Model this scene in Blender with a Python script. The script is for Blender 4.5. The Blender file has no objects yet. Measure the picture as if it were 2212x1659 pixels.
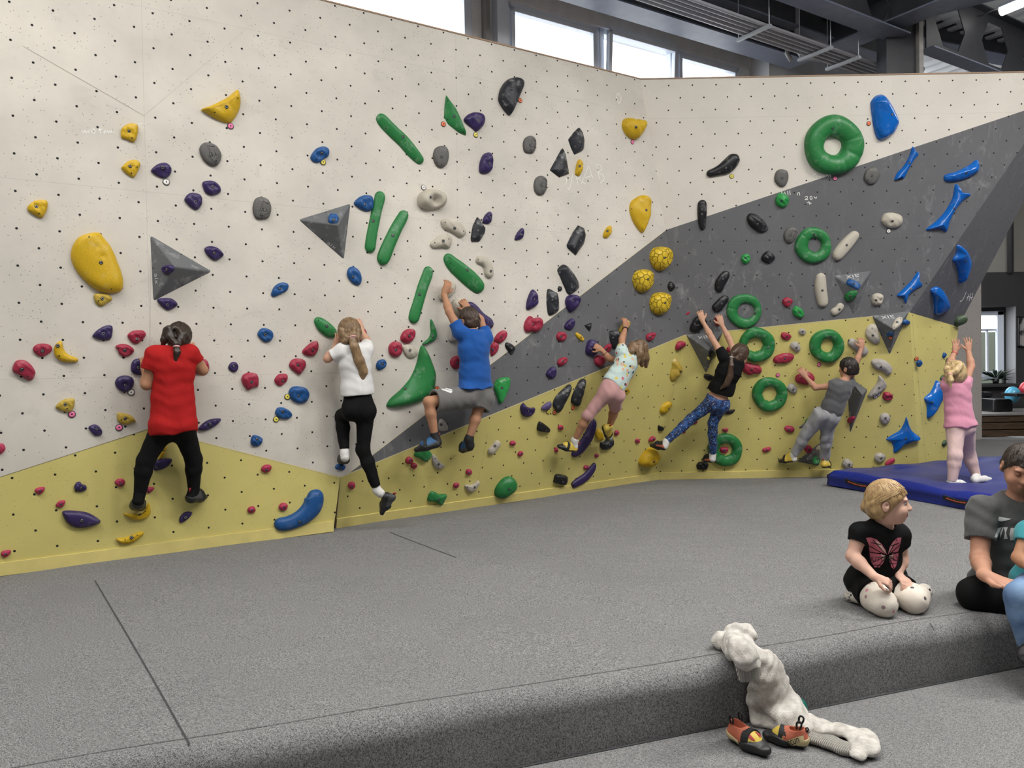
import bpy, bmesh, math, random
import numpy as np
from mathutils import Vector, Matrix
from mathutils.bvhtree import BVHTree

random.seed(7); np.random.seed(7)
scn = bpy.context.scene
COL = scn.collection

# ------------------------------------------------------------------ camera
F_PX, CAM_H = 1650.0, 1.30
PITCH, ROLL = math.radians(1.232), 0.018
CAM = Vector((0, 0, CAM_H))
ROT = Matrix.Rotation(math.pi/2-PITCH, 3, 'X') @ Matrix.Rotation(-ROLL, 3, 'Z')
cam_data = bpy.data.cameras.new('camera')
cam_data.sensor_width = 36.0
cam_data.lens = F_PX/2212*36.0
cam_data.clip_end = 200
cam = bpy.data.objects.new('camera', cam_data)
cam.matrix_world = Matrix.Translation(CAM) @ ROT.to_4x4()
COL.objects.link(cam)
scn.camera = cam

# ------------------------------------------------------------------ world, lights, exposure
scn.view_settings.view_transform = 'Standard'
scn.view_settings.look = 'None'
scn.view_settings.exposure = -0.58
scn.view_settings.gamma = 1.0
scn.view_settings.use_curve_mapping = False
world = bpy.data.worlds.new('overcast_sky')
scn.world = world
world.use_nodes = True
world.node_tree.nodes['Background'].inputs[0].default_value = (0.93, 0.97, 1.0, 1)
world.node_tree.nodes['Background'].inputs[1].default_value = 7.0

def area(name, loc, target, sx, sy, power, col=(1, .96, .9)):
    l = bpy.data.lights.new(name, 'AREA')
    l.shape = 'RECTANGLE'; l.size = sx; l.size_y = sy; l.energy = power; l.color = col
    o = bpy.data.objects.new(name, l)
    o.location = loc
    o.rotation_euler = (Vector(target)-Vector(loc)).to_track_quat('-Z', 'Y').to_euler()
    COL.objects.link(o)
    return o
for (x, y, w) in [(-3.4, 2.5, 150), (-0.4, 2.7, 120), (2.6, 3.1, 245), (5.6, 4.2, 320), (-2.0, 0.2, 45), (2.2, 0.4, 45), (6.8, 1.6, 60), (8.2, 7.6, 190)]:  # last one added out of view to brighten the end panel
    area('hall_and_fill_light', (x, y, 5.60), (x, y+.3, 0), 2.4, .6, w, (1, .975, .935))
    area('hall_and_fill_light', (x, y, 5.62), (x, y, 9), 2.4, .4, w*.5, (1, .965, .915))  # upward fill, added to brighten the roof deck

# ------------------------------------------------------------------ pixel -> place helpers (2212 x 1659 frame)
def ray(px, py):
    d = ROT @ Vector(((px-1106)/F_PX, -(py-829.5)/F_PX, -1))
    return d/d.y
def at_z(px, py, z=0.0):
    d = ray(px, py); return CAM + d*((z-CAM_H)/d.z)
def at_y(px, py, y):
    return CAM + ray(px, py)*y
FR = dict(a=(0,150,3.95), b=(540,150,3.95), c=(0,480,3.95), d=(540,480,3.95), e=(0,830,3.95), f=(540,830,3.95),
          g=(1000,150,3.95), h=(1060,530,3.95), i=(1500,180,3.1067), j=(1400,600,5.2667), k=(1600,620,5.2667),
          l=(1792,620,5.2667), m=(1060,830,5.2667), n=(1400,830,5.2667), o=(1792,830,5.2667), p=(740,0,2.458),
          q=(1580,0,3.5), r=(1780,940,3.6065), s=(1500,1320,4.893), t=(1950,500,3.607), z=(0,0,1.0))
def P(fr, x, y):
    X, Y, s = FR[fr]; return (X+x/s, Y+y/s)
class Facet:
    """A flat panel: origin, right axis u, up axis v, outward normal n."""
    def __init__(s, pts):
        a, b, c = [Vector(p) for p in pts]
        n = (b-a).cross(c-a).normalized()
        if n.dot(CAM-a) < 0: n = -n
        s.o, s.n = a, n
        u = Vector((0, 0, 1)).cross(n)
        s.u = u.normalized(); s.v = n.cross(s.u).normalized()
    def hit(s, px, py, off=0.0):
        d = ray(px, py); o = s.o + s.n*off
        return CAM + d*((o-CAM).dot(s.n)/d.dot(s.n))
    def uv(s, p): return ((p-s.o).dot(s.u), (p-s.o).dot(s.v))
    def mat(s, p):
        m = Matrix((s.u, s.v, s.n)).transposed().to_4x4(); m.translation = p; return m

# ------------------------------------------------------------------ object helpers
def tag(o, label=None, cat=None, group=None, kind=None):
    if label: o['label'] = label
    if cat: o['category'] = cat
    if group: o['group'] = group
    if kind: o['kind'] = kind
    return o
def link(name, me, mat=None, parent=None, mw=None, **kw):
    me.name = name
    o = bpy.data.objects.new(name, me)
    COL.objects.link(o)
    if mat is not None:
        for m in (mat if isinstance(mat, (list, tuple)) else [mat]): me.materials.append(m)
    if parent is not None:
        o.parent = parent
        o.matrix_parent_inverse = Matrix.Identity(4)
        if mw is not None: o.matrix_local = parent.matrix_world.inverted() @ mw
        else: o.matrix_local = parent.matrix_world.inverted()
    elif mw is not None: o.matrix_world = mw
    return tag(o, **kw)
def empty(name, loc=(0,0,0), rz=0, **kw):
    o = bpy.data.objects.new(name, None); COL.objects.link(o)
    o.empty_display_size = .05
    o.matrix_world = Matrix.Translation(loc) @ Matrix.Rotation(rz, 4, 'Z')
    return tag(o, **kw)
def mesh(verts, faces, smooth=True, matidx=None):
    me = bpy.data.meshes.new('m')
    me.from_pydata([tuple(v) for v in verts], [], [tuple(f) for f in faces])
    me.update()
    if smooth: me.polygons.foreach_set('use_smooth', [True]*len(me.polygons))
    if matidx is not None: me.polygons.foreach_set('material_index', list(matidx))
    return me
class MB:
    """collects simple solids into one mesh"""
    def __init__(s): s.v, s.f, s.mi = [], [], []
    def add(s, v, f, mi=0):
        k = len(s.v); s.v += [tuple(p) for p in v]; s.f += [tuple(i+k for i in q) for q in f]; s.mi += [mi]*len(f); return s
    def box(s, lo, hi, mi=0, m=None):
        x0,y0,z0 = lo; x1,y1,z1 = hi
        v = [Vector(p) for p in ((x0,y0,z0),(x1,y0,z0),(x1,y1,z0),(x0,y1,z0),(x0,y0,z1),(x1,y0,z1),(x1,y1,z1),(x0,y1,z1))]
        if m is not None: v = [m @ p for p in v]
        return s.add(v, [(0,3,2,1),(4,5,6,7),(0,1,5,4),(1,2,6,5),(2,3,7,6),(3,0,4,7)], mi)
    def bar(s, a, b, w, h, up=(0,0,1), mi=0):
        a, b = Vector(a), Vector(b); d = (b-a).normalized()
        x = d.cross(Vector(up)).normalized()*w/2; y = x.cross(d).normalized()*h/2
        v = [a-x-y,a+x-y,a+x+y,a-x+y,b-x-y,b+x-y,b+x+y,b-x+y]
        return s.add(v, [(0,3,2,1),(4,5,6,7),(0,1,5,4),(1,2,6,5),(2,3,7,6),(3,0,4,7)], mi)
    def tube(s, pts, r, n=10, mi=0, cap=True):
        pts = [Vector(p) for p in pts]; k = len(pts); rs = r if isinstance(r, (list, tuple)) else [r]*k
        v, f = [], []; x = None
        for i, p in enumerate(pts):
            d = (pts[min(i+1,k-1)]-pts[max(i-1,0)]).normalized()
            if x is None: x = d.orthogonal().normalized()
            x = (x-d*x.dot(d)).normalized(); y = d.cross(x)
            for j in range(n):
                t = 2*math.pi*j/n; v.append(p+(x*math.cos(t)+y*math.sin(t))*rs[i])
        for i in range(k-1):
            for j in range(n):
                a, b = i*n+j, i*n+(j+1)%n; f.append((a, b, b+n, a+n))
        if cap: f += [tuple(range(n-1,-1,-1)), tuple(range((k-1)*n, k*n))]
        return s.add(v, f, mi)
    def prism(s, poly, d, mi=0):
        """polygon (list of Vectors) extruded by vector d"""
        n = len(poly); v = [Vector(p) for p in poly]+[Vector(p)+Vector(d) for p in poly]
        return s.add(v, [tuple(range(n)), tuple(range(2*n-1,n-1,-1))]+[(i,i+n,(i+1)%n+n,(i+1)%n) for i in range(n)], mi)
    def build(s, name, mat, parent=None, smooth=False, bevel=0, mw=None, **kw):
        me = mesh(s.v, s.f, smooth, s.mi)
        bm = bmesh.new(); bm.from_mesh(me)
        bmesh.ops.recalc_face_normals(bm, faces=bm.faces)
        if bevel:
            bmesh.ops.bevel(bm, geom=[e for e in bm.edges if len(e.link_faces)==2 and e.calc_face_angle(0) > .5], offset=bevel, segments=2, affect='EDGES', profile=.6)
        bm.to_mesh(me); bm.free()
        return link(name, me, mat, parent, mw=mw, **kw)

# ------------------------------------------------------------------ material helpers
def srgb(r, g, b):
    f = lambda c: (c/255/12.92 if c/255 <= .04045 else ((c/255+.055)/1.055)**2.4)
    return (f(r), f(g), f(b), 1)
class NT:
    def __init__(s, name):
        s.m = bpy.data.materials.new(name); s.m.use_nodes = True
        s.t = s.m.node_tree; s.b = s.t.nodes['Principled BSDF']
    def n(s, typ, **kw):
        x = s.t.nodes.new(typ)
        for k, v in kw.items(): setattr(x, k, v)
        return x
    def l(s, a, b): s.t.links.new(a, b)
    def val(s, sock, v):
        if hasattr(v, 'is_linked') or isinstance(v, bpy.types.NodeSocket): s.l(v, sock)
        else: sock.default_value = v
    def math(s, op, a, b=0.0, c=None, clamp=False):
        x = s.n('ShaderNodeMath', operation=op, use_clamp=clamp)
        s.val(x.inputs[0], a); s.val(x.inputs[1], b)
        if c is not None: s.val(x.inputs[2], c)
        return x.outputs[0]
    def mix(s, fac, a, b, mode='MIX'):
        x = s.n('ShaderNodeMix', data_type='RGBA', blend_type=mode)
        s.val(x.inputs[0], fac); s.val(x.inputs[6], a); s.val(x.inputs[7], b)
        return x.outputs[2]
    def coord(s, kind='Object'): return s.n('ShaderNodeTexCoord').outputs[kind]
    def noise(s, vec, scale, detail=3, rough=.5, dist=0):
        x = s.n('ShaderNodeTexNoise'); s.l(vec, x.inputs['Vector'])
        x.inputs['Scale'].default_value = scale; x.inputs['Detail'].default_value = detail
        x.inputs['Roughness'].default_value = rough; x.inputs['Distortion'].default_value = dist
        return x.outputs['Fac']
    def mapping(s, vec, scale=(1,1,1), rot=(0,0,0), loc=(0,0,0)):
        x = s.n('ShaderNodeMapping'); s.l(vec, x.inputs[0])
        x.inputs['Scale'].default_value = scale; x.inputs['Rotation'].default_value = rot; x.inputs['Location'].default_value = loc
        return x.outputs[0]
    def ramp(s, fac, stops):
        x = s.n('ShaderNodeMapRange'); s.val(x.inputs[0], fac)
        x.inputs[1].default_value, x.inputs[2].default_value = stops[0], stops[1]
        x.inputs[3].default_value, x.inputs[4].default_value = stops[2], stops[3]
        return x.outputs[0]
    def bump(s, h, strength=.3, dist=.01):
        x = s.n('ShaderNodeBump'); s.l(h, x.inputs['Height'])
        x.inputs['Strength'].default_value = strength; x.inputs['Distance'].default_value = dist
        s.l(x.outputs[0], s.b.inputs['Normal']); return x
    def base(s, c): s.val(s.b.inputs['Base Color'], c); return s
    def rough(s, v): s.val(s.b.inputs['Roughness'], v); return s
MATS = {}
def simple(name, col, rough=.6, metal=0, spec=.5, var=.0, bump=0, bscale=60):
    if name in MATS: return MATS[name]
    N = NT(name); c = col if len(col) == 4 else (*col, 1)
    N.rough(rough); N.b.inputs['Metallic'].default_value = metal; N.b.inputs['Specular IOR Level'].default_value = spec
    if var:
        f = N.noise(N.coord(), 9, 4)
        N.base(N.mix(N.ramp(f, (.3,.7,0,1)), tuple(x*(1-var) for x in c[:3])+(1,), tuple(min(1,x*(1+var)) for x in c[:3])+(1,)))
    else: N.base(c)
    if bump: N.bump(N.noise(N.coord(), bscale, 3), bump, .004)
    MATS[name] = N.m; return N.m
def resin(name, col, rough=.5, chalk=.25, dark=.75):
    """polyurethane climbing hold: slightly worn, dusted with chalk in patches"""
    if name in MATS: return MATS[name]
    N = NT(name); co = N.coord()
    f = N.noise(co, 14, 4, .6); g = N.noise(co, 120, 2)
    dk = tuple(x*dark for x in col[:3])+(1,)
    c = N.mix(N.ramp(g, (.35,.65,0,1)), dk, col)
    c = N.mix(N.math('MULTIPLY', N.ramp(f, (.55,.8,0,1)), chalk), c, (.72,.72,.7,1))
    N.base(c); N.rough(rough); N.b.inputs['Specular IOR Level'].default_value = .35
    N.bump(g, .12, .003)
    MATS[name] = N.m; return N.m
# ------------------------------------------------------------------ climbing wall geometry
P0, P1 = at_z(0, 1240), at_z(725, 1150)
P2 = at_z(1422, 1036)
dW = ray(3707, 747); dW.z = 0; dW.normalize()
nW = Vector((dW.y, -dW.x, 0)); nWt = (nW + Vector((0, 0, -.02))).normalized()
oW = (P0+P1)/2
FW = Facet([oW, oW+dW, oW+nWt.cross(dW)])
cWB = FW.hit(1478, 724)
nB = Vector((0, -1, -.145)).normalized()
FB = Facet([cWB, cWB+Vector((1, 0, 0)), cWB+nB.cross(Vector((1, 0, 0)))])
cdir = FW.n.cross(FB.n); cdir = cdir/cdir.z
ZT = FW.hit(1385, 172).z
cTop = cWB + cdir*(ZT-cWB.z)
V1 = FW.hit(735, 1030)
FYA = Facet([P2, cWB, V1])
def foot_of(fa, px, z=0.0):
    lo, hi = 900.0, 1300.0
    for _ in range(50):
        m = (lo+hi)/2
        if fa.hit(px, m).z > z: lo = m
        else: hi = m
    return fa.hit(px, lo)
P1A = foot_of(FYA, 725)
def on_line(a, d, px):
    """point of line a+t*d seen at pixel column px"""
    best = min((abs(PX(a+d*t)[0]-px), t) for t in np.linspace(-6, 6, 4801)); return a+d*best[1]
def PX(p):
    q = ROT.transposed() @ (Vector(p)-CAM); return (1106-F_PX*q.x/q.z, 829.5+F_PX*q.y/q.z)
E1, E2 = FB.hit(1965, 675), FB.hit(2212, 310)
E3 = E1 + (E2-E1)*((ZT-E1.z)/(E2.z-E1.z))
P3 = Vector((E1.x-.02, P2.y, 0)); P3 = at_z(2003, 1021) if False else Vector((4.62, P2.y+.03, 0))
FYB = Facet([P2, P3, (cWB+E1)/2])
T1 = at_y(2070, 706, E1.y+.55)
FC = Facet([E1, E2, T1])
T2 = FC.hit(2212, 434); T3 = T1+(T2-T1)*((ZT-T1.z)/(T2.z-T1.z))
FYC = Facet([P3, T1, E1])
Q3 = foot_of(FYC, 2043)
# left end (outside the frame)
L0 = P0 + (P0-P1).normalized()*1.6
FYL = FW
def lift(p, z):            # point of the W panel above p at height z
    q = Vector(p); n = FW.n
    return q + Vector((nW.x, nW.y, 0))*(-( (q+Vector((0,0,z-q.z))-FW.o).dot(n))/(n.dot(nW)*1.0)) + Vector((0,0,z-q.z))

def wall_paint(name, col, smudge, chalk, screws=1.0, seams=(), phase=(0,0), nut=.0088):
    N = NT(name)
    uv = N.n('ShaderNodeUVMap').outputs[0]
    sep = N.n('ShaderNodeSeparateXYZ'); N.l(uv, sep.inputs[0]); U, V = sep.outputs[0], sep.outputs[1]
    pit = .242
    def lattice(ou, ov):
        a = N.math('FRACT', N.math('DIVIDE', N.math('ADD', U, 50*pit-ou), pit)); b = N.math('FRACT', N.math('DIVIDE', N.math('ADD', V, 50*pit-ov), pit))
        a = N.math('MULTIPLY', N.math('SUBTRACT', a, .5), pit); b = N.math('MULTIPLY', N.math('SUBTRACT', b, .5), pit)
        return N.math('SQRT', N.math('ADD', N.math('MULTIPLY', a, a), N.math('MULTIPLY', b, b)))
    ou, ov = phase[0]-pit/2, phase[1]-pit/2
    d = N.math('MINIMUM', lattice(ou, ov), lattice(ou+pit/2, ov+pit/2))
    nuts = N.ramp(d, (nut*.82, nut, 1, 0))
    # little screw holes of earlier routes, in loose clusters
    vo = N.n('ShaderNodeTexVoronoi', voronoi_dimensions='2D'); N.l(uv, vo.inputs['Vector']); vo.inputs['Scale'].default_value = 15
    sc = N.ramp(vo.outputs['Distance'], (.026, .04, 1, 0))
    cl = N.math('GREATER_THAN', N.noise(uv, 3.2, 2), .5)
    sc = N.math('MULTIPLY', N.math('MULTIPLY', sc, cl), screws)
    vo2 = N.n('ShaderNodeTexVoronoi', voronoi_dimensions='2D'); N.l(uv, vo2.inputs['Vector']); vo2.inputs['Scale'].default_value = 26
    sc2 = N.math('MULTIPLY', N.ramp(vo2.outputs['Distance'], (.04, .058, 1, 0)), N.math('GREATER_THAN', N.noise(N.mapping(uv, loc=(7,3,0)), 4.5, 2), .60))
    holes = N.math('MAXIMUM', nuts, N.math('MAXIMUM', sc, N.math('MULTIPLY', sc2, screws)))
    big = N.noise(uv, 1.3, 5, .6); mid = N.noise(N.mapping(uv, (1,1.6,1), (0,0,.6)), 5, 6, .65, .6)
    c = N.mix(N.ramp(big, (.35,.7,0,1)), col, tuple(x*(1-smudge) for x in col[:3])+(1,))
    c = N.mix(N.math('MULTIPLY', N.ramp(mid, (.58,.75,0,1)), smudge*1.3), c, tuple(x*.55 for x in col[:3])+(1,))
    if chalk:
        ch = N.noise(N.mapping(uv, (2.2,1,1), (0,0,-.9), (3,1,0)), 3.5, 8, .75, 1.2)
        ch2 = N.noise(N.mapping(uv, (1,1,1), (0,0,0), (9,1,0)), 1.1, 3)
        c = N.mix(N.math('MULTIPLY', N.math('MULTIPLY', N.ramp(ch, (.54,.78,0,1)), N.ramp(ch2, (.4,.65,.15,1))), chalk), c, (.62,.62,.6,1))
    for (w, pos, hv) in seams:
        s = N.math('ABSOLUTE', N.math('SUBTRACT', V if hv == 'h' else U, pos))
        c = N.mix(N.math('MULTIPLY', N.math('LESS_THAN', s, w), .28), c, tuple(x*.4 for x in col[:3])+(1,))
    c = N.mix(holes, c, (.012,.012,.013,1))
    N.base(c); N.rough(.72); N.b.inputs['Specular IOR Level'].default_value = .25
    N.bump(N.math('ADD', N.math('MULTIPLY', N.noise(uv, 160, 2), .25), N.math('SUBTRACT', 1, holes)), .25, .004)
    return N.m
hole = FW.uv(FW.hit(25.3, 168.2)); holeB = FB.uv(FB.hit(1520.6, 210.3))
seamA = FW.uv(FW.hit(700, 452))[1]; seamB = FW.uv(FW.hit(500, 810))[1]; seamT = FW.uv(FW.hit(985, 160))
WHITE, YEL, GREY = (.65,.608,.54,1), (.62,.54,.185,1), (.128,.128,.134,1)
m_white = wall_paint('white_wall_paint', WHITE, .20, 0, 1, [(.0018, seamA, 'h'), (.0018, seamB, 'h'), (.0018, FW.uv(FW.hit(318, 500))[0], 'v'), (.0015, seamT[1], 'h'), (.0015, seamT[0], 'v')], hole)
m_whiteB = wall_paint('white_wall_paint_bay', WHITE, .10, 0, .45, [(.0015, FB.uv(FB.hit(1900,248))[1], 'h')], holeB)
m_yelL = wall_paint('yellow_wall_paint', YEL, .14, 0, .6, [], (.05,.03))
m_yelB = wall_paint('yellow_wall_paint_bay', YEL, .16, 0, .9, [], (.02,.1))
m_grey = wall_paint('grey_wall_paint', GREY, .12, .36, 0, [(.002, FW.uv(FW.hit(1150,794))[1], 'h')], hole)
m_greyB = wall_paint('grey_wall_paint_bay', GREY, .12, .42, 0, [(.002, FB.uv(FB.hit(1900,516))[1], 'h')], holeB)
m_yelC = wall_paint('yellow_wall_paint_end', YEL, .14, 0, .5, [], (.02,.1), .007)
m_greyC = wall_paint('grey_wall_paint_end', (.122,.122,.127,1), .1, .35, 0, [], (.02,.1), .006)
m_pillar = wall_paint('pale_grey_panel_paint', (.46,.43,.40,1), .06, 0, 0, [], (.02,.1), .007)
m_ply = simple('plywood_edge', (.33,.22,.14), .7)
m_strip = simple('pale_yellow_board', (.66,.56,.2), .6, var=.06)

def panels(name, polys, back, mats):
    """wall object from flat polygons [(points, facet, material index)], closed behind by a thickness"""
    v, f, uv, mi = [], [], [], []
    for pts, fa, m in polys:
        k = len(v); v += [tuple(p) for p in pts]; f.append(tuple(range(k, k+len(pts)))); mi.append(m)
        uv += [fa.uv(p) for p in pts]
    nfront = len(f)
    for i in range(nfront):
        pts = [Vector(v[j]) for j in f[i]]; fa = polys[i][1]; k = len(v)
        v += [tuple(p-fa.n*back) for p in pts]; n = len(pts)
        f.append(tuple(range(k+n-1, k-1, -1))); mi.append(len(mats)-1); uv += [(0,0)]*n
        for j in range(n):
            a, b = f[i][j], f[i][(j+1)%n]; f.append((a, b, k+(j+1)%n, k+j)); mi.append(len(mats)-1); uv += [(0,0)]*4
    me = mesh(v, f, False, mi)
    L = me.uv_layers.new(name='UVMap')
    for poly in me.polygons:
        for li in poly.loop_indices:
            vi = me.loops[li].vertex_index
            L.data[li].uv = polys[poly.index][1].uv(Vector(v[vi])) if poly.index < nfront else (0.0, 0.0)
    return link(name, me, mats, kind='structure')
WT0 = lift(L0, ZT)
g0 = FW.hit(752, 1024); g1 = FW.hit(1438, 497)
yl0 = lift(L0, FW.hit(-400, 1160).z) if False else FW.hit(-330, 1135)
L0w = lift(L0, 0.0)
yapex, ybase = FW.hit(325, 925), lift(P1, 0.0)
edgeL = FW.hit(-330, 1137)
endtop = FW.hit(-330, -330)
endbot = FW.hit(-330, 1280)
ztop_pt = lambda px: on_line(cTop, dW, px)
wl = panels('wall_left', [
    ([edgeL, FW.hit(325, 925), V1, g0, FW.hit(1438, 497), cTop, ztop_pt(-330)], FW, 0),
    ([g0, cWB, FW.hit(1438, 497)], FW, 1),
    ([endbot, lift(P1, 0), V1, FW.hit(325, 925), edgeL], FW, 2),
    ([P1A, P2, cWB, g0, V1], FYA, 2)], .02, [m_white, m_grey, m_yelL, m_ply])
wb = panels('wall_back', [
    ([FB.hit(1438, 497), E2+(E3-E2)*.0+ (E1-E2)*-.24, E3, cTop], FB, 0),
    ([cWB, E1, E2+(E1-E2)*-.24, FB.hit(1438, 497)], FB, 1),
    ([P2, P3, E1, cWB], FYB, 2)], .02, [m_whiteB, m_greyB, m_yelB, m_ply])
wr = panels('wall_right', [
    ([E1, T1, T3, E3], FC, 0),
    ([P3, Q3, T1, E1], FYC, 1)], .02, [m_greyC, m_yelC, m_ply])
# pale grey return panel behind the end of the wall
ra, rb = at_z(1985, 962), at_z(2121, 948.5)
FP = Facet([ra, rb, ra+Vector((0,0,1))])
panels('wall_end', [([ra, rb, rb+Vector((0,0,3.6)), ra+Vector((0,0,3.6))], FP, 0)], .06, [m_pillar, m_pillar])
# pale board along the foot of the wall and plywood edge along its top
def strip(name, a, b, h, t, fa, m):
    u = (b-a).normalized(); v = fa.v; n = fa.n
    MB().add([a, b, b+n*t, a+n*t, a+v*h, b+v*h, b+v*h+n*t, a+v*h+n*t],
             [(0,1,2,3),(7,6,5,4),(3,2,6,7),(0,4,5,1),(0,3,7,4),(1,5,6,2)]).build(name, m, kind='structure')
strip('baseboard_left', lift(L0, 0), lift(P1, 0), .085, .012, FW, m_strip)
strip('baseboard_back', P1A, P2, .085, .012, FYA, m_strip)
strip('baseboard_right', P2, P3, .085, .012, FYB, m_strip)
strip('trim_1', ztop_pt(-330), cTop, .012, .006, FW, m_ply)
strip('trim_2', cTop, E3, .012, .006, FB, m_ply)
# hair-line seams of the wall panels, and sawn edges between painted fields, the light on them put into the colour
def ribbon(pts, fa, w, off=.0015):
    """flat strip following points on a facet"""
    mb = MB(); n = len(pts)
    for i in range(n-1):
        a, b = pts[i]+fa.n*off, pts[i+1]+fa.n*off; d = (b-a).normalized(); s = fa.n.cross(d)*w/2
        mb.add([a-s-d*w*.2, b-s+d*w*.2, b+s+d*w*.2, a+s-d*w*.2], [(0,1,2,3)])
    return mb
m_line = simple('panel_gap', (.20,.18,.13), .9)
m_edge = simple('lit_sawn_edge', (.68,.60,.38), .7)
for pts, w_ in (([(50,100),(311,250)], .0014), ([(311,250),(535,60)], .0007), ([(325,560),(323,925)], .0008)):
    ribbon([FW.hit(*p) for p in pts], FW, w_).build('panel_seam', m_line, wl)
ribbon([FYA.hit(735,1030), FYA.hit(727,1135)], FYA, .002).build('panel_seam', m_line, wl)
ribbon([FYA.hit(1055,930), FYA.hit(1023,1082)], FYA, .0012).build('panel_seam', m_line, wl)
ribbon([FYC.hit(1970,690), FYC.hit(2001,1000)], FYC, .002).build('panel_seam', m_line, wr)
ribbon([FW.hit(325,926), FW.hit(735,1031)], FW, .006).build('panel_edge', m_edge, wl)
ribbon([FW.hit(325,925.5), FW.hit(-330,1137)], FW, .003).build('panel_edge', m_line, wl)
ribbon([FYA.hit(737,1030), cWB], FYA, .008, .002).build('panel_edge', m_edge, wl)
ribbon([cWB, E1], FYB, .006, .002).build('panel_edge', m_edge, wb)
ribbon([FW.hit(752,1023), FW.hit(1438,497)], FW, .005).build('panel_edge', m_edge, wl)

# ------------------------------------------------------------------ floor: crash mat, its step, the hall floor
N = NT('grey_carpet'); co = N.coord()
n1 = N.noise(co, 300, 2, .6); n2 = N.noise(N.mapping(co, (1,1.7,1), (0,0,.5)), 105, 4, .7); n3 = N.noise(co, 1.2, 3)
f = N.math('ADD', N.math('MULTIPLY', n1, .6), N.math('MULTIPLY', n2, .4))
c = N.mix(N.ramp(f, (.38,.62,0,1)), (.036,.036,.038,1), (.335,.332,.33,1))
c = N.mix(N.math('MULTIPLY', N.ramp(n3, (.4,.7,0,1)), .16), c, (.10,.10,.105,1))
N.base(c); N.rough(.95); N.b.inputs['Specular IOR Level'].default_value = .1
wr_ = N.noise(N.mapping(co, (1,5,1), (0,0,.22)), 1.6, 3, .5, .8)
N.bump(N.math('ADD', N.math('MULTIPLY', f, .05), N.math('MULTIPLY', wr_, 1.0)), .30, .035)
m_carpet = N.m
MAT_H = .27
fb0, fb1 = at_z(1574, 1566, -MAT_H), at_z(1920, 1497, -MAT_H)
ed = (fb1-fb0).normalized(); en = Vector((ed.y, -ed.x, 0))       # along the step; outwards (to the camera)
if en.y > 0: en = -en
ea, eb = fb0-ed*9, fb0+ed*10
RR = .085
prof = [(-MAT_H, 0.0), (-RR, 0.0)] + [(-RR+RR*math.sin(t), -RR+RR*math.cos(t)) for t in np.linspace(.2, math.pi/2, 9)]
FOLDS = [([(1040,1222),(1120,1232),(1200,1246),(1290,1268),(1360,1296),(1420,1310)], .011, .045), ([(1310,1278),(1370,1270),(1440,1262),(1560,1250)], .009, .05),
         ([(1220,1284),(1290,1292),(1370,1308),(1460,1322)], .010, .045), ([(1290,1312),(1350,1334),(1400,1342),(1450,1340)], .009, .035), ([(980,1272),(1060,1282),(1150,1296)], .006, .05),
         ([(1000,1225),(1080,1226),(1150,1240)], .006, .045), ([(1440,1215),(1560,1222),(1700,1240)], .006, .06), ([(560,1260),(700,1290),(850,1300)], .004, .07)]
FP3 = [([at_z(*q) for q in pts], a, w) for pts, a, w in FOLDS]
def fold_z(X, Y):
    z = .005*np.sin(X*1.7+Y*1.1)*np.sin(Y*2.3-X*.6)+.002*np.sin(X*5+Y*3.1)
    for pts, a, w in FP3:
        best = np.full(X.shape, 9.0); tt = np.zeros(X.shape); n = len(pts)-1
        for i in range(n):
            ax, ay, bx, by = pts[i].x, pts[i].y, pts[i+1].x, pts[i+1].y; dx, dy = bx-ax, by-ay
            t = np.clip(((X-ax)*dx+(Y-ay)*dy)/(dx*dx+dy*dy), 0, 1); d = np.hypot(X-ax-t*dx, Y-ay-t*dy)
            m = d < best; best = np.where(m, d, best); tt = np.where(m, (i+t)/n, tt)
        z += 1.9*a*np.exp(-(best/w)**2)*np.sin(np.clip(tt, .02, .98)*math.pi)**.6
    return z
NS = 460
rows = list(np.arange(.115, 5.0, .035))+[5.3, 6, 8, 14]
nP = len(prof)
i_ = np.arange(NS+1)/NS; EX, EY = ea.x+(eb.x-ea.x)*i_, ea.y+(eb.y-ea.y)*i_
wob_ = .010*np.sin(i_*70)+.007*np.sin(i_*190+1)
cols_ = [np.stack([EX+en.x*(o+wob_*(1 if z > -.2 else .4)), EY+en.y*(o+wob_*(1 if z > -.2 else .4)), np.full(NS+1, z)+fold_z(EX-en.x*RR, EY-en.y*RR)*max(0, 1+z/RR)], 1) for (z, o) in prof]
for r in rows:
    X, Y = EX-en.x*r, EY-en.y*r; cols_.append(np.stack([X, Y, fold_z(X, Y)*(1 if r < 5 else 0)], 1))
K = len(cols_); vs = np.stack(cols_, 1).reshape(-1, 3).tolist()
fs = [(i*K+j_, (i+1)*K+j_, (i+1)*K+j_+1, i*K+j_+1) for i in range(NS) for j_ in range(K-1)]
crash = link('floor_mat', mesh(vs, fs, True), m_carpet, kind='structure')
MB().box((-14,-6,-MAT_H-.1), (16,16,-MAT_H)).build('floor', m_carpet, kind='structure')
m_seam = simple('carpet_seam', (.045,.045,.048), .95)
def catm(pts, n=8):
    return [((a[0]+(b[0]-a[0])*t), (a[1]+(b[1]-a[1])*t)) for a, b in zip(pts[:-1], pts[1:]) for t in np.linspace(0, 1, n, endpoint=False)]+[pts[-1]]
FZ = Facet([Vector((0,0,0)), Vector((1,0,0)), Vector((0,1,0))])
for pts in ([(205,1255),(262,1350),(330,1470),(410,1612)], [(843,1150),(900,1172),(985,1206)], [(2009,1350),(2013,1356),(2018,1366)]):
    ribbon([at_z(*p)+Vector((0,0,float(fold_z(np.array([at_z(*p).x]), np.array([at_z(*p).y]))[0]))) for p in catm(pts)], FZ, .006, .004).build('carpet_seam', m_seam, crash)
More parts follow.
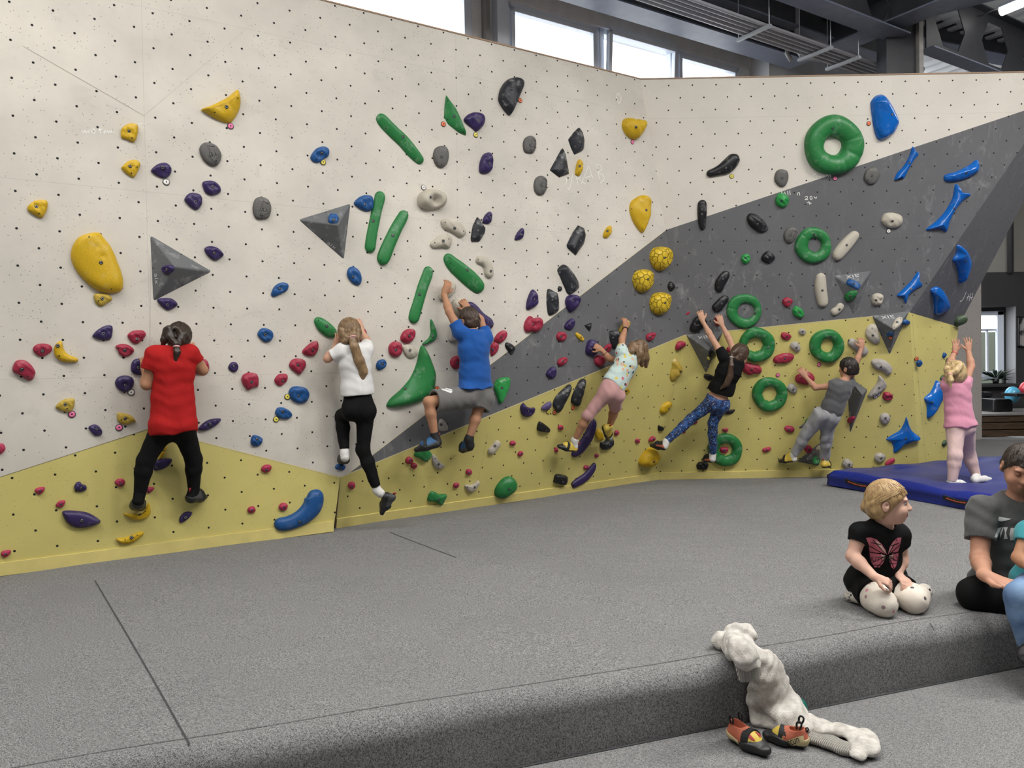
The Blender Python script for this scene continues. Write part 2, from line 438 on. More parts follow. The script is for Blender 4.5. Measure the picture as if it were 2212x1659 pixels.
for sgn in (0,):
    q = [fb0+ed*t-en*(.115+.004*math.sin(t*7)) for t in np.arange(-4.2, 6, .15)]
    ribbon([Vector((v.x, v.y, float(fold_z(np.array([v.x]), np.array([v.y]))[0]))) for v in q], FZ, .003, .0025).build('carpet_seam', m_seam, crash)
    q = [Vector((0,0,.003))+fb0+ed*t+en*.006 for t in (-5, 7)]
    ribbon(q, FZ, .012, .0).build('carpet_seam', m_seam, crash)
# ------------------------------------------------------------------ hall behind the climbing wall: windows, beams, roof
m_frame = simple('white_window_frame', (.72,.78,.88), .35)  # blue tint of bounced daylight put into the frame colour
m_plaster = simple('white_plaster', (.72,.74,.77), .85, var=.06)
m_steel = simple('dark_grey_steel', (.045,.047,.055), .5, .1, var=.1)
m_flange = simple('daylit_flange_steel', (.17,.19,.25), .45, .1, var=.1)  # paler copy of the beam steel, window daylight painted in
m_duct = simple('grey_sheet_cladding', (.26,.255,.25), .5, var=.06)
m_pipe = simple('grey_conduit', (.34,.34,.37), .4, .1)
m_zinc = simple('galvanised_bracket', (.5,.52,.55), .35, .6)
m_osb = simple('foam_and_chipboard', (.40,.24,.09), .9, var=.3)
N = NT('window_glass'); tr = N.n('ShaderNodeBsdfTransparent'); gl = N.n('ShaderNodeBsdfGlossy'); gl.inputs['Roughness'].default_value = .02
mx = N.n('ShaderNodeMixShader'); mx.inputs[0].default_value = .06; N.l(tr.outputs[0], mx.inputs[1]); N.l(gl.outputs[0], mx.inputs[2])
N.l(mx.outputs[0], N.t.nodes['Material Output'].inputs['Surface']); m_glass = N.m
oBW = FW.o - nW*1.0
FBW = Facet([oBW, oBW+dW, oBW+Vector((0,0,1))])
def wz(px, py): return FBW.hit(px, py)
def uz(p): return ((p-oBW).dot(dW), p.z)
def at(u, z, off=0.0): return oBW+dW*u+Vector((0,0,z-oBW.z))+nW*off
ub = lambda px, py=100: uz(wz(px, py))[0]
zb = lambda px, py: uz(wz(px, py))[1]
Z_SILL, Z_HEAD = 3.5, zb(1262, 50)
U = [ub(400,-100), ub(1016,60), ub(1052,60), ub(1090,60), ub(1272,80), ub(1288,100), ub(1452,120), ub(1592,150), ub(1614,150)]
def slab(u0, u1, z0, z1, o0, o1): return [at(u, z, o) for z in (z0, z1) for (u, o) in ((u0,o0),(u1,o0),(u1,o1),(u0,o1))]
BOXF = [(0,3,2,1),(4,5,6,7),(0,1,5,4),(1,2,6,5),(2,3,7,6),(3,0,4,7)]
def window(name, u0, u1, z0, z1, w=.065, tilt=0.0):
    fr = MB()
    for a in ((u0,u0+w,z0,z1),(u1-w,u1,z0,z1),(u0,u1,z1-w,z1),(u0,u1,z0,z0+w)): fr.add(slab(*a, -.04, .04), BOXF)
    o = fr.build(name, m_frame, kind='structure', bevel=.006)
    sa = MB(); w2 = w*.75; a0, a1, c0, c1 = u0+w*.8, u1-w*.8, z0+w*.8, z1-w*.8
    for a in ((a0,a0+w2,c0,c1),(a1-w2,a1,c0,c1),(a0,a1,c1-w2,c1),(a0,a1,c0,c0+w2)):
        v = slab(*a, 0, .06); v = [p+nW*tilt*(p.z-c0)/(c1-c0) for p in v]; sa.add(v, BOXF)
    sa.build('sash', m_frame, o, bevel=.005)
    g = [at(u, z, .03)+nW*tilt*(z-c0)/(c1-c0) for u, z in ((a0,c0),(a1,c0),(a1,c1),(a0,c1))]
    MB().add(g, [(0,1,2,3)]).build('pane', m_glass, o)
zh = zb(1180, 30)
for k, (a, b, t) in enumerate(((U[0], U[1], 0), (U[3], U[4]+.12, 0), (U[4]+.13, U[6], .10), (U[6]+.02, U[7], 0))):
    window('window_%d' % (k+1), a, b, Z_SILL, zh, tilt=t)
ww = MB()
uL, uR = U[0]-4, ub(1640, 150)+3.2
ww.add(slab(uL, uR, 0, Z_SILL, -.2, .02), BOXF)
ww.add(slab(uL, uR, zh, zh+.16, -.2, .06), BOXF)
ww.add(slab(uL, uR, zh+.16, 7, -.25, -.05), BOXF)
ww.add(slab(uL, U[0], Z_SILL, zh, -.2, .02), BOXF)
ww.add(slab(U[1]+.005, U[3]-.005, Z_SILL, zh, -.2, .03), BOXF)
ww.add(slab(U[7]+.005, uR, Z_SILL, zh, -.2, .03), BOXF)
ww.build('wall_far', m_plaster, kind='structure')
MB().add(slab(ub(1037,60), ub(1046,60), Z_SILL, zh, .03, .12), BOXF).build('trim_3', m_duct, kind='structure')
MB().add(slab(ub(1060,60), ub(1084,60), Z_SILL, zh, .03, .14), BOXF).build('trim_4', m_frame, kind='structure')
# sheet-clad lintel duct above the windows
zl0, zl1 = zh+.17, zh+.17+.42
d = MB()
for k in range(5): d.add(slab(uL, ub(1613,110), zl0+k*.085, zl0+k*.085+.08, -.05, .30-.012*(k%2)), BOXF)
d.build('lintel_cladding', m_duct, label='grey ribbed sheet cladding running above the clerestory windows', cat='cladding')
pu_lim = ub(1612,130); oz = MB(); rs = random.Random(4)
for k in range(26):
    u = U[3]+1.2+k*.16
    if u+.16 > pu_lim: break
    oz.add(slab(u, u+.155, zl1, zl1+.05+rs.random()*.07, -.05, .26+rs.random()*.05), BOXF)
oz.build('insulation_strip', m_osb, label='ragged orange insulation strip between cladding and steel beam', cat='insulation')
# white plastered pier with rust stains
N = NT('stained_plaster'); f = N.noise(N.mapping(N.coord(), (5,5,.8)), 2.2, 4, .6)
N.base(N.mix(N.ramp(f, (.64,.68,0,1)), (.62,.64,.66,1), (.12,.05,.035,1))); N.rough(.8)
pu0, pu1 = ub(1615,130), ub(1684,130)
MB().add(slab(pu0, pu1+.25, 2, zb(1640,100)+.35, .0, .35), BOXF).build('pier', N.m, label='white plastered pier with rust runs beside the last window', cat='pier')
# steel beams, running along the hall like the left wall
def ibeam(name, a, b, wd, ht, label, mat=m_steel, holes=0, hole_r=.2, first=.6):
    a, b = Vector(a), Vector(b); d = (b-a).normalized(); s = d.cross(Vector((0,0,1))).normalized(); up = Vector((0,0,1)); L = (b-a).length
    root = empty(name, a, label=label, cat='beam', group='dark steel roof beams')
    f = MB(); t = .018
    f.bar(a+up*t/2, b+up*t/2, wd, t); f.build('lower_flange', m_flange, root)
    f = MB(); f.bar(a+up*(ht-t/2), b+up*(ht-t/2), wd, t); f.build('upper_flange', mat, root)
    w = MB(); th = .012
    if not holes: w.bar(a+up*ht/2, b+up*ht/2, th, ht-2*t)
    else:
        pit = L/holes
        for k in range(holes):
            # web cell with a hexagonal opening
            x0 = k*pit; cx = x0+pit*first; zc = ht/2
            hx = [(cx+hole_r*1.15*math.cos(q), zc+hole_r*1.05*math.sin(q)) for q in [math.pi*i/3 for i in range(6)]]
            rc = [(x0+pit, zc), (x0+pit, ht-t), (x0, ht-t), (x0, zc), (x0, t), (x0+pit, t)]
            for sgn in (-1, 1):
                v = [a+d*x+up*z+s*sgn*th/2 for x, z in hx+rc]
                w.add(v, [((i, (i+1)%6, 6+(i+1)%6, 6+i) if sgn > 0 else (i, 6+i, 6+(i+1)%6, (i+1)%6)) for i in range(6)])
            v = [a+d*x+up*z+s*sg*th/2 for sg in (-1, 1) for x, z in hx]
            w.add(v, [(i, (i+1)%6, 6+(i+1)%6, 6+i) for i in range(6)])
    w.build('web', mat, root)
    return root
ZB = 5.05
b0 = at_z(1955, 86, ZB)
ibeam('steel_beam', b0-dW*7.2, b0-dW*.10, .26, .62, 'castellated steel beam ending at the column, with a hexagonal opening', holes=6, hole_r=.2, first=.62)
b1 = at_z(2000, 107, ZB)
ibeam('steel_beam', b1, b1+dW*6.6, .2, .78, 'castellated steel beam right of the column with hexagonal openings', holes=6, hole_r=.30, first=.5)
# second beam nearer the windows, daylight on its lower flange put into the colour
b2 = at_z(1700, 132, 5.0)
ibeam('steel_beam', b2-dW*6.5, b2+dW*.25, .30, .5, 'dark steel beam nearest the windows with lower flange tinted for daylight')
b3 = at_z(1930, 135, 5.25)
ibeam('steel_beam', b3-dW*6.5, b3+dW*.3, .12, .38, 'black steel purlin behind the conduits')
# cross beams, square to the others
e_ = Vector((nW.x, nW.y, 0)); tr_ = Vector((.80, -.60, 0))
c0 = at_z(1946, 45, 5.35)
ibeam('steel_beam', c0, c0+tr_*4.2, .22, .35, 'dark steel cross beam rising from the column to the upper right')
c1 = at_z(1790, 112, 5.12); c1b = at_z(1862, 83, 5.12)
ibeam('steel_beam', c1, c1+(c1b-c1).normalized()*2.2, .34, .36, 'short dark cross beam with pale flange above the conduit bundle')
c2 = at_z(2090, 32, 5.75)
ibeam('steel_beam', c2-tr_*1.0+dW*.0, c2+dW*5, .3, .3, 'dark roof purlin in the upper right corner under the deck')
# column
cb = at_z(1958, 100, 4.9)
col = empty('steel_column', (cb.x, cb.y+.12, 0), label='dark steel column with bolted joint behind the right wall top', cat='column')
cm = MB(); X0 = at_y(1943, 120, cb.y+.12).x; X1 = at_y(1976, 120, cb.y+.12).x
cm.box((X0-.16, cb.y+.10, -.2), (X1, cb.y+.34, 5.95)); cm.build('shaft', m_steel, col)
cm = MB(); cm.box((X1, cb.y+.02, -.2), (at_y(1995,120,cb.y+.02).x, cb.y+.30, 5.2)); cm.build('face_plate', simple('lit_face_steel', (.33,.31,.29), .5, var=.2), col)  # pale plate, the light on this face put into its colour
cm = MB(); cm.box((X0-.06, cb.y-.03, 5.3), (X1+.14, cb.y+.06, 5.34)); cm.build('bearing_plate', m_steel, col)
for k in range(4):
    p = at_y(1934+11*(k%2), 4+16*(k//2), cb.y+.0); mb = MB(); mb.tube([p, p+Vector((0,.12,0))], .022, 6); mb.tube([p+Vector((0,-.03,0)), p], .013, 8); mb.build('bolt_head', m_zinc, col)
# roof deck
N = NT('corrugated_deck'); N.base((.78,.79,.8,1)); N.rough(.4); m_deck = N.m
ZD = 6.0; od = oBW-nW*.1+Vector((0,0,ZD-oBW.z)); pr = [(0,0),(.05,.06),(.13,.06),(.18,0),(.26,0)]
W0 = 22
strip_pts = []
for k in range(-70, 74):
    for (x, z) in pr[:4]: strip_pts.append((k*.26+x, z))
vv, ff = [], []
for (x, z) in strip_pts:
    for s in (0, 1): vv.append(od + dW*(x) + Vector((nW.x, nW.y, 0))*(s*24) + Vector((0,0,z)))
for i in range(len(strip_pts)-1): ff.append((2*i, 2*i+1, 2*i+3, 2*i+2))
link('ceiling', mesh(vv, ff, False), m_deck, kind='structure')
# the rest of the hall, behind and beside the camera
m_hall = simple('hall_wall_paint', (.16,.155,.15), .85)
MB().box((-9, -7.3, -.3), (16, -7, 6.1)).build('wall_rear', m_hall, kind='structure')
MB().box((15.0, -7, -.3), (15.3, 20, 6.1)).build('wall_side', m_hall, kind='structure')
MB().box((-9.3, -7, -.3), (-9, 6, 6.1)).build('wall_side', m_hall, kind='structure')
# bundle of conduits on trapeze hangers
zc = 4.86
pa, pb = at_z(1580, 46, zc), at_z(1900, 156, zc)
pd = (pb-pa).normalized(); ps = pd.cross(Vector((0,0,1)))
for k, r in enumerate((.026, .026, .02, .02, .02)):
    o_ = ps*((k-2)*.062)
    mb = MB(); mb.tube([pa-pd*4.5+o_, pb+pd*1.5+o_], r, 12)
    mb.build('conduit', m_pipe, smooth=True, label=['grey conduit on the camera side of the bundle under the roof','second grey conduit from the camera side of the bundle','middle grey conduit of the bundle under the roof','fourth grey conduit from the camera side of the bundle','grey conduit on the window side of the bundle'][4-k], cat='conduit', group='conduits under the roof')
for k, (px, py) in enumerate(((1625,72),(1752,119),(1810,140))):
    c = at_z(px, py, zc-.04); t = (c-pa).dot(pd); c = pa+pd*t+Vector((0,0,-.045))
    h = empty('pipe_hanger', c, label=['trapeze hanger on the conduit bundle nearest the windows','trapeze hanger on the conduit bundle, middle one','trapeze hanger on the conduit bundle nearest the column'][k], cat='pipe hanger', group='trapeze hangers')
    mb = MB(); mb.bar(c-ps*.22, c+ps*.22, .04, .03); mb.build('channel', m_zinc, h)
    for s in (-1, 1):
        mb = MB(); mb.tube([c+ps*.2*s, c+ps*.2*s+Vector((0,0,1.15))], .006, 6); mb.build('rod', m_zinc, h)
# elbow pipes dropping to the conduits, and a drain pipe by the cladding
q0 = at_z(1722, 118, 4.95); mb = MB(); mb.tube([q0+Vector((.30,.1,-.02)), q0+Vector((.06,0,-.02)), q0+Vector((0,0,.06)), q0+Vector((0,0,.95))], .032, 12); mb.build('drop_pipe', m_pipe, smooth=True, label='vertical grey pipe with elbow, right of two dropping to the conduits', cat='pipe')
q1 = q0+Vector((-.10,.05,-.03)); mb = MB(); mb.tube([q1+Vector((.05,0,-.02)), q1+Vector((0,0,.06)), q1+Vector((0,0,.95))], .028, 12); mb.build('drop_pipe', m_duct, smooth=True, label='vertical dark pipe, left of two dropping to the conduits', cat='pipe')
zd = zl1-.06; da = at(ub(1490,75), zd, .42)
dp = empty('drain_pipe', da, label='silver drain pipe with elbow running along the cladding', cat='pipe')
mb = MB(); mb.tube([da+Vector((-.05,0,.12)), da+Vector((0,0,.02)), da+dW*.12, da+dW*.35], .07, 14); mb.build('elbow', m_zinc, dp, smooth=True)
mb = MB(); mb.tube([da+dW*.33, da+dW*.62], .085, 14); mb.build('socket', m_zinc, dp, smooth=True)
mb = MB(); mb.tube([da+dW*.6, da+dW*4.5], .065, 14); mb.build('run', m_pipe, dp, smooth=True)
# the one visible lamp
N = NT('lamp_diffuser'); N.b.inputs['Emission Color'].default_value = (1,.97,.92,1); N.b.inputs['Emission Strength'].default_value = 9; N.base((.8,.8,.8,1))
la = at_z(2163, 24, 5.7); lb = at_z(2240, -8, 5.7)
lp = empty('ceiling_light', la, label='lit linear ceiling light in the upper right corner', cat='ceiling light')
mb = MB(); mb.tube([la, lb], .06, 12); mb.build('diffuser', N.m, lp, smooth=True)
mb = MB(); mb.bar(la+Vector((0,0,.05)), lb+Vector((0,0,.05)), .13, .04); mb.build('housing', m_frame, lp)
mb = MB(); q = [at_z(2085, 30, 5.8), at_z(2100, 36, 5.72), at_z(2120, 34, 5.72), la+Vector((-.02,0,.05))]; mb.tube(q, .008, 6); mb.build('cord', m_steel, lp, smooth=True)

# ------------------------------------------------------------------ lounge corner seen past the end of the wall
m_darkwall = simple('anthracite_wall', (.035,.033,.035), .8); m_beige = simple('beige_wall', (.26,.245,.22), .85)
DB = 14.0
zy = lambda px, py, D: at_y(px, py, D).z
xx = lambda px, D: at_y(px, 750, D).x
z_top = zy(2150, 588, DB); zr0 = zy(2150, 829, DB); zr1 = zy(2150, 662, DB); xr = xx(2195.5, DB)
lw = MB(); xl = xx(2121, DB)-2.4
lw.box((xl, DB, 0), (14, DB+.35, zr0)); lw.box((xl, DB, zr1), (14, DB+.35, z_top)); lw.box((xr, DB, zr0), (14, DB+.35, zr1)); lw.box((xl, DB, zr0), (xx(2121,DB)-.9, DB+.35, zr1))
lw.build('wall_lounge', m_darkwall, kind='structure')
MB().box((xl, DB+.03, z_top), (14, DB+.3, 7)).build('wall_upper', m_beige, kind='structure')
MB().box((xr-.01, DB+.01, zr0), (xr+.02, DB+.34, zr1)).build('trim_5', simple('lit_reveal', (.30,.30,.31), .8), kind='structure')  # side of the recess painted paler for the window light on it
mb = MB(); wx0, wx1 = xx(2121,DB)-.8, xx(2166, DB+.3); wz0, wz1 = zy(2150,818,DB+.3), zy(2150,672,DB+.3)
for a in ((wx0,wx0+.07,wz0,wz1),(wx1-.12,wx1,wz0,wz1),(wx0,wx1,wz1-.08,wz1),(wx0,wx1,wz0,wz0+.14)): mb.box((a[0],DB+.26,a[2]),(a[1],DB+.33,a[3]))
w5 = mb.build('window_5', m_frame, kind='structure', bevel=.008)
mb = MB(); mb.box((wx0+.07, DB+.28, wz0+.12), (wx1-.12, DB+.285, wz1-.06)); mb.build('pane', m_glass, w5)
mb = MB(); mb.box((wx1-.30, DB+.30, wz0+.12), (wx1-.27, DB+.34, wz1-.35)); mb.box((wx0, DB+.30, wz1-.37), (wx1-.1, DB+.34, wz1-.33)); mb.build('glazing_bar', m_frame, w5)
mb = MB(); mb.box((wx1, DB+.28, zr0), (xr, DB+.34, zr1)); mb.box((wx0-.2, DB+.28, wz1), (wx1, DB+.34, zr1)); mb.build('trim_6', m_darkwall, kind='structure')
# neighbouring house with a pale blind seen through the window
nh = MB(); nh.box((wx0-2, DB+2.2, 0), (wx1+3, DB+2.3, wz1-.32)); nh.build('neighbour_facade', simple('pale_green_render', (.42,.47,.38), .9), label='pale facade seen through the lounge window', cat='building')
MB().box((xl, DB-.16, zr0-.05), (xx(2199,DB), DB+.34, zr0)).build('window_sill', m_darkwall, label='dark window sill under the lounge window', cat='window sill')
px_ = MB(); c = at_y(2179, 545, DB); px_.tube([Vector((c.x, DB-.05, zy(2179,590,DB))), Vector((c.x, DB-.05, 6))], .05, 10); px_.build('down_pipe', m_darkwall, smooth=True, label='dark vertical pipe on the beige wall at the far right', cat='pipe')
# wooden-fronted bench platform, dark seats, table, balloons, picture, plant
N = NT('dark_stained_planks'); co = N.coord('Object'); f = N.noise(N.mapping(co, (1,1,9)), 3, 5, .6, 1)
N.base(N.mix(N.ramp(f, (.3,.7,0,1)), (.030,.018,.010,1), (.095,.055,.028,1))); N.rough(.6)
DP = 12.7
pl = empty('platform', (xx(2121,DP), DP, 0), label='plank-fronted platform in the lounge at the far right', cat='platform')
zt = zy(2150, 896, DP)
for k in range(3):
    mb = MB(); mb.box((xx(2121,DP)-2.0, DP, zt*k/3+.004), (12, DP+.05, zt*(k+1)/3-.012)); mb.build('plank', N.m, pl, bevel=.004)
mb = MB(); mb.box((xx(2121,DP)-2.0, DP-.03, zt-.012), (12, DP+1.28, zt+.02)); mb.build('top_board', simple('grey_board', (.22,.21,.2), .6), pl)
m_seat = simple('black_leatherette', (.008,.008,.009), .35)
zt += .002
mb = MB(); mb.box((xx(2121,DP)-2.0, DP+.052, 0), (12, DP+.10, zt-.014)); mb.build('light_stop_board', m_darkwall, pl)  # unseen board added to stop light showing through the plank gaps
sf = empty('armchair', (xx(2150,DP+.6), DP+.6, zt+.02), label='black upholstered armchair on the lounge platform', cat='armchair')
zs = zy(2140, 848, DP+.6)
mb = MB(); mb.box((xx(2127,DP+.6), DP+.35, zt+.02), (xx(2168,DP+.6), DP+1.1, zt+.24)); mb.build('seat', m_seat, sf, bevel=.03)
mb = MB(); mb.box((xx(2129,DP+.6), DP+.9, zt+.24), (xx(2168,DP+.6), DP+1.1, zs)); mb.build('backrest', m_seat, sf, bevel=.03)
ch = empty('chair', (xx(2182,DP+.3), DP+.4, zt+.02), label='dark chair beside the armchair under the blue balloon', cat='chair')
mb = MB(); mb.bar((xx(2173,DP+.2), DP+.9, zs), (xx(2180,DP+.2), DP+.9, zt+.02), .04, .08); mb.bar((xx(2180,DP+.2), DP+.9, zt+.05), (xx(2225,DP+.2), DP+.9, zt+.05), .04, .06, up=(0,1,0)); mb.build('frame', m_seat, ch)
tb = empty('table', (xx(2215,DP), DP+.1, zt+.02), label='dark table top edge crossing the balloons at the right border', cat='table')
zt2 = zy(2200, 853, DP)
mb = MB(); mb.box((xx(2185,DP), DP-.12, zt2-.025), (12, DP+.28, zt2+.025)); mb.build('table_top', m_seat, tb, bevel=.005)
mb = MB(); mb.box((xx(2230,DP), DP+.0, zt+.02), (xx(2236,DP), DP+.06, zt2)); mb.build('leg', m_seat, tb)
def balloon(px, py, D, r, col, label):
    bm = bmesh.new(); bmesh.ops.create_uvsphere(bm, u_segments=32, v_segments=20, radius=r)
    for v in bm.verts:
        t = (v.co.z/r); s = 1-.16*max(0, -t)**1.2
        v.co.x *= s; v.co.y *= s; v.co.z *= 1.18
    me = bpy.data.meshes.new('m'); bm.to_mesh(me); bm.free(); me.polygons.foreach_set('use_smooth', [True]*len(me.polygons))
    N = NT(col[0]); N.base(col[1]); N.rough(.15); c = at_y(px, py, D)
    o = link('balloon', me, N.m, mw=Matrix.Translation(c) @ Matrix.Rotation(.15, 4, 'Y'), label=label, cat='balloon', group='party balloons')
    mb = MB(); mb.tube([Vector((0,0,-r*1.14)), Vector((0,0,-r*1.25))], [.006,.016], 8); mb.build('knot', N.m, o, smooth=True, mw=o.matrix_world.copy())
balloon(2187, 853, DP+.42, .124, ('sky_blue_latex', (.10,.40,.60,1)), 'sky blue balloon hanging at the lounge table')
balloon(2218, 841, DP+.45, .12, ('red_latex', (.62,.06,.08,1)), 'red balloon cut by the right edge of the picture')
pc = empty('picture', at_y(2210, 716, DB-.03), label='framed picture on the dark lounge wall at the right edge', cat='picture')
pz0, pz1, pxa = zy(2200,750,DB), zy(2200,684,DB), xx(2197.5,DB)
mb = MB()
for a in ((pxa,pxa+.02,pz0,pz1),(pxa+.62,pxa+.64,pz0,pz1),(pxa,pxa+.64,pz0,pz0+.02),(pxa,pxa+.64,pz1-.02,pz1)): mb.box((a[0],DB-.04,a[2]),(a[1],DB,a[3]))
mb.build('frame', m_seat, pc)
N = NT('monochrome_print'); f = N.noise(N.coord(), 6, 4); N.base(N.mix(N.ramp(f, (.45,.55,0,1)), (.03,.03,.035,1), (.38,.36,.35,1)))
mb = MB(); mb.box((pxa+.02,DB-.025,pz0+.02),(pxa+.62,DB-.01,pz1-.02)); mb.build('print', N.m, pc)
pt = empty('potted_plant', at_y(2150, 830, DB-.02), label='small leafy plant on the lounge window sill', cat='plant')
mb = MB(); b = at_y(2151, 829, DB+.05); mb.tube([Vector((b.x,b.y,zr0)), Vector((b.x,b.y,zr0+.09))], [.045,.06], 14); mb.build('pot', m_seat, pt, smooth=True)
m_leaf = simple('dark_green_leaf', (.012,.03,.014), .5)
mb = MB(); rs = random.Random(3)
for k in range(46):
    a = rs.random()*6.28; L = .10+rs.random()*.24; e = rs.random()*.9-.25
    p = Vector((b.x, b.y, zr0+.10)); q = p+Vector((math.cos(a)*L*1.2, math.sin(a)*L*.5, .16*math.sin(e*2)+.02)); d = (q-p).normalized(); s = d.cross(Vector((0,0,1))).normalized()*.022
    m_ = p+(q-p)*.62; mb.add([p, m_-s+Vector((0,0,.012)), q, m_+s+Vector((0,0,.012))], [(0,1,2,3)])
mb.build('leaves', m_leaf, pt)

# ------------------------------------------------------------------ blue landing mat
N = NT('blue_vinyl'); co = N.coord(); f = N.noise(N.mapping(co, (1,2.2,1)), 2.4, 4, .55, .7)
N.base(N.mix(N.ramp(N.noise(co, 1.2, 3), (.3,.7,0,1)), (.006,.015,.17,1), (.012,.026,.24,1))); N.rough(.34); N.bump(f, .5, .03)
m_vinyl = N.m
N = NT('worn_blue_vinyl'); co = N.coord(); f = N.noise(N.mapping(co, (1,2.2,1)), 2.4, 4, .55, .7)
N.base(N.mix(N.ramp(N.noise(co, 1.6, 4), (.35,.65,0,1)), (.022,.030,.17,1), (.04,.048,.21,1))); N.rough(.42); N.bump(f, .5, .03)
MT = .17
A_ = at_z(1786, 1049, 0)
e1 = Vector((.925, .38, 0)).normalized(); e2 = Vector((e1.y, -e1.x, 0)); e2 = e2 if e2.y < 0 else -e2
L1, L2 = 3.4, 3.3
nx, ny = 70, 66
stand = [at_z(2055, 1050, MT), at_z(2105, 1036, MT)]
def mat_z(p):
    z = MT
    for s in stand:
        d = (Vector((p.x,p.y,0))-Vector((s.x,s.y,0))).length; z -= .035*math.exp(-(d/.16)**2)
    return z + .006*math.sin(p.x*9+p.y*4)+.005*math.sin(p.x*5-p.y*11)
vs, fs, mi = [], [], []
for j in range(ny+1):
    for i in range(nx+1):
        u, v = i/nx*L1, j/ny*L2; p = A_+e1*u+e2*v; ed_ = min(u, L1-u, v, L2-v); r = .05
        z = mat_z(p) - (r-math.sqrt(max(0, r*r-(r-ed_)**2)) if ed_ < r else 0)
        vs.append(Vector((p.x, p.y, z)))
for j in range(ny):
    for i in range(nx):
        a = j*(nx+1)+i; fs.append((a, a+1, a+nx+2, a+nx+1))
        u, v = (i+.5)/nx*L1, (j+.5)/ny*L2; mi.append(1 if .35 < v < L2-.3 and u > .12 else 0)
bd = [i for i in range(nx+1)]+[j*(nx+1)+nx for j in range(1, ny+1)]+[ny*(nx+1)+i for i in range(nx-1, -1, -1)]+[j*(nx+1) for j in range(ny-1, 0, -1)]
prev = bd
for z in (MT*.48, MT*.44, .01):
    k = len(vs)
    for t, b_ in enumerate(bd):
        p = vs[b_]; out = Vector((0,0,0)); bul = .012*math.sin(t*.5) if z > .02 else 0
        c_ = A_+e1*L1/2+e2*L2/2; o2 = (Vector((p.x,p.y,0))-Vector((c_.x,c_.y,0))).normalized()
        q = Vector((p.x, p.y, z))+o2*(.0 if abs(z-MT*.44) > .001 else -.008)+o2*bul*.5; vs.append(q)
    cur = list(range(k, k+len(bd)))
    for t in range(len(bd)): fs.append((prev[t], cur[t], cur[(t+1)%len(bd)], prev[(t+1)%len(bd)])); mi.append(0)
    prev = cur
vs_ = mesh(vs, fs, True, mi)
bmat = empty('landing_mat', A_+e1*1.5+e2*1.5, label='thick blue vinyl landing mat under the child in pink', cat='crash mat')
link('cover', vs_, [m_vinyl, N.m], bmat)
m_strap = simple('black_webbing', (.01,.01,.01), .8); m_red = simple('orange_red_print', (.55,.10,.04), .7)
for (x0, y0, x1, y1) in ((1826,1037,1880,1051), (2038,1073,2096,1087)):
    n_ = -e1
    FM = Facet([A_-e1*.006, A_-e1*.006+e2, A_-e1*.006+Vector((0,0,1))])
    pts = [FM.hit(x0+(x1-x0)*t, y0+(y1-y0)*t+3*math.sin(math.pi*t), .006+.015*math.sin(math.pi*t)) for t in np.linspace(0,1,9)]
    mb = MB()
    for i in range(8): mb.bar(pts[i], pts[i+1], .012, .035, up=(0,0,1))
    s_ = mb.build('strap', m_strap, bmat)
    mb = MB()
    for i in range(1,7): mb.bar(pts[i]+n_*.008, pts[i+1]*.8+pts[i]*.2+n_*.008, .004, .008, up=(0,0,1))
    mb.build('printed_line', m_red, s_)
# ------------------------------------------------------------------ climbing holds
RC = dict(
    yellow=resin('yellow_resin', (.60,.38,.012,1), .5, .14, .85), mustard=resin('dusty_yellow_resin', (.50,.35,.05,1), .6, .5, .8),
    purple=resin('purple_resin', (.035,.02,.095,1), .42, .12, .8), red=resin('crimson_resin', (.34,.024,.055,1), .5, .18, .85),
    pink=resin('pink_resin', (.40,.032,.085,1), .5, .12, .9), blue=resin('blue_resin', (.012,.085,.27,1), .45, .1, .75),
    green=resin('green_resin', (.022,.19,.05,1), .42, .22, .85), bone=resin('bone_resin', (.47,.43,.355,1), .55, .15, .93),
    pale=resin('pale_grey_resin', (.40,.37,.34,1), .55, .15, .9), grey=resin('grey_resin', (.115,.11,.105,1), .6, .12, .85),
    black=resin('black_resin', (.012,.012,.014,1), .38, .22, .8), slate=resin('slate_resin', (.022,.024,.03,1), .45, .45, .8),
    gloss=resin('glossy_blue_resin', (.006,.115,.45,1), .16, .12, .9), lime=resin('bright_green_resin', (.03,.30,.07,1), .3, .2, .8),
    olive=resin('olive_green_resin', (.05,.085,.04,1), .45, .25, .8), violet=resin('violet_resin', (.10,.075,.19,1), .5, .3, .8),
    wood=resin('grey_volume_grit', (.13,.135,.14,1), .75, .3, .9))
m_bolt = simple('steel_bolt', (.20,.20,.21), .35, .8)
m_dark = simple('dark_recess', (.006,.006,.007), .8)
FAC = dict(W=FW, A=FYA, B=FB, Y=FYB, C=FC, D=FYC)

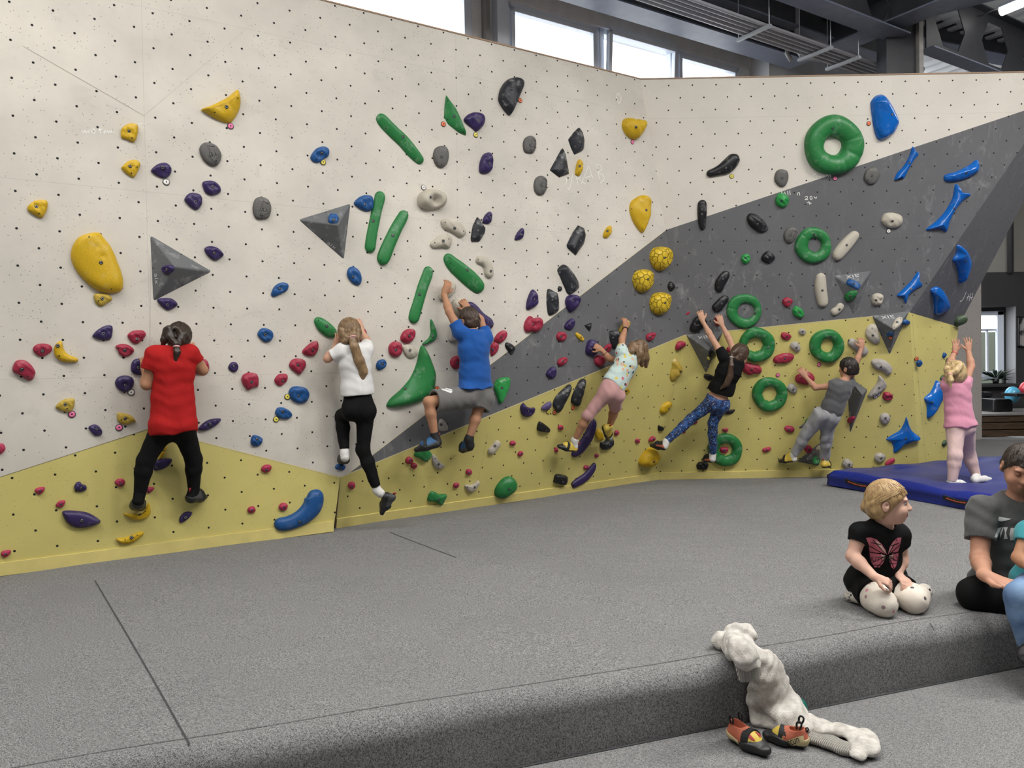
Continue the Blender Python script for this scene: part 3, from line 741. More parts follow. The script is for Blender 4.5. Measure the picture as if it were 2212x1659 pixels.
def catmull(pts, n):
    """closed smooth outline resampled to n points by arc length"""
    p = np.array(pts, float); k = len(p); out = []
    for i in range(k):
        a, b, c, d = p[i-1], p[i], p[(i+1)%k], p[(i+2)%k]
        t = np.linspace(0, 1, 12, endpoint=False)[:, None]
        out.append(.5*((2*b)+(-a+c)*t+(2*a-5*b+4*c-d)*t*t+(-a+3*b-3*c+d)*t**3))
    q = np.concatenate(out); return resample(q, n)
def resample(q, n):
    r = np.vstack([q, q[:1]]); L = np.r_[0, np.cumsum(np.linalg.norm(np.diff(r, axis=0), axis=1))]
    s = np.linspace(0, L[-1], n, endpoint=False)
    return np.stack([np.interp(s, L, r[:, i]) for i in (0, 1)], 1)
def poly_area(q):
    x, y = q[:, 0], q[:, 1]; return .5*np.sum(x*np.roll(y, -1)-np.roll(x, -1)*y)
def dome_mesh(q, h, ridge, p=2.2, rings=11, dents=(), sharp=False, smooth=True, wob=0):
    """solid on the wall: outline q, crest line ridge (1+ points) at height h"""
    n = len(q)
    R = np.array(ridge, float)
    if len(R) == 1: T = np.repeat(R, n, 0)
    else:
        T = np.empty_like(q)
        for i, a in enumerate(q):
            best = None
            for j in range(len(R)-1):
                d = R[j+1]-R[j]; t = np.clip(np.dot(a-R[j], d)/max(1e-9, np.dot(d, d)), 0, 1); c = R[j]+d*t
                e = np.linalg.norm(a-c)
                if best is None or e < best[0]: best = (e, c)
            T[i] = best[1]
    V = []
    for k in range(rings):
        th = k/rings*math.pi/2
        r = max(0, math.cos(th))**(2/p); z = math.sin(th)**(2/p)*h
        w = T+(q-T)*r
        V.append(np.c_[w, np.full(n, z)])
    V.append(np.c_[T+(q-T)*.02, np.full(n, h)])
    V = np.concatenate(V)
    if wob:
        ph = np.random.rand(3)*6; s = math.sqrt(abs(poly_area(q)))
        V[:, 2] += wob*V[:, 2]*(np.sin(V[:, 0]/s*7+ph[0])+np.sin(V[:, 1]/s*9+ph[1])+np.sin((V[:, 0]+V[:, 1])/s*13+ph[2]))/3
    for (x, y, r, d) in dents:
        g = np.exp(-(((V[:, 0]-x)**2+(V[:, 1]-y)**2)/r**2)); V[:, 2] -= d*g*np.clip(V[:, 2]/(h*.35), 0, 1)
    F = []
    for k in range(rings):
        for i in range(n): F.append((k*n+i, k*n+(i+1)%n, (k+1)*n+(i+1)%n, (k+1)*n+i))
    F.append(tuple(range(rings*n, rings*n+n)))
    return V, F
def sweep_mesh(sp, h, p=2.3, lean=0.0, n=15, m=46):
    """half-round bar along a spine of (x, y, width)"""
    s = np.array(sp, float); k = len(s)
    e = np.vstack([2*s[0]-s[1], s, 2*s[-1]-s[-2]]); out = []
    for i in range(1, k):
        a, b, c, d = e[i-1], e[i], e[i+1], e[i+2]
        t = np.linspace(0, 1, 14, endpoint=(i == k-1))[:, None]
        out.append(.5*((2*b)+(-a+c)*t+(2*a-5*b+4*c-d)*t*t+(-a+3*b-3*c+d)*t**3))
    q = np.concatenate(out); L = np.r_[0, np.cumsum(np.linalg.norm(np.diff(q[:, :2], axis=0), axis=1))]
    w0, w1 = s[0, 2]*.5, s[-1, 2]*.5; wm = s[:, 2].max()
    x = (1-np.cos(np.linspace(0, math.pi, m)))/2*L[-1]
    C = np.stack([np.interp(x, L, q[:, i]) for i in range(3)], 1)
    V = []
    for i in range(m):
        a, b = C[max(i-1, 0), :2], C[min(i+1, m-1), :2]; d = (b-a)/max(1e-9, np.linalg.norm(b-a)); nn = np.array([-d[1], d[0]])
        r0, r1 = min(1, x[i]/w0), min(1, (L[-1]-x[i])/w1)
        e0 = math.sqrt(max(0.0, 1-(1-r0)**2))*math.sqrt(max(0.0, 1-(1-r1)**2)); e0 = max(e0, .04)
        hw = C[i, 2]/2*e0; hh = h*(C[i, 2]/wm)**.6*e0**.7
        for j in range(n+1):
            t = math.pi*j/n; c, sn = math.cos(t), math.sin(t)
            u = math.copysign(abs(c)**(2/p), c); z = sn**(2/p)
            o = nn*(u*hw+lean*hw*z*z); V.append((C[i, 0]+o[0], C[i, 1]+o[1], z*hh))
    F = []
    for i in range(m-1):
        for j in range(n): a = i*(n+1)+j; F.append((a, a+1, a+n+2, a+n+1))
    F += [tuple(range(n+1)), tuple(range((m-1)*(n+1), m*(n+1)))[::-1]]
    return np.array(V), F
def ring_mesh(out, inn, h, n=72, m=16, cracks=()):
    """doughnut on the wall between two outlines"""
    V = []
    for j in range(m+1):
        t = j/m; r = .5-.5*math.cos(t*math.pi)
        w = out+(inn-out)*r; z = h*(math.sin(t*math.pi)**.75)*(1.08-.28*t)
        if j == m: z = 0
        V.append(np.c_[w, np.full(n, z)])
    V = np.concatenate(V)
    for (ang, wd, dp) in cracks:
        c = V[:, :2]-V[:, :2].mean(0); a = np.arctan2(c[:, 1], c[:, 0]); d = np.abs((a-ang+math.pi)%(2*math.pi)-math.pi)
        V[:, 2] -= dp*np.exp(-(d/wd)**2)*np.clip(V[:, 2]/(h*.5), 0, 1)
    F = [(j*n+i, j*n+(i+1)%n, (j+1)*n+(i+1)%n, (j+1)*n+i) for j in range(m) for i in range(n)]
    return V, F
def bolt_mesh():
    mb = MB(); n = 20
    prof = [(.0130, 0), (.0130, .0010), (.0098, .0012), (.0098, .003), (.0055, .0034), (.0050, .0015)]
    v = []; f = []
    for (r, z) in prof:
        for i in range(n): v.append((r*math.cos(2*math.pi*i/n), r*math.sin(2*math.pi*i/n), z))
    for k in range(len(prof)-1):
        for i in range(n): f.append((k*n+i, k*n+(i+1)%n, (k+1)*n+(i+1)%n, (k+1)*n+i))
    mi = [1 if k in (0, 1, 4) else 0 for k in range(len(prof)-1) for i in range(n)]
    f.append(tuple(range((len(prof)-1)*n, len(prof)*n))); mi.append(1)
    me = mesh(v, f, True, mi); me.name = 'bolt'
    me.materials.append(m_bolt); me.materials.append(m_dark); return me
BOLT = bolt_mesh()
def screw_mesh():
    n = 12; v = [(.0042*math.cos(2*math.pi*i/n), .0042*math.sin(2*math.pi*i/n), .0012) for i in range(n)]+[(.005*math.cos(2*math.pi*i/n), .005*math.sin(2*math.pi*i/n), -.001) for i in range(n)]
    me = mesh(v, [tuple(range(n))]+[(i, i+n, (i+1)%n+n, (i+1)%n) for i in range(n)], False); me.name = 'screw'; me.materials.append(m_dark); return me
SCREW = screw_mesh()
def add_fix(o, V, F, pts, fa, c, size):
    bv = BVHTree.FromPolygons([Vector(x) for x in V.tolist()], F)
    for i, (px, py) in enumerate(pts):
        # where the sight line through this pixel meets the hold
        inv = o.matrix_world.inverted(); a = inv @ CAM; d = (inv.to_3x3() @ ray(px, py)).normalized()
        hit, nrm, _, _ = bv.ray_cast(a, d)
        if hit is None: continue
        if nrm.dot(a-hit) < 0: nrm = -nrm
        b = bpy.data.objects.new('bolt' if i == 0 else 'screw', BOLT if i == 0 else SCREW); COL.objects.link(b)
        q = nrm.to_track_quat('Z', 'Y').to_matrix().to_4x4(); q.translation = hit+nrm*.0008
        s = min(1.0, size/.075) if i == 0 else min(1.0, max(.6, size/.1))
        b.parent = o; b.matrix_local = q @ Matrix.Scale(s, 4)
def pairs(xs): return [(xs[i], xs[i+1]) for i in range(0, len(xs), 2)]
def triples(xs): return [(xs[i], xs[i+1], xs[i+2]) for i in range(0, len(xs), 3)]
NHOLD = [0]
def place(V, F, fa, c, color, label, name, cat, group, smooth=True, bolts=(), size=.1, mat=None):
    me = mesh(V.tolist(), F, smooth)
    o = link(name, me, mat or RC[color], mw=fa.mat(c), label=label, cat=cat, group=group)
    add_fix(o, V, F, bolts, fa, c, size); NHOLD[0] += 1
    return o
def local(fa, c, pts):
    r = []
    for p in pts:
        d = fa.hit(*p)-c; r.append((d.dot(fa.u), d.dot(fa.v)))
    return np.array(r)
GRP = dict(yellow='yellow climbing holds', mustard='yellow climbing holds', purple='purple climbing holds', red='crimson climbing holds', pink='small pink footholds',
           blue='dark blue climbing holds', green='green climbing holds', bone='bone white climbing holds', pale='pale grey climbing holds', grey='grey oval holds',
           black='black climbing holds', slate='black climbing holds', gloss='glossy blue climbing holds', lime='green climbing holds', olive='green climbing holds', violet='purple climbing holds')
def D(fac, color, fr, xs, label, bolts=(), k=.36, p=2.3, ridge=None, sharp=False, dents=(), wob=.12, n=56, name='climbing_hold', faceted=False):
    """domed hold from its outline in a zoomed crop of the photograph"""
    fa = FAC[fac] if isinstance(fac, str) else fac
    px = [P(fr, *q) for q in pairs(xs)]
    cx, cy = np.mean(px, 0); c = fa.hit(cx, cy)
    q0 = local(fa, c, px); q = resample(q0, n) if sharp else catmull(q0, n)
    if poly_area(q) < 0: q = q[::-1].copy()
    s = math.sqrt(abs(poly_area(q))); h = k*s
    c2 = q.mean(0)
    if ridge: rd = local(fa, c, [P(fr, *r) for r in pairs(ridge)])-0
    elif color in ('red', 'blue', 'yellow', 'mustard', 'purple', 'pink') and not sharp and len(xs) < 24:
        rd = np.array([c2+(-.20*s, .10*s), c2+(.20*s, .14*s)])
        if bolts and not dents and color != 'pink': dents = ((bolts[0], bolts[1], .20, .10),)
    else: rd = np.array([c2])
    bp = [P(fr, *b) for b in pairs(bolts)]
    dn = [(*(local(fa, c, [P(fr, x, y)])[0]), r*s, d*s) for (x, y, r, d) in dents]
    V, F = dome_mesh(q, h, rd, p, dents=dn, wob=wob)
    return place(V, F, fa, c, color, label, name, 'climbing hold', GRP[color], not faceted, bp, s)
def S(fac, color, fr, xs, label, bolts=(), k=.5, p=2.3, lean=0, name='climbing_hold'):
    fa = FAC[fac] if isinstance(fac, str) else fac
    tr = triples(xs); px = [P(fr, a, b) for a, b, w in tr]
    c = fa.hit(*np.mean(px, 0)); q = local(fa, c, px)
    W = []
    for (X, Y), (a, b, w) in zip(px, tr):
        wp = w/FR[fr][2]; p0, p1 = fa.hit(X-wp/2, Y), fa.hit(X+wp/2, Y); p2, p3 = fa.hit(X, Y-wp/2), fa.hit(X, Y+wp/2)
        W.append(((p1-p0).length+(p3-p2).length)/2)
    sp = np.c_[q, W]; h = k*max(W)
    V, F = sweep_mesh(sp, h, p, lean)
    return place(V, F, fa, c, color, label, name, 'climbing hold', GRP[color], True, [P(fr, *b) for b in pairs(bolts)], max(W))
def R(fac, fr, cx, cy, rx, ry, ix, iy, irx, iry, label, bolts=(), octo=False, k=.55, seed=1):
    fa = FAC[fac]; rs = np.random.RandomState(seed); n = 72
    t = np.linspace(0, 2*math.pi, n, endpoint=False)
    w = 1+.018*np.sin(3*t+rs.rand()*6)+.012*np.sin(5*t+rs.rand()*6)
    po = [P(fr, cx+rx*a*math.cos(u), cy-ry*a*math.sin(u)) for a, u in zip(w, t)]
    if octo:
        sec = 2*math.pi/8; wi = math.cos(sec/2)/np.cos((t % sec)-sec/2)*1.03
    else: wi = 1+.03*np.sin(4*t)
    pi_ = [P(fr, ix+irx*a*math.cos(u), iy-iry*a*math.sin(u)) for a, u in zip(wi, t)]
    c = fa.hit(*P(fr, cx, cy)); o, i = local(fa, c, po), local(fa, c, pi_)
    h = k*(np.linalg.norm(o[0])-np.linalg.norm(i[0]-o.mean(0)*0))*1.0
    cr = [(a, .035, h*.10) for a in (rs.rand(5)*6.28-3.14)]
    V, F = ring_mesh(o, i, h, n, cracks=cr)
    return place(V, F, fa, c, 'green', label, 'ring_hold', 'ring hold', 'green ring holds', True, [P(fr, *b) for b in pairs(bolts)], .12)
def local_facet(pts):
    return Facet(pts)

# ---- grey pyramid volumes
def volume(fac, fr, corners, apex, hgt, label, inset=.0):
    fa = FAC[fac]; cs = [fa.hit(*P(fr, *q)) for q in pairs(corners)]
    ap = fa.hit(*P(fr, *apex), off=hgt); c = sum(cs, Vector())/3
    L = [Vector(((q-c).dot(fa.u), (q-c).dot(fa.v), (q-c).dot(fa.n))) for q in cs+[ap]]
    me = mesh(L, [(0,1,3), (1,2,3), (2,0,3), (0,2,1)], False)
    bm = bmesh.new(); bm.from_mesh(me); bmesh.ops.recalc_face_normals(bm, faces=bm.faces)
    bmesh.ops.bevel(bm, geom=[e for e in bm.edges if any(v.co.z > hgt*.5 for v in e.verts)], offset=.012, segments=3, affect='EDGES', profile=.5)
    bm.to_mesh(me); bm.free()
    for p_ in me.polygons: p_.use_smooth = False
    o = link('wall_volume', me, RC['wood'], mw=fa.mat(c), label=label, cat='wall volume', group='grey pyramid volumes')
    faces = [Facet([cs[i], cs[(i+1)%3], ap]) for i in range(3)]
    for i, j in ((0,1), (1,2), (2,0)):
        p_ = cs[i]*.47+cs[j]*.47+ap*.06
        b = bpy.data.objects.new('screw', SCREW); COL.objects.link(b)
        f_ = faces[i]; b.parent = o; b.matrix_local = o.matrix_world.inverted() @ f_.mat(p_+f_.n*.001)
    return o, faces
v1, v1f = volume('W','c',(1282,112,1807,420,1308,673),(1497,380),.14,'grey pyramid volume pointing right, above the girl in the red shirt')
v2, v2f = volume('W','b',(415,1282,857,1145,800,1622),(750,1325),.14,'grey pyramid volume pointing left with a blue hold on its upper face')
v3, v3f = volume('Y','j',(432,648,855,605,660,1087),(690,830),.20,'grey pyramid volume under the hands of the girl in speckled leggings')
v4, v4f = volume('B','i',(935,1290,1190,1258,1072,1562),(1095,1390),.10,'grey pyramid volume on the grey field carrying a blue and a green hold')
v5, v5f = volume('Y','l',(480,325,907,275,683,773),(745,490),.18,'grey pyramid volume hanging at the top right of the yellow field')
v6, v6f = volume('Y','l',(195,1000,432,1170,232,1669),(375,1225),.16,'tall grey pyramid volume directly behind the boy in grey')
v7, v7f = volume('Y','n',(1690,880,1960,660,1945,928),(1900,850),.10,'low grey pyramid volume between the feet of the boy in grey')
v8, v8f = volume('Y','n',(1703,500,1905,330,1925,505),(1840,440),.08,'grey pyramid volume half hidden behind the thigh of the boy in grey')

# ---- yellow
D('W','yellow','a',(1713,345,1800,310,1930,245,2010,180,2035,185,2050,270,2040,350,1985,440,1940,460,1850,430,1760,375),'large yellow fin-shaped hold near the top of the left wall',(1933,320,1833,367,2030,245),k=.34,ridge=(1800,345,1930,300,2010,240),p=1.8)
D('W','yellow','a',(1035,510,1075,475,1125,460,1175,480,1172,560,1150,615,1125,622,1085,600,1040,590,1030,560),'yellow jug on the far left, uppermost of three alike',(1101,528,1127,585),dents=((1090,540,.25,.12),))
D('W','yellow','a',(1040,830,1090,785,1150,772,1195,800,1180,860,1150,915,1125,920,1070,885,1037,850),'yellow jug just left of the round purple hold with a white tag',(1110,825,1122,885,1170,832))
D('W','yellow','a',(240,1165,300,1120,365,1112,405,1130,400,1200,370,1260,340,1268,280,1235,238,1205),'yellow jug near the left edge above the big yellow shield',(312,1170,332,1230))
D('W','yellow','c',(605,260,625,190,670,130,740,100,840,90,890,140,950,220,1010,360,1045,470,1048,550,1020,595,940,608,860,595,760,535,660,430,610,330),'very large yellow shield-shaped hold with a curved crease',(862,345,760,126,952,571),k=.24,ridge=(760,160,850,300,930,480),dents=((870,300,.06,.03),(820,220,.05,.03)),wob=.03,n=90)
D('W','mustard','c',(800,620,840,608,900,612,940,630,958,660,920,690,880,715,840,712,810,680),'small yellow hold right below the big yellow shield',(875,652,842,672))
D('W','mustard','e',(473,195,510,150,570,122,632,125,632,185,610,230,570,240,510,220),'dusty yellow hold above a pink tag, left of the red shirt',(556,173,573,208))
D('W','mustard','e',(997,250,1060,247,1120,270,1158,315,1120,335,1070,345,1010,320),'dusty yellow hold just above the yellow field beside the red-shirted girl',(1071,293,1035,305))
D('W','yellow','c',(460,1080,480,1035,515,1012,532,1025,545,1085,585,1130,640,1150,668,1170,655,1192,590,1195,520,1185,470,1145),'yellow banana-shaped hold near the left edge of the wall',(493,1055,505,1140),ridge=(500,1060,510,1130,600,1170),wob=0)
D('W','yellow','e',(1052,1100,1130,1110,1210,1100,1245,1050,1270,1008,1283,1060,1280,1110,1240,1145,1170,1155,1110,1140),'yellow crescent foothold under the left foot of the red-shirted girl',(1195,1112,1243,1084),ridge=(1120,1120,1200,1125,1262,1070),p=2.6)
D('W','yellow','e',(988,1320,1060,1310,1130,1285,1190,1258,1228,1268,1190,1310,1130,1350,1050,1358),'thin yellow foothold lowest on the yellow field near the floor',(1123,1308,1170,1288,1068,1325),ridge=(1040,1332,1180,1285))
D('W','yellow','e',(1355,635,1375,570,1400,525,1425,530,1410,580,1380,630),'small yellow hold seen between the legs of the red-shirted girl',(1393,568))
D('W','yellow','g',(1355,470,1370,425,1410,420,1450,428,1500,430,1548,450,1545,490,1510,560,1480,597,1440,597,1390,560,1362,510),'big yellow knuckle-shaped jug beside the inner corner of the wall',(1478,492),k=.5,dents=((1450,440,.12,.12),(1500,445,.10,.08)))
D('W','yellow','g',(1418,1180,1440,1120,1520,1075,1575,1105,1583,1180,1570,1280,1530,1388,1510,1385,1460,1320,1430,1250),'large yellow tooth-shaped hold just left of the inner wall corner',(1565,1200,1440,1190,1533,1362),k=.3,ridge=(1545,1130,1540,1250))
D('W','yellow','g',(955,890,970,800,990,768,1013,800,1012,850,990,907,960,900),'small slim yellow hold beside the chalk letters',(997,825,990,877),k=.45)
D('W','yellow','g',(1192,1425,1210,1370,1240,1337,1258,1340,1255,1400,1225,1440),'small yellow hold right of the faceted black hold, below the wall corner',(1233,1378),k=.45)
for xs, b, lab in (((1353,100,1380,30,1450,12,1510,40,1528,110,1500,180,1440,220,1380,180),(1485,105),'yellow cobbled ball hold, highest of the three on the grey field'),
                   ((1207,290,1230,230,1290,205,1350,225,1370,290,1350,360,1290,403,1230,370),(1342,290),'yellow cobbled ball hold, leftmost of the three on the grey field'),
                   ((1353,485,1380,420,1440,400,1500,420,1518,480,1490,560,1430,595,1370,560),(1487,490),'yellow cobbled ball hold, lowest of the three on the grey field')):
    o = D('W','yellow','h',xs,lab,b,k=.5,p=2.2,wob=0,n=64)
N = NT('cobbled_yellow_resin'); vo = N.n('ShaderNodeTexVoronoi', feature='DISTANCE_TO_EDGE'); N.l(N.coord(), vo.inputs['Vector']); vo.inputs['Scale'].default_value = 17
e_ = N.ramp(vo.outputs['Distance'], (0,.10,0,1))
N.base(N.mix(N.ramp(vo.outputs['Distance'], (0,.06,0,1)), (.40,.26,.012,1), (.64,.44,.02,1))); N.rough(.45); N.bump(e_, .9, .012)
for o in list(COL.objects):
    if 'cobbled' in o.get('label', ''): o.data.materials[0] = N.m
S('W','yellow','h',(722,750,22,755,780,38,790,812,28),'thin yellow stick hold slanting on the grey field',(772,785))
D('W','mustard','h',(1093,725,1110,690,1150,640,1180,650,1175,690,1130,740,1105,757),'yellow hold gripped by the raised hand of the girl in the mint shirt',(),k=.4)
D('Y','mustard','j',(215,940,235,900,295,883,330,930,375,1000,387,1060,350,1120,300,1165,250,1195,230,1170,220,1080),'large yellow comma-shaped hold with chalked face near the corner',(370,1067),k=.42,dents=((260,1000,.2,.1),))
D('A','yellow','j',(130,1510,150,1460,200,1415,255,1410,258,1450,220,1510,180,1545,140,1540),'flat yellow oval hold left of the speckled leggings',(235,1495),k=.3)
D('A','yellow','h',(1120,1215,1150,1210,1178,1235,1165,1265,1125,1272,1105,1245),'yellow hold at the waist of the girl in pink leggings',(1157,1243))
D('A','mustard','h',(1135,1150,1150,1110,1185,1085,1210,1075,1200,1105,1165,1145),'yellow hold peeking out behind the mint donut shirt',())
D('A','yellow','m',(1185,560,1205,520,1230,505,1260,560,1275,630,1230,640,1195,610),'yellow hold behind the raised foot of the girl in pink leggings',())
D('A','yellow','m',(1680,880,1720,790,1790,730,1840,720,1890,780,1885,830,1850,900,1780,937,1700,920),'big yellow egg-shaped hold under the outstretched foot in speckled leggings',(1858,882),k=.5)

# ---- purple
D('W','purple','a',(1288,870,1320,825,1370,800,1420,800,1460,840,1455,895,1410,930,1350,915),'purple hold directly above a white tag on the left wall',(1388,838,1322,862),dents=((1380,890,.2,.1),))
D('W','purple','a',(1725,970,1770,950,1830,958,1875,1000,1878,1050,1810,1077,1750,1050),'purple hold, upper right of a close pair below the grey oval',(1815,1000,1857,1033))
D('W','purple','a',(1575,1100,1610,1060,1660,1053,1715,1080,1722,1150,1680,1200,1630,1180,1580,1130),'purple hold, lower left of a close pair below the grey oval',(1668,1130,1712,1142))
D('W','purple','a',(1745,1525,1790,1507,1850,1520,1895,1560,1905,1590,1850,1630,1800,1615,1755,1570),'purple hold just right of the pyramid volume above the red shirt',(1828,1567,1882,1590))
D('W','purple','c',(1340,660,1400,647,1470,655,1515,700,1480,735,1430,750,1370,710),'purple hold under the lower tip of the right-pointing pyramid volume',(1429,705,1378,685,1483,705))
D('W','purple','c',(790,965,830,920,900,882,955,885,960,940,940,1000,870,1007,800,985),'purple wedge hold left of the topmost crimson hold by the red shirt',(883,950,937,917))
D('W','purple','c',(1115,1230,1135,1180,1185,1162,1225,1180,1250,1230,1240,1290,1180,1303,1125,1280),'purple hold touching the left sleeve of the red-shirted girl',(1180,1242))
D('W','purple','c',(980,1365,1010,1320,1080,1307,1135,1335,1138,1390,1090,1445,1040,1445,995,1410),'purple hold beside a white tag near the left elbow of the red shirt',(1070,1392))
D('W','purple','c',(1948,1230,1975,1195,2015,1197,2033,1230,2020,1270,1990,1280,1955,1260),'small round purple hold between the red shirt and the crimson holds',(1996,1230))
D('W','purple','e',(755,365,790,345,820,345,850,365,872,400,860,435,810,437,770,400),'knobbly purple hold just above the left yellow field',(826,382,778,372))
D('W','purple','e',(1690,375,1740,325,1800,297,1880,292,1875,320,1830,360,1760,392,1700,393),'long purple hold at the right hip of the red-shirted girl',(1793,345,1853,310),ridge=(1730,360,1840,320))
D('W','purple','e',(1310,700,1330,650,1400,635,1465,637,1455,675,1410,715,1340,737,1310,730),'purple hold on the yellow field between the black-legged knees',(1337,710,1437,665))
D('W','purple','e',(632,875,650,840,680,830,700,850,735,865,735,900,690,917,645,905),'small lumpy purple hold among pink footholds at lower left',(693,885),k=.45)
D('W','purple','e',(530,1095,560,1077,660,1080,760,1100,858,1165,800,1205,700,1227,620,1215,560,1165),'large purple leaf-shaped hold low on the left yellow field',(699,1165,573,1125),k=.28,ridge=(590,1130,780,1165),wob=.03)
D('W','purple','e',(1530,1175,1535,1130,1580,1090,1635,1090,1630,1120,1590,1160,1550,1180),'small purple eye-shaped hold below the right shoe of the red-shirted girl',(1583,1138,1555,1152),ridge=(1555,1155,1610,1110))
D('W','purple','b',(1822,430,1860,385,1920,367,1985,390,2000,440,1980,490,1930,532,1900,510,1850,470),'purple shell-like hold with a yellow tag beneath, beside the green shard',(1945,435),dents=((1890,470,.2,.1),))
D('W','purple','b',(1955,870,1960,790,1990,725,2040,710,2060,750,2065,830,2040,880,1990,893),'tall purple hold right of the grey oval without a star',(2045,803,2025,855),k=.4)
D('W','purple','g',(165,1300,185,1245,225,1213,245,1240,240,1290,220,1318,180,1315),'small purple hold touching a faceted black hold',(232,1262),k=.4)
D('W','purple','g',(440,1455,460,1395,500,1353,517,1375,510,1430,485,1452),'small purple hold alone on the white wall right of centre',(493,1408,475,1435),k=.4)
D('W','purple','h',(303,545,310,460,345,382,375,390,395,450,395,500,350,540),'tall purple hold left of the narrow black slab',(375,462),k=.4)
D('W','purple','h',(633,480,650,435,700,420,745,435,752,480,720,540,675,570,645,530),'purple hold straddling the edge of white and grey fields',(703,473),k=.45)
D('W','purple','h',(627,690,650,650,690,622,712,640,705,690,680,722,635,712),'purple hold on the grey field above the thin yellow stick',(678,675),k=.4)
D('W','purple','h',(807,900,820,830,850,803,890,815,910,860,900,920,870,943,820,930),'purple hold pinched by the lower hand of the girl in the mint shirt',(858,885,845,825),k=.42)
D('W','purple','h',(470,1095,500,1050,540,1035,553,1070,545,1120,515,1138,480,1120),'purple hold lowest on the grey field, right of the green shield',(),k=.4)
D('A','purple','h',(250,1380,275,1345,300,1370,335,1385,372,1385,360,1430,310,1465,265,1445),'purple moon-shaped hold on the yellow field below the grey',(322,1415,285,1362,305,1448))
D('A','violet','h',(427,1390,450,1360,500,1330,515,1345,510,1380,470,1408,435,1403),'dusty violet hold with a yellow tag left of the black slabs',())
S('W','purple','d',(1850,695,62,1905,740,80,1960,820,105,2020,860,100,2068,890,75),'long purple boomerang hold behind the head of the boy in blue',(2067,880),k=.4)
S('A','purple','m',(1172,395,40,1150,480,95,1100,600,118,1020,720,110,960,775,90,915,800,45),'big purple banana-shaped hold behind the girl in pink leggings',(),k=.35)
S('A','purple','m',(1180,893,36,1145,965,78,1070,1055,88,985,1110,84,912,1155,60),'purple banana-shaped hold lying just above the floor',(935,1135),k=.4)

# ---- crimson
D('W','red','c',(1087,970,1115,935,1165,922,1220,925,1245,955,1220,1000,1170,1037,1120,1020),'crimson hold right of the purple wedge, nearest above the red-shirted girl',(1170,997,1208,980),dents=((1165,985,.18,.1),))
D('W','red','c',(985,1060,1025,1040,1090,1045,1142,1085,1125,1125,1070,1150,1020,1130,1005,1095),'crimson three-holed hold left of the red-shirted girl\'s shoulder',(1065,1097,1010,1070,1120,1100))
D('W','red','c',(280,1080,310,1045,370,1035,430,1050,445,1085,420,1120,360,1148,300,1120),'crimson oval hold directly left of the yellow banana-shaped hold',(362,1100,316,1100,410,1086))
D('W','red','c',(107,1240,135,1185,200,1175,260,1210,300,1270,298,1305,275,1345,230,1345,180,1310,115,1280),'large crimson jug at the far left with a rolled lip',(186,1257,238,1320),k=.42,dents=((200,1265,.2,.14),))
D('W','red','c',(1620,1255,1680,1200,1740,1168,1775,1195,1782,1265,1740,1295,1660,1290),'crimson hold behind the right elbow of the red-shirted girl',(1752,1265))
D('W','red','c',(2058,1340,2075,1300,2120,1283,2180,1290,2203,1330,2200,1400,2160,1410,2115,1432,2075,1390),'crimson hold right of the red shirt with notched lower edge',(2146,1365,2105,1398),k=.42,dents=((2150,1345,.2,.1),))
D('W','pink','e',(-40,520,0,505,30,510,47,545,30,580,0,597,-40,580),'pink hold cut by the left edge of the picture',())
D('W','pink','e',(977,835,1000,810,1040,805,1068,830,1050,865,1015,873,990,855),'pink foothold left of the red-shirted girl\'s shin',(1030,850),k=.45)
D('W','pink','e',(297,900,330,880,380,878,375,910,345,940,310,930),'pink foothold left of the lumpy purple hold',(343,912),k=.45)
D('W','pink','e',(475,1030,505,995,555,992,550,1025,525,1050,485,1045),'square pink foothold above the purple leaf-shaped hold',(520,1027),k=.45,p=3)
D('W','pink','e',(1248,885,1270,878,1315,880,1305,905,1270,932,1250,915),'pink foothold beside the left ankle of the red-shirted girl',(1275,912),k=.45)
D('W','pink','e',(2110,1070,2130,1045,2165,1042,2180,1070,2165,1095,2125,1097),'pink foothold left of the one above the big blue arc',(2150,1075),k=.5)
D('W','pink','e',(8,1440,30,1420,90,1415,85,1450,45,1478,15,1465),'pink foothold lowest of all, at the left floor edge',(48,1450),k=.45)
D('W','red','d',(447,1095,490,1050,540,1017,575,1020,580,1080,550,1135,500,1143,455,1125),'crimson hold lower left of the green oval by the white shirt',(537,1090,475,1107),k=.4)
D('W','red','d',(332,1225,355,1175,410,1162,465,1180,473,1230,440,1285,415,1300,370,1270),'round crimson hold between two others left of the white shirt',(407,1221,425,1275),dents=((407,1225,.2,.1),))
D('W','red','d',(207,1345,240,1300,295,1292,320,1310,310,1360,265,1397,225,1385),'small crimson hold above the blue hold with a yellow tag',(280,1358,245,1362))
D('W','red','d',(1282,1000,1300,940,1350,910,1400,920,1405,970,1370,1025,1320,1033),'crimson hold left of the small green crescent',(1360,970,1310,1002),k=.42)
D('W','red','d',(1183,1055,1230,1017,1280,1030,1295,1085,1280,1135,1235,1153,1190,1125),'crimson hold touching a bone white hold above the big green wave',(1246,1090,1235,1130),k=.42,dents=((1240,1080,.2,.1),))
D('W','red','d',(935,960,960,905,985,920,993,960,975,1000,945,1030),'crimson hold under the right hand of the white-shirted girl',())
D('W','red','d',(1707,1180,1740,1145,1800,1140,1820,1190,1800,1240,1745,1253,1712,1225),'crimson hold against the left side of the blue shirt',(1768,1202,1740,1225),k=.42)
D('W','red','d',(2080,1000,2110,950,2160,922,2187,940,2180,985,2140,1030,2095,1030),'crimson hold at the right shoulder of the boy in blue',(2147,977),k=.42,dents=((2145,975,.2,.12),))
D('W','red','d',(2050,1060,2080,1022,2112,1040,2115,1080,2090,1125,2055,1140),'crimson hold half hidden by the right side of the blue shirt',(2072,1090),k=.4)
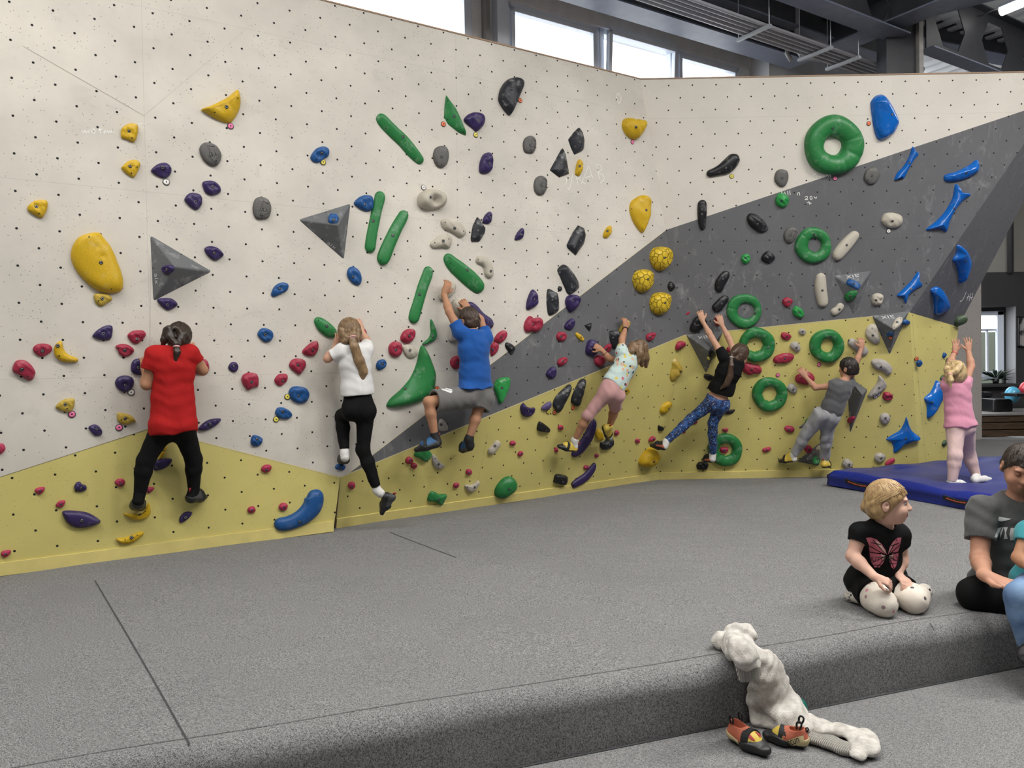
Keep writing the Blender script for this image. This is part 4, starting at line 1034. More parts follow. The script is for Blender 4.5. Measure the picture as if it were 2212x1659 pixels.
D('W','pink','f',(95,715,120,690,160,685,182,700,170,740,135,755,100,740),'pink foothold on the left yellow field below the small blue hold',(140,732),k=.5)
D('W','pink','f',(243,1045,270,1012,310,1017,320,1045,300,1075,260,1075),'pink foothold just above the big blue arc',(290,1052),k=.5)
D('A','pink','f',(835,860,850,835,885,835,893,865,875,892,845,887),'pink foothold just right of the lower wall corner seam',(870,872),k=.5)
D('A','red','f',(1325,665,1330,630,1360,617,1387,640,1380,670,1350,680),'crimson foothold, upper of a pair left of the teal shoe',(1368,650),k=.5)
D('A','red','f',(1370,695,1385,672,1415,675,1420,700,1400,722,1380,715),'crimson foothold, lower of a pair below the blue shoe',(1400,695),k=.5)
D('A','pink','f',(1838,750,1850,725,1880,725,1890,750,1875,773,1850,770),'pink foothold above the bone white smile-shaped hold',(1872,755),k=.5)
D('A','pink','f',(1732,860,1750,840,1778,842,1778,865,1760,885,1738,880),'pink foothold left of the bone white smile-shaped hold',(1763,865),k=.5)
D('W','red','h',(280,700,295,640,330,602,355,625,400,613,435,640,437,690,400,735,345,738,300,742),'double-lobed crimson hold on the border of white and grey',(362,675,407,650),k=.38,dents=((357,680,.14,.12),))
D('W','red','h',(1643,590,1660,545,1720,517,1755,530,1750,575,1700,605,1655,607),'crimson hold up left of the girl in speckled leggings\' hands',(1708,572),k=.42)
D('W','red','h',(558,775,575,742,620,740,643,770,630,810,600,820,570,808),'crimson hold left of the thin yellow stick',(600,780),k=.42,dents=((600,778,.2,.1),))
D('W','red','h',(565,1000,590,965,640,953,648,985,620,1020,585,1030),'crimson hold alone low on the grey field, left of the mint shirt',(618,990),k=.42,dents=((620,985,.2,.1),))
D('W','red','h',(960,885,985,850,1020,840,1023,875,1000,915,970,910),'crimson hold between the arms of the girl in the mint shirt',(985,890),k=.4)
D('W','red','h',(880,975,895,945,930,935,965,955,970,1000,930,1035,890,1015),'crimson hold under the forearm of the girl in the mint shirt',(),k=.42)
D('W','red','h',(1322,775,1350,750,1395,745,1397,775,1370,810,1335,815),'crimson hold right above the head of the girl in the mint shirt',(1360,785),k=.42,dents=((1365,775,.2,.12),))
D('A','red','h',(1575,860,1595,822,1645,818,1650,850,1620,885,1580,893),'crimson hold left of the pyramid volume on the yellow field',(1625,865),k=.42)
D('B','red','j',(755,470,770,445,800,445,830,500,810,545,770,540),'crimson hold under the right hand of the girl in black shirt',(),k=.4)
D('Y','red','j',(890,820,905,785,935,800,935,840,900,850),'crimson hold just left of the brown ponytailed head',(),k=.4)
D('B','red','j',(1525,265,1550,230,1600,225,1642,260,1620,310,1580,335,1540,310),'crimson hold beside the ribbed green hold on the grey bay',(1597,275),k=.42)
D('Y','red','j',(1508,650,1530,622,1590,630,1627,665,1600,705,1560,710,1520,690),'crimson hold right of the topmost ring on the yellow field',(1577,675),k=.42)
D('Y','red','j',(1420,930,1450,890,1520,862,1600,855,1655,880,1640,930,1570,970,1500,970,1440,970),'long double crimson hold in the middle of four green rings',(1555,917,1465,948),k=.32,ridge=(1480,930,1600,910),dents=((1545,900,.07,.08),))
D('Y','red','j',(1070,1050,1090,970,1150,967,1205,985,1260,995,1290,1045,1265,1090,1200,1090,1150,1107,1100,1085),'double crimson hold right of the girl in the black shirt',(1180,1045,1095,1010),k=.36,ridge=(1130,1040,1240,1045),dents=((1200,1030,.08,.1),))
D('Y','red','j',(1670,1150,1690,1105,1740,1090,1800,1075,1850,1080,1890,1130,1870,1185,1800,1215,1750,1210,1690,1190),'double crimson hold under the left hand of the boy in grey',(),k=.36,ridge=(1730,1150,1830,1140))
D('Y','red','l',(600,1240,620,1195,680,1200,715,1240,695,1285,640,1290,605,1265),'lumpy crimson hold right of two white tags',(655,1250),k=.42,wob=.3)
S('Y','pink','o',(738,848,42,690,880,62,632,918,46),'long pink hold low by the blue mat',(),k=.4)
for xs, b, lab in (((213,670,230,643,270,645,275,680,250,700,220,690),(255,680),'pink foothold right of the bone white peanut hold, upper of two'),
                   ((303,795,325,762,360,765,355,805,320,823),(350,790),'pink foothold right of the bone white peanut hold, lower of two'),
                   ((765,475,810,465,815,510,770,515),(795,495),'square pink foothold right of the black block above the big purple banana'),
                   ((722,745,740,715,760,740,755,770,730,770),(),'pink foothold at the toe of the stretched foot in pink leggings'),
                   ((1402,550,1425,522,1452,535,1440,575,1410,580),(1425,550),'pink foothold right of the raised shoe of the girl in pink leggings'),
                   ((1180,810,1195,790,1222,795,1215,825,1190,832),(1205,810),'tiny pink foothold between the two purple bananas'),
                   ((1052,945,1075,920,1110,925,1105,955,1070,967),(1098,935),'pink foothold touching the small purple banana'),
                   ((1640,640,1660,617,1685,630,1685,665,1650,665),(1668,640),'pink foothold above the big yellow egg, left of two'),
                   ((1793,635,1815,600,1850,590,1865,620,1840,650,1800,648),(1850,620),'pink foothold above the big yellow egg, right of two')):
    D('A','pink','m',xs,lab,b,k=.5)
for xs, b, lab in (((488,430,540,390,560,430,530,452,495,450),(),'pink foothold under the bent knee in speckled leggings'),
                   ((372,540,395,515,425,530,415,555,380,555),(400,540),'pink foothold below the stretched shin in speckled leggings'),
                   ((840,510,910,503,900,535,880,550),(878,520),'pink triangular foothold on top of the lowest green ring'),
                   ((1550,490,1580,470,1640,480,1662,510,1640,545,1590,547,1555,520),(1607,520),'pink foothold left of the grey trousers'),
                   ((818,725,905,717,905,760,880,783,830,775),(867,750),'pink foothold inside the lowest green ring'),
                   ((1298,740,1330,722,1390,715,1390,745,1340,772,1305,765),(1347,747),'flat pink foothold between the lowest ring and the boy in grey'),
                   ((1772,710,1810,692,1850,705,1867,745,1830,785,1780,755),(1835,747),'pink foothold between the shins of the boy in grey')):
    D('Y','pink','n',xs,lab,b,k=.45)

# ---- dark blue
D('W','blue','b',(517,740,560,680,620,658,670,680,668,740,630,765,600,790,555,797,522,775),'blue scooped hold with a yellow tag high on the white wall',(611,716,567,765),dents=((590,740,.25,.16),))
D('W','blue','b',(885,1140,930,1090,990,1072,1040,1090,1050,1160,1030,1205,980,1210,920,1180),'blue hold touching the upright green bar',(983,1150))
D('W','blue','d',(827,420,850,385,890,383,930,420,950,490,930,537,880,525,835,475),'blue egg-shaped hold below the left-pointing pyramid volume',(881,466,912,508),dents=((880,450,.25,.12),))
D('W','blue','d',(180,605,210,545,270,513,325,530,318,580,270,610,210,637,185,630),'blue hold left of the egg-shaped blue one, with a dark hollow',(256,565,287,590),dents=((260,560,.25,.14),))
D('W','blue','d',(63,960,90,910,140,905,190,935,195,985,160,1022,110,1015),'blue round hold at head height left of the white-shirted girl',(131,960,152,998),dents=((130,960,.25,.14),))
D('W','blue','d',(330,1440,360,1405,420,1400,480,1420,505,1470,480,1530,420,1547,360,1520,335,1480),'large blue hold with a yellow tag on its left side',(412,1483,367,1452),k=.33)
D('W','blue','f',(213,240,235,200,290,200,345,235,358,270,320,297,270,295,230,275),'blue hold with a yellow tag at its lower left',(280,235,250,225))
D('W','blue','f',(5,480,25,435,70,440,105,465,95,510,60,530,15,520),'small angular blue hold just above the left yellow field',(62,470),k=.42,wob=.3)
D('W','blue','d',(1075,1215,1095,1180,1140,1170,1162,1200,1150,1240,1105,1263,1080,1250),'small blue hold right of the long blond ponytail',(1130,1213),k=.42)
D('W','blue','d',(725,1050,745,1022,768,1018,785,1045,745,1070),'blue hold under the left hand of the white-shirted girl',())
D('W','blue','f',(725,705,750,680,800,690,815,705,790,737,735,722),'small blue hold under the bent-leg shoe of the white-shirted girl',(770,715),k=.4)
S('W','blue','f',(525,905,125,545,960,160,530,1040,165,470,1110,150,390,1160,130,300,1190,120,205,1188,105),'big blue arc-shaped hold low at the wall corner',(425,1175,592,942,205,1215),k=.4)
D(v2f[0],'blue','b',(668,1275,685,1247,735,1248,757,1275,745,1310,700,1315,672,1305),'small blue hold screwed on the left-pointing pyramid volume',(715,1282),k=.4)
D(v1f[2],'purple','c',(1382,395,1420,368,1470,368,1490,395,1475,425,1435,445,1395,430),'small purple hold screwed on the right-pointing pyramid volume',(1422,405),k=.35)
D(v4f[0],'blue','i',(1020,1330,1045,1315,1110,1350,1100,1385,1060,1370,1025,1350),'flat blue hold screwed on the volume of the grey bay',(1070,1345),k=.3)
D(v4f[2],'green','k',(1182,100,1220,55,1280,38,1325,50,1315,100,1260,150,1200,155),'green oval hold screwed on the volume of the grey bay',(1248,103),k=.35)
D(v5f[0],'bone','l',(707,440,740,375,790,347,825,355,825,400,790,450,735,487,712,470),'white oval hold on the volume at the top of the yellow field',(770,400,737,455,805,360),k=.3)
D(v5f[1],'blue','l',(830,405,855,365,885,385,870,420,835,425),'small blue knob on the right face of the top yellow-field volume',(),k=.5)
D(v5f[2],'blue','l',(650,540,680,505,720,515,720,545,680,557),'small blue hold above an orange tag on a volume',(690,525),k=.4)
D(v3f[1],'black','j',(697,850,715,815,745,840,750,885,710,895),'black hold on the volume by the black shirt',(),k=.4)
D(v6f[2],'pink','l',(207,1505,240,1475,285,1470,290,1500,255,1540,215,1545),'pink foothold on the tall volume behind the boy in grey',(),k=.35)
D(v7f[0],'green','n',(1870,870,1880,835,1920,825,1957,850,1950,895,1905,912,1880,900),'round green hold on the low volume between grey trouser legs',(1930,852),k=.25)
D(v7f[0],'bone','n',(1900,745,1925,705,1955,700,1960,740,1920,758),'white hold at the top of the low volume by the grey trousers',(),k=.3)
D(v8f[0],'green','n',(1785,430,1810,395,1840,372,1838,400,1800,440),'green hold on the half hidden volume behind grey trousers',(),k=.3)

# ---- green
S('W','green','b',(1100,380,72,1130,440,100,1210,525,105,1300,610,105,1390,715,98,1468,800,65),'long slanting green bar, highest on the white wall',(1308,575,1160,502,1405,762),k=.42,p=1.9,lean=.35)
D('W','green','b',(1672,222,1700,260,1755,330,1795,420,1843,567,1780,540,1690,470,1655,410,1658,330),'pointed green shard-shaped hold with an orange tag',(1742,400,1688,270,1688,425,1818,535),k=.25,ridge=(1680,290,1760,420,1810,510),p=1.5,sharp=True,wob=0)
S('W','green','b',(1105,1040,78,1105,1100,90,1080,1200,86,1060,1300,86,1040,1400,88,1025,1500,92,1020,1565,88),'upright green bar touching the blue hold',(1052,1293,1087,1047,1055,1530),k=.42,p=1.9,lean=.3)
S('W','green','b',(1320,1205,62,1300,1260,88,1240,1370,100,1180,1500,108,1140,1600,112,1112,1665,80),'leaning green bar between the upright one and the bone holds',(1220,1418,1305,1195,1115,1632),k=.42,p=1.9,lean=.3)
S('W','green','d',(1665,275,70,1720,350,115,1800,420,135,1880,490,138,1945,550,118,1985,583,75),'wide slanting green bar above the raised hand of the boy in blue',(1855,408,1712,350,1915,555),k=.33,p=1.9,lean=.3)
S('W','green','d',(1525,378,68,1510,450,88,1470,560,90,1435,680,90,1405,780,95,1385,862,88),'long leaning green bar left of the boy in blue\'s raised arm',(1446,615,1500,387,1375,850),k=.42,p=1.9,lean=.3)
D('W','green','d',(546,850,560,815,600,812,660,845,720,900,742,945,725,980,690,987,640,970,580,920),'green oval hold beside the head of the white-shirted girl',(656,887,585,835,625,932),k=.3,wob=.02)
D('W','green','d',(1540,827,1555,850,1580,910,1590,970,1570,1010,1520,1035,1468,1045,1480,1025,1520,990,1540,940,1535,870),'small green crescent hold above the big green wave',(1558,970),ridge=(1553,880,1560,960,1510,1020),k=.35)
D('W','green','d',(1465,1050,1500,1090,1550,1200,1578,1290,1578,1370,1560,1440,1480,1520,1380,1555,1260,1580,1180,1578,1162,1560,1200,1500,1290,1420,1370,1320,1420,1200,1445,1090),'very large green wave-shaped hold left of the boy in blue',(1325,1420,1415,1272,1565,1400),ridge=(1480,1150,1530,1300,1490,1430,1330,1510),k=.24,p=1.7,wob=0,n=100)
D('W','lime','h',(28,1190,60,1140,150,1125,160,1190,130,1270,78,1353,50,1290,28,1220),'bright green shield-shaped hold at the hip of the boy in blue',(97,1217,60,1193,132,1145,78,1330),k=.28,ridge=(100,1180,85,1290))
D('A','green','f',(1400,610,1410,570,1460,520,1500,540,1550,600,1500,660,1440,630),'green hold under the blurred blue shoe',(),k=.3)
D('A','green','f',(1512,975,1530,925,1560,912,1610,935,1677,940,1660,990,1630,1032,1570,1000,1520,995),'green bow-tie hold low by the floor',(1610,985,1535,985,1575,925),k=.3)
D('A','green','m',(40,1235,60,1160,130,1075,200,1045,260,1070,288,1130,270,1190,200,1250,120,1295,60,1280),'large green egg-shaped hold resting near the floor',(213,1193,60,1255),k=.4,wob=.02)
R('B','i',930,418,196,201,923,422,62,60,'biggest green ring hold, across the white and grey border',(928,302),seed=2)
R('B','i',795,1088,121,122,805,1085,44,48,'green ring hold in the middle of the grey bay',(803,1015),seed=3)
R('B','j',1090,375,199,196,1110,375,95,88,'green ring hold just above the yellow field',(1217,408),seed=4)
R('Y','j',1235,760,202,198,1212,760,92,80,'green ring hold with octagon opening, beside the brown-haired head',(1368,790),True,seed=5)
R('Y','k',975,668,196,191,978,665,70,77,'green ring hold upper left of the boy in grey',(1018,565),seed=6)
R('Y','j',1380,1322,200,195,1378,1318,82,85,'green ring hold right of the black-shirted girl\'s waist',(1518,1388),True,seed=7)
R('Y','n',875,742,196,186,880,740,76,72,'lowest green ring hold, behind the standing leg in speckled leggings',(785,700),True,seed=8)
D('B','lime','i',(543,775,565,740,600,737,632,770,625,815,590,835,550,815),'bright green ribbed hold below a grey oval on the bay',(585,788),k=.45,wob=.25)
D('B','lime','i',(312,1180,325,1150,360,1145,375,1175,360,1205,335,1215),'small green ribbed hold left of the round black hold',(343,1175),k=.45,wob=.25)
D('B','lime','i',(657,1520,680,1495,720,1515,735,1550,715,1575,670,1560),'green ribbed hold next to a crimson hold on the bay',(699,1540),k=.45,wob=.25)
S('C','olive','l',(1420,400,70,1480,375,80,1540,355,62),'olive green hold on the lower tip of the end panel',(1470,400),k=.5)
D('D','olive','l',(1253,1040,1280,1000,1300,1010,1305,1050,1275,1060),'olive hold left of the blond ponytail',(),k=.4)
D('D','olive','l',(1318,850,1325,820,1345,805,1350,845,1330,870),'olive hold above the blond child\'s head',(),k=.4)
D('D','olive','o',(1275,675,1300,635,1335,640,1325,675,1290,705),'small dark green hold low on the end of the yellow wall',(),k=.4)

# ---- bone white and pale grey
D('W','bone','b',(1423,1120,1440,1065,1500,1027,1570,1025,1640,1060,1665,1120,1640,1175,1570,1197,1490,1195,1440,1170),'bone white ring-shaped jug high on the white wall',(1541,1090,1465,1185),k=.5,dents=((1560,1125,.22,.42),),ridge=(1490,1110,1600,1110),wob=.03)
D('W','bone','b',(1625,1300,1660,1277,1720,1295,1790,1310,1838,1380,1820,1425,1780,1432,1720,1390,1650,1360),'bone white slanting bean hold under the ring-shaped jug',(1746,1355,1668,1303,1822,1380),ridge=(1690,1325,1780,1380),k=.3)
D('W','bone','b',(1533,1490,1570,1450,1640,1408,1700,1415,1720,1460,1700,1525,1640,1520,1560,1527),'bone white bean hold lower left of the slanting one',(1650,1463,1577,1478,1695,1447),k=.32)
S('W','bone','d',(1925,325,62,1985,328,75,2025,375,78,2035,435,80,2035,478,65),'bone white snake-shaped hold right of the wide green bar',(2055,418,1948,318),k=.45)
S('W','bone','d',(1715,505,75,1712,560,82,1675,610,82,1612,655,72),'bone white hold gripped by the raised hand of the boy in blue',(),k=.5)
D('W','bone','d',(1715,700,1740,655,1790,650,1830,690,1830,760,1790,800,1740,770),'bone white hold beneath the second hand of the boy in blue',(),k=.45)
D('W','pale','d',(1690,980,1720,930,1760,930,1790,1000,1740,1025,1700,1020),'pale hold at the left shoulder of the boy in blue',(),k=.4)
D('W','bone','d',(1298,1080,1320,1045,1370,1047,1420,1090,1427,1130,1390,1160,1340,1150),'bone white oval hold touching two crimson holds above the green wave',(1366,1092,1330,1130),k=.33)
D('W','pale','f',(1605,370,1612,310,1640,295,1680,340,1685,385,1660,400,1620,400),'pale half-moon hold behind the shin of the boy in blue',(1631,345),k=.35)
D('A','pale','f',(1550,620,1570,600,1610,650,1655,690,1640,715,1600,725,1560,690),'pale leaf-shaped hold below the blurred blue shoe',(1609,682,1580,635),k=.3)
S('A','bone','f',(2122,483,62,2080,540,60,2032,588,66),'bone white peanut hold right of the boy in blue\'s feet',(2090,527,2135,488),k=.45)
D('A','bone','f',(1832,860,1890,855,1945,820,1953,850,1920,900,1880,922,1845,900),'bone white smile-shaped hold low on the yellow field',(1915,880,1858,877),k=.35)
S('B','bone','i',(1092,998,56,1042,1055,80,985,1120,85,938,1182,68),'long bone white hold slanting right of the middle ring',(1022,1086,1100,995,945,1175),k=.42)
S('B','bone','i',(848,1272,55,845,1330,74,847,1390,78,858,1450,74,864,1502,60),'long upright bone white hold on the grey bay',(859,1390,850,1272,862,1497),k=.42)
S('B','bone','i',(992,1478,52,960,1518,50,918,1545,58),'short bone white bean just above the yellow field',(973,1518,915,1548),k=.45)
D('B','bone','i',(1253,910,1275,875,1330,868,1385,890,1390,940,1350,972,1290,965,1258,935),'bone white pebble hold with a white tag below',(1330,925),k=.4,dents=((1305,935,.15,.1),))
D('B','bone','k',(1484,140,1500,90,1550,70,1605,85,1617,130,1590,190,1540,210,1500,190),'round bone white ball hold with a curl, right of the bay volume',(1540,150,1522,185),k=.5,dents=((1575,150,.15,.15),))
D('Y','bone','l',(403,530,420,460,470,420,520,425,550,500,567,600,540,645,490,640,430,590),'big bone white pod hold tucked against the upper volume',(493,550,483,468,535,622),k=.33)
S('Y','pale','l',(215,602,88,290,660,98,370,720,110,418,762,92),'long pale hold under the right hand of the boy in grey',(218,607,438,760),k=.4)
D('Y','pale','l',(470,860,490,825,560,815,640,840,700,910,695,970,640,997,590,950,510,925),'pale kidney-shaped hold below the upper volume tip',(583,910,530,868,640,957),k=.33,ridge=(530,870,640,900,660,950))
D('Y','pale','l',(430,1240,480,1160,540,1080,555,1005,590,1020,635,1090,630,1150,560,1200,490,1240),'pale horn-shaped hold with two white tags under it',(562,1150,490,1225,612,1070),ridge=(480,1205,590,1090),k=.36)
D('Y','pale','l',(565,1500,580,1450,630,1428,675,1455,680,1510,640,1555,590,1550),'pale round dome below the lumpy crimson hold',(637,1490),k=.45)
D('Y','pale','o',(137,905,160,860,200,847,250,875,262,915,230,950,180,957,145,935),'pale round dome low down, nearest the boy in grey\'s right foot',(223,912,168,915),k=.45)
D('Y','pale','o',(503,850,520,795,570,777,625,800,628,840,590,880,540,890),'pale round dome just above the long pink hold',(590,840),k=.45)
D('Y','pale','j',(1710,610,1735,577,1775,585,1795,620,1770,647,1725,640),'small pale dome near the grey border, between two rings',(1758,611),k=.45)
D('Y','pale','j',(1610,770,1640,730,1700,735,1730,790,1715,835,1680,845,1635,810),'pale dome above the long double crimson hold',(1690,795),k=.45)
D('Y','pale','j',(1577,1250,1605,1207,1650,1205,1690,1245,1685,1300,1650,1320,1600,1290),'pale dome touching the ring right of the black shirt',(1650,1273),k=.45)

# ---- grey ovals with a raised star and rune
def oval(fac, fr, xs, label, bolt, star=True, rot=0.0):
    o = D(fac,'grey',fr,xs,label,bolt,k=.26,p=3.2,wob=.01,name='oval_hold')
    if not star: return o
    fa = FAC[fac]; c = fa.hit(*P(fr, *bolt[:2])); s = math.sqrt(max(1e-6, o.dimensions.x*o.dimensions.y))
    top = max(v.co.z for v in o.data.vertices)
    inv = o.matrix_world.inverted(); c = inv @ c; mb = MB()
    def seg(*pts):
        q = [Vector((c.x+(x*math.cos(rot)-y*math.sin(rot))*s, c.y+(x*math.sin(rot)+y*math.cos(rot))*s, top*.97)) for x, y in pts]
        mb.tube(q, .0035, 6)
    seg((-.22,-.12),(.30,-.12)); seg((-.20,-.12),(-.08,-.25),(-.12,-.38),(.02,-.30)); seg((.30,-.12),(.14,-.24),(.02,-.30),(.02,-.52))
    seg((-.10,-.10),(-.06,.36),(.22,.26)); seg((.14,-.10),(.17,.16))
    mb.build('raised_star', RC['grey'], o, smooth=True, mw=o.matrix_world.copy())
    return o
oval('W','a',(1700,690,1720,640,1770,625,1840,650,1885,720,1880,780,1845,825,1790,820,1730,770),'grey oval hold with a raised star below the yellow fin',(1801,722,1848,780),True,.35)
oval('W','b',(22,1170,45,1105,95,1090,150,1110,178,1170,170,1240,140,1275,60,1277,30,1240),'grey oval hold with a raised star left of the left-pointing volume',(105,1190),True,-.1)
oval('W','b',(1560,750,1575,680,1620,655,1670,665,1690,720,1680,800,1640,840,1590,825),'smooth grey oval hold at the end of the highest green bar',(1634,745,1595,793,1633,812),False)
oval('W','g',(510,640,525,590,570,567,610,590,618,650,600,710,560,717,520,700),'grey oval hold with a star between purple and black holds',(575,647),True,-.1)
oval('W','g',(602,1000,615,935,660,908,705,935,710,1000,690,1060,650,1075,615,1050),'grey oval hold with a star left of the chalk letters',(670,988),True,-.05)
oval('B','i',(537,625,550,590,580,577,620,590,628,640,605,690,570,692,540,660),'smooth grey oval hold above the bright green ribbed hold',(588,635,562,672),False)
oval('B','i',(1137,620,1155,580,1200,562,1235,590,1237,630,1210,670,1170,680,1140,650),'smooth grey oval hold right of the biggest ring',(1193,620,1165,652),False)
oval('B','i',(597,1020,615,980,655,963,687,985,683,1030,650,1070,615,1065),'grey oval hold with a star touching the middle ring',(646,1018),True,-.3)

# ---- black
D('W','slate','g',(300,240,320,160,370,95,430,73,490,85,515,120,490,200,440,310,400,390,385,390,340,340,305,280),'large black leaf-shaped hold at the top of the white wall',(418,165,332,212),k=.34,ridge=(420,130,350,230,390,320))
D('W','slate','g',(897,600,940,540,990,492,1020,530,1035,600,1030,680,1010,700,950,730,920,670),'black faceted hold above and right of the black kite-shaped one',(996,617),k=.25,ridge=(960,600,985,640),p=1.6,sharp=True,faceted=True,n=28,wob=0)
D('W','slate','g',(740,860,845,668,875,740,907,890,820,923),'black kite-shaped hold left of the slim yellow hold',(839,798,778,853),k=.24,ridge=(845,730,825,860),p=1.6,sharp=True,faceted=True,n=25,wob=0)
D('W','slate','g',(65,1440,80,1340,120,1257,150,1290,193,1360,185,1400,140,1470,70,1473),'black faceted hold with a small purple hold on its shoulder',(128,1375,95,1437),k=.27,ridge=(120,1310,110,1420),p=1.7,sharp=True,faceted=True,n=32,wob=0)
D('W','slate','g',(883,1500,930,1400,980,1330,1030,1355,1045,1420,1030,1490,960,1587,890,1525),'black faceted hold left of the small yellow one, right of centre',(1005,1463),k=.27,ridge=(990,1390,940,1500),p=1.7,sharp=True,faceted=True,n=32,wob=0)
D('W','slate','h',(568,210,610,165,650,180,710,250,745,320,745,370,665,420,620,340,590,270),'curved black slab hold above the grey border',(690,265),k=.27,ridge=(620,210,690,330),p=1.8)
D('W','slate','h',(475,470,485,375,540,395,570,420,577,550,515,597,490,590,480,540),'narrow black slab hold between two purple holds',(526,467,515,580),k=.27,ridge=(520,430,530,540),p=1.8)
D('W','black','h',(570,370,578,352,590,348,604,358,606,375,598,390,582,390),'tiny round black foothold beside the curved slab',(590,372),k=.4)
D('W','black','h',(120,850,135,828,180,845,205,880,180,930,160,920,130,880),'small black hold at the tip of white above the grey field',(178,877,158,850),k=.35)
D('W','black','h',(797,683,860,658,858,700,845,738,830,725),'small black triangle hold on the grey field',(842,685),k=.3,sharp=True,p=1.7,n=25,faceted=True)
D('W','slate','h',(1008,740,1050,727,1110,745,1100,800,1060,880,1035,870,1015,800),'black shield-shaped hold under the raised wrist with black band',(1045,790),k=.3)
D('W','black','h',(1508,350,1525,310,1550,320,1567,355,1550,385,1525,390),'small black drop-shaped hold right of the cobbled balls',(1542,352,1532,378),k=.4)
S('B','black','h',(2025,222,52,1990,270,85,1955,330,88,1945,400,58),'upright black finger-shaped hold left of the third ring',(1983,285,1950,412),k=.42)
S('B','black','h',(2025,438,48,1985,470,76,1930,530,86,1905,563,62),'slanting black finger-shaped hold touching the ring above the yellow',(1970,497,1912,565),k=.42)
D('B','black','j',(470,580,500,500,540,450,600,430,660,480,665,530,600,590,540,620,490,610),'black hold under the left hand of the girl in black shirt',(570,538,518,540),k=.38)
S('B','black','i',(82,612,46,150,590,62,215,560,95,262,512,88,288,480,52),'long black club-shaped hold with a yellow tag, on the white bay',(211,567,85,610),k=.42)
S('B','black','g',(2042,1112,72,2040,1200,82,2040,1300,68,2046,1370,42),'upright black hold crossing the white and grey border',(2040,1235,2055,1120),k=.42)
D('B','black','i',(352,895,375,872,430,890,490,960,485,990,440,1000,380,965,355,925),'black slanting oval hold high on the grey bay',(424,945,365,915,462,972),k=.36)
D('B','black','i',(447,1170,465,1140,500,1125,538,1165,530,1190,490,1208,455,1190),'round black hold left of the middle ring',(490,1167,470,1165),k=.42)
D('A','slate','h',(527,1350,560,1280,660,1187,682,1210,660,1270,580,1422,540,1390),'long black slab with chalked top, left of two on the yellow field',(),k=.3,ridge=(640,1240,570,1370),p=2)
D('A','slate','h',(683,1320,700,1260,750,1160,790,1135,805,1160,785,1260,745,1370,690,1345),'long black slab with chalked top, right of two by the pink leggings',(765,1280),k=.3,ridge=(765,1190,730,1310),p=2)
D('A','black','m',(523,510,545,425,600,445,660,500,660,540,630,545,560,535),'black block-shaped hold below the dusty violet hold',(628,527,568,497),k=.4,p=2.8)
D('A','black','m',(715,1080,735,1025,800,1025,860,1045,855,1110,830,1138,720,1120),'black two-faced block near the floor left of the small purple banana',(820,1115,765,1103),k=.4,p=2.8,ridge=(765,1060,800,1090))
D('A','slate','m',(1240,670,1280,650,1350,590,1385,620,1385,680,1340,730,1260,740),'black knuckle-shaped foothold under the raised shoe in pink leggings',(1350,690),k=.4)
D('A','black','m',(1900,500,1905,465,1930,475,1967,490,1955,525,1910,530),'small black notched foothold left of the speckled shin',(),k=.4)
D('Y','black','j',(633,1110,655,1092,730,1110,760,1150,730,1170,690,1170,640,1140),'black hold poking out left of the black shirt hem',(),k=.35)
D('Y','black','j',(845,1540,870,1480,920,1500,988,1500,960,1540,910,1553),'black fin-shaped hold right of the speckled hip',(896,1515),k=.3)
D('Y','black','n',(548,920,570,890,620,880,680,900,675,950,655,968,565,965,550,940),'black block foothold under the standing foot in speckled leggings',(625,935,655,945),k=.4,p=2.8)

# ---- glossy blue shapes of the end wall
D('B','gloss','i',(1182,150,1185,120,1215,85,1255,77,1290,110,1340,190,1362,260,1355,300,1320,350,1245,382,1215,350,1195,260),'large glossy blue drop-shaped hold above the grey border',(1329,208,1243,92,1255,350),k=.33,ridge=(1255,140,1320,260,1280,330),p=1.9,n=80)
D('B','gloss','i',(1462,424,1472,460,1503,478,1470,520,1435,580,1405,640,1375,630,1340,652,1360,600,1400,560,1440,490),'slim four-pointed blue star, topmost on the grey bay',(1443,535),ridge=(1470,460,1430,545,1370,635),k=.3,p=1.6,n=72,wob=0)
D('B','gloss','i',(1752,675,1790,728,1855,745,1800,790,1750,850,1715,920,1690,997,1640,975,1550,985,1620,925,1680,860,1730,770),'big four-pointed blue star at the edge of the grey bay',(1745,838),ridge=(1775,745,1720,840,1650,950),k=.28,p=1.6,n=80,wob=0)
D('B','gloss','i',(1680,615,1760,590,1840,550,1895,513,1907,575,1880,610,1810,645,1730,660,1680,655),'blue and white chalked wedge above the big star',(1823,603),k=.32,ridge=(1720,625,1870,580),p=1.8)
D('C','gloss','i',(1763,1082,1810,1110,1840,1160,1848,1215,1820,1275,1780,1340,1770,1270,1755,1215,1730,1185,1755,1140),'upper blue fin on the dark end panel',(1820,1195),k=.3,p=1.7,ridge=(1785,1140,1800,1200,1785,1290),wob=0)
D('C','gloss','i',(1583,1385,1635,1365,1680,1420,1705,1500,1680,1530,1615,1550,1605,1450),'lower blue fin on the dark end panel',(),k=.3,p=2,wob=0)
D('B','gloss','i',(1502,1262,1505,1320,1530,1358,1490,1380,1440,1420,1418,1478,1395,1435,1357,1425,1400,1380,1450,1330),'small four-pointed blue star just above the yellow field',(1455,1380),ridge=(1495,1330,1450,1380,1405,1420),k=.28,p=1.6,n=72,wob=0)
D('D','gloss','l',(1210,1060,1240,1100,1260,1150,1270,1210,1305,1240,1260,1310,1200,1400,1113,1493,1105,1400,1100,1330,1075,1265,1140,1200,1180,1130),'tall four-pointed blue star left of the pink shirt',(1165,1310),ridge=(1215,1150,1190,1240,1140,1380),k=.28,p=1.6,n=80,wob=0)
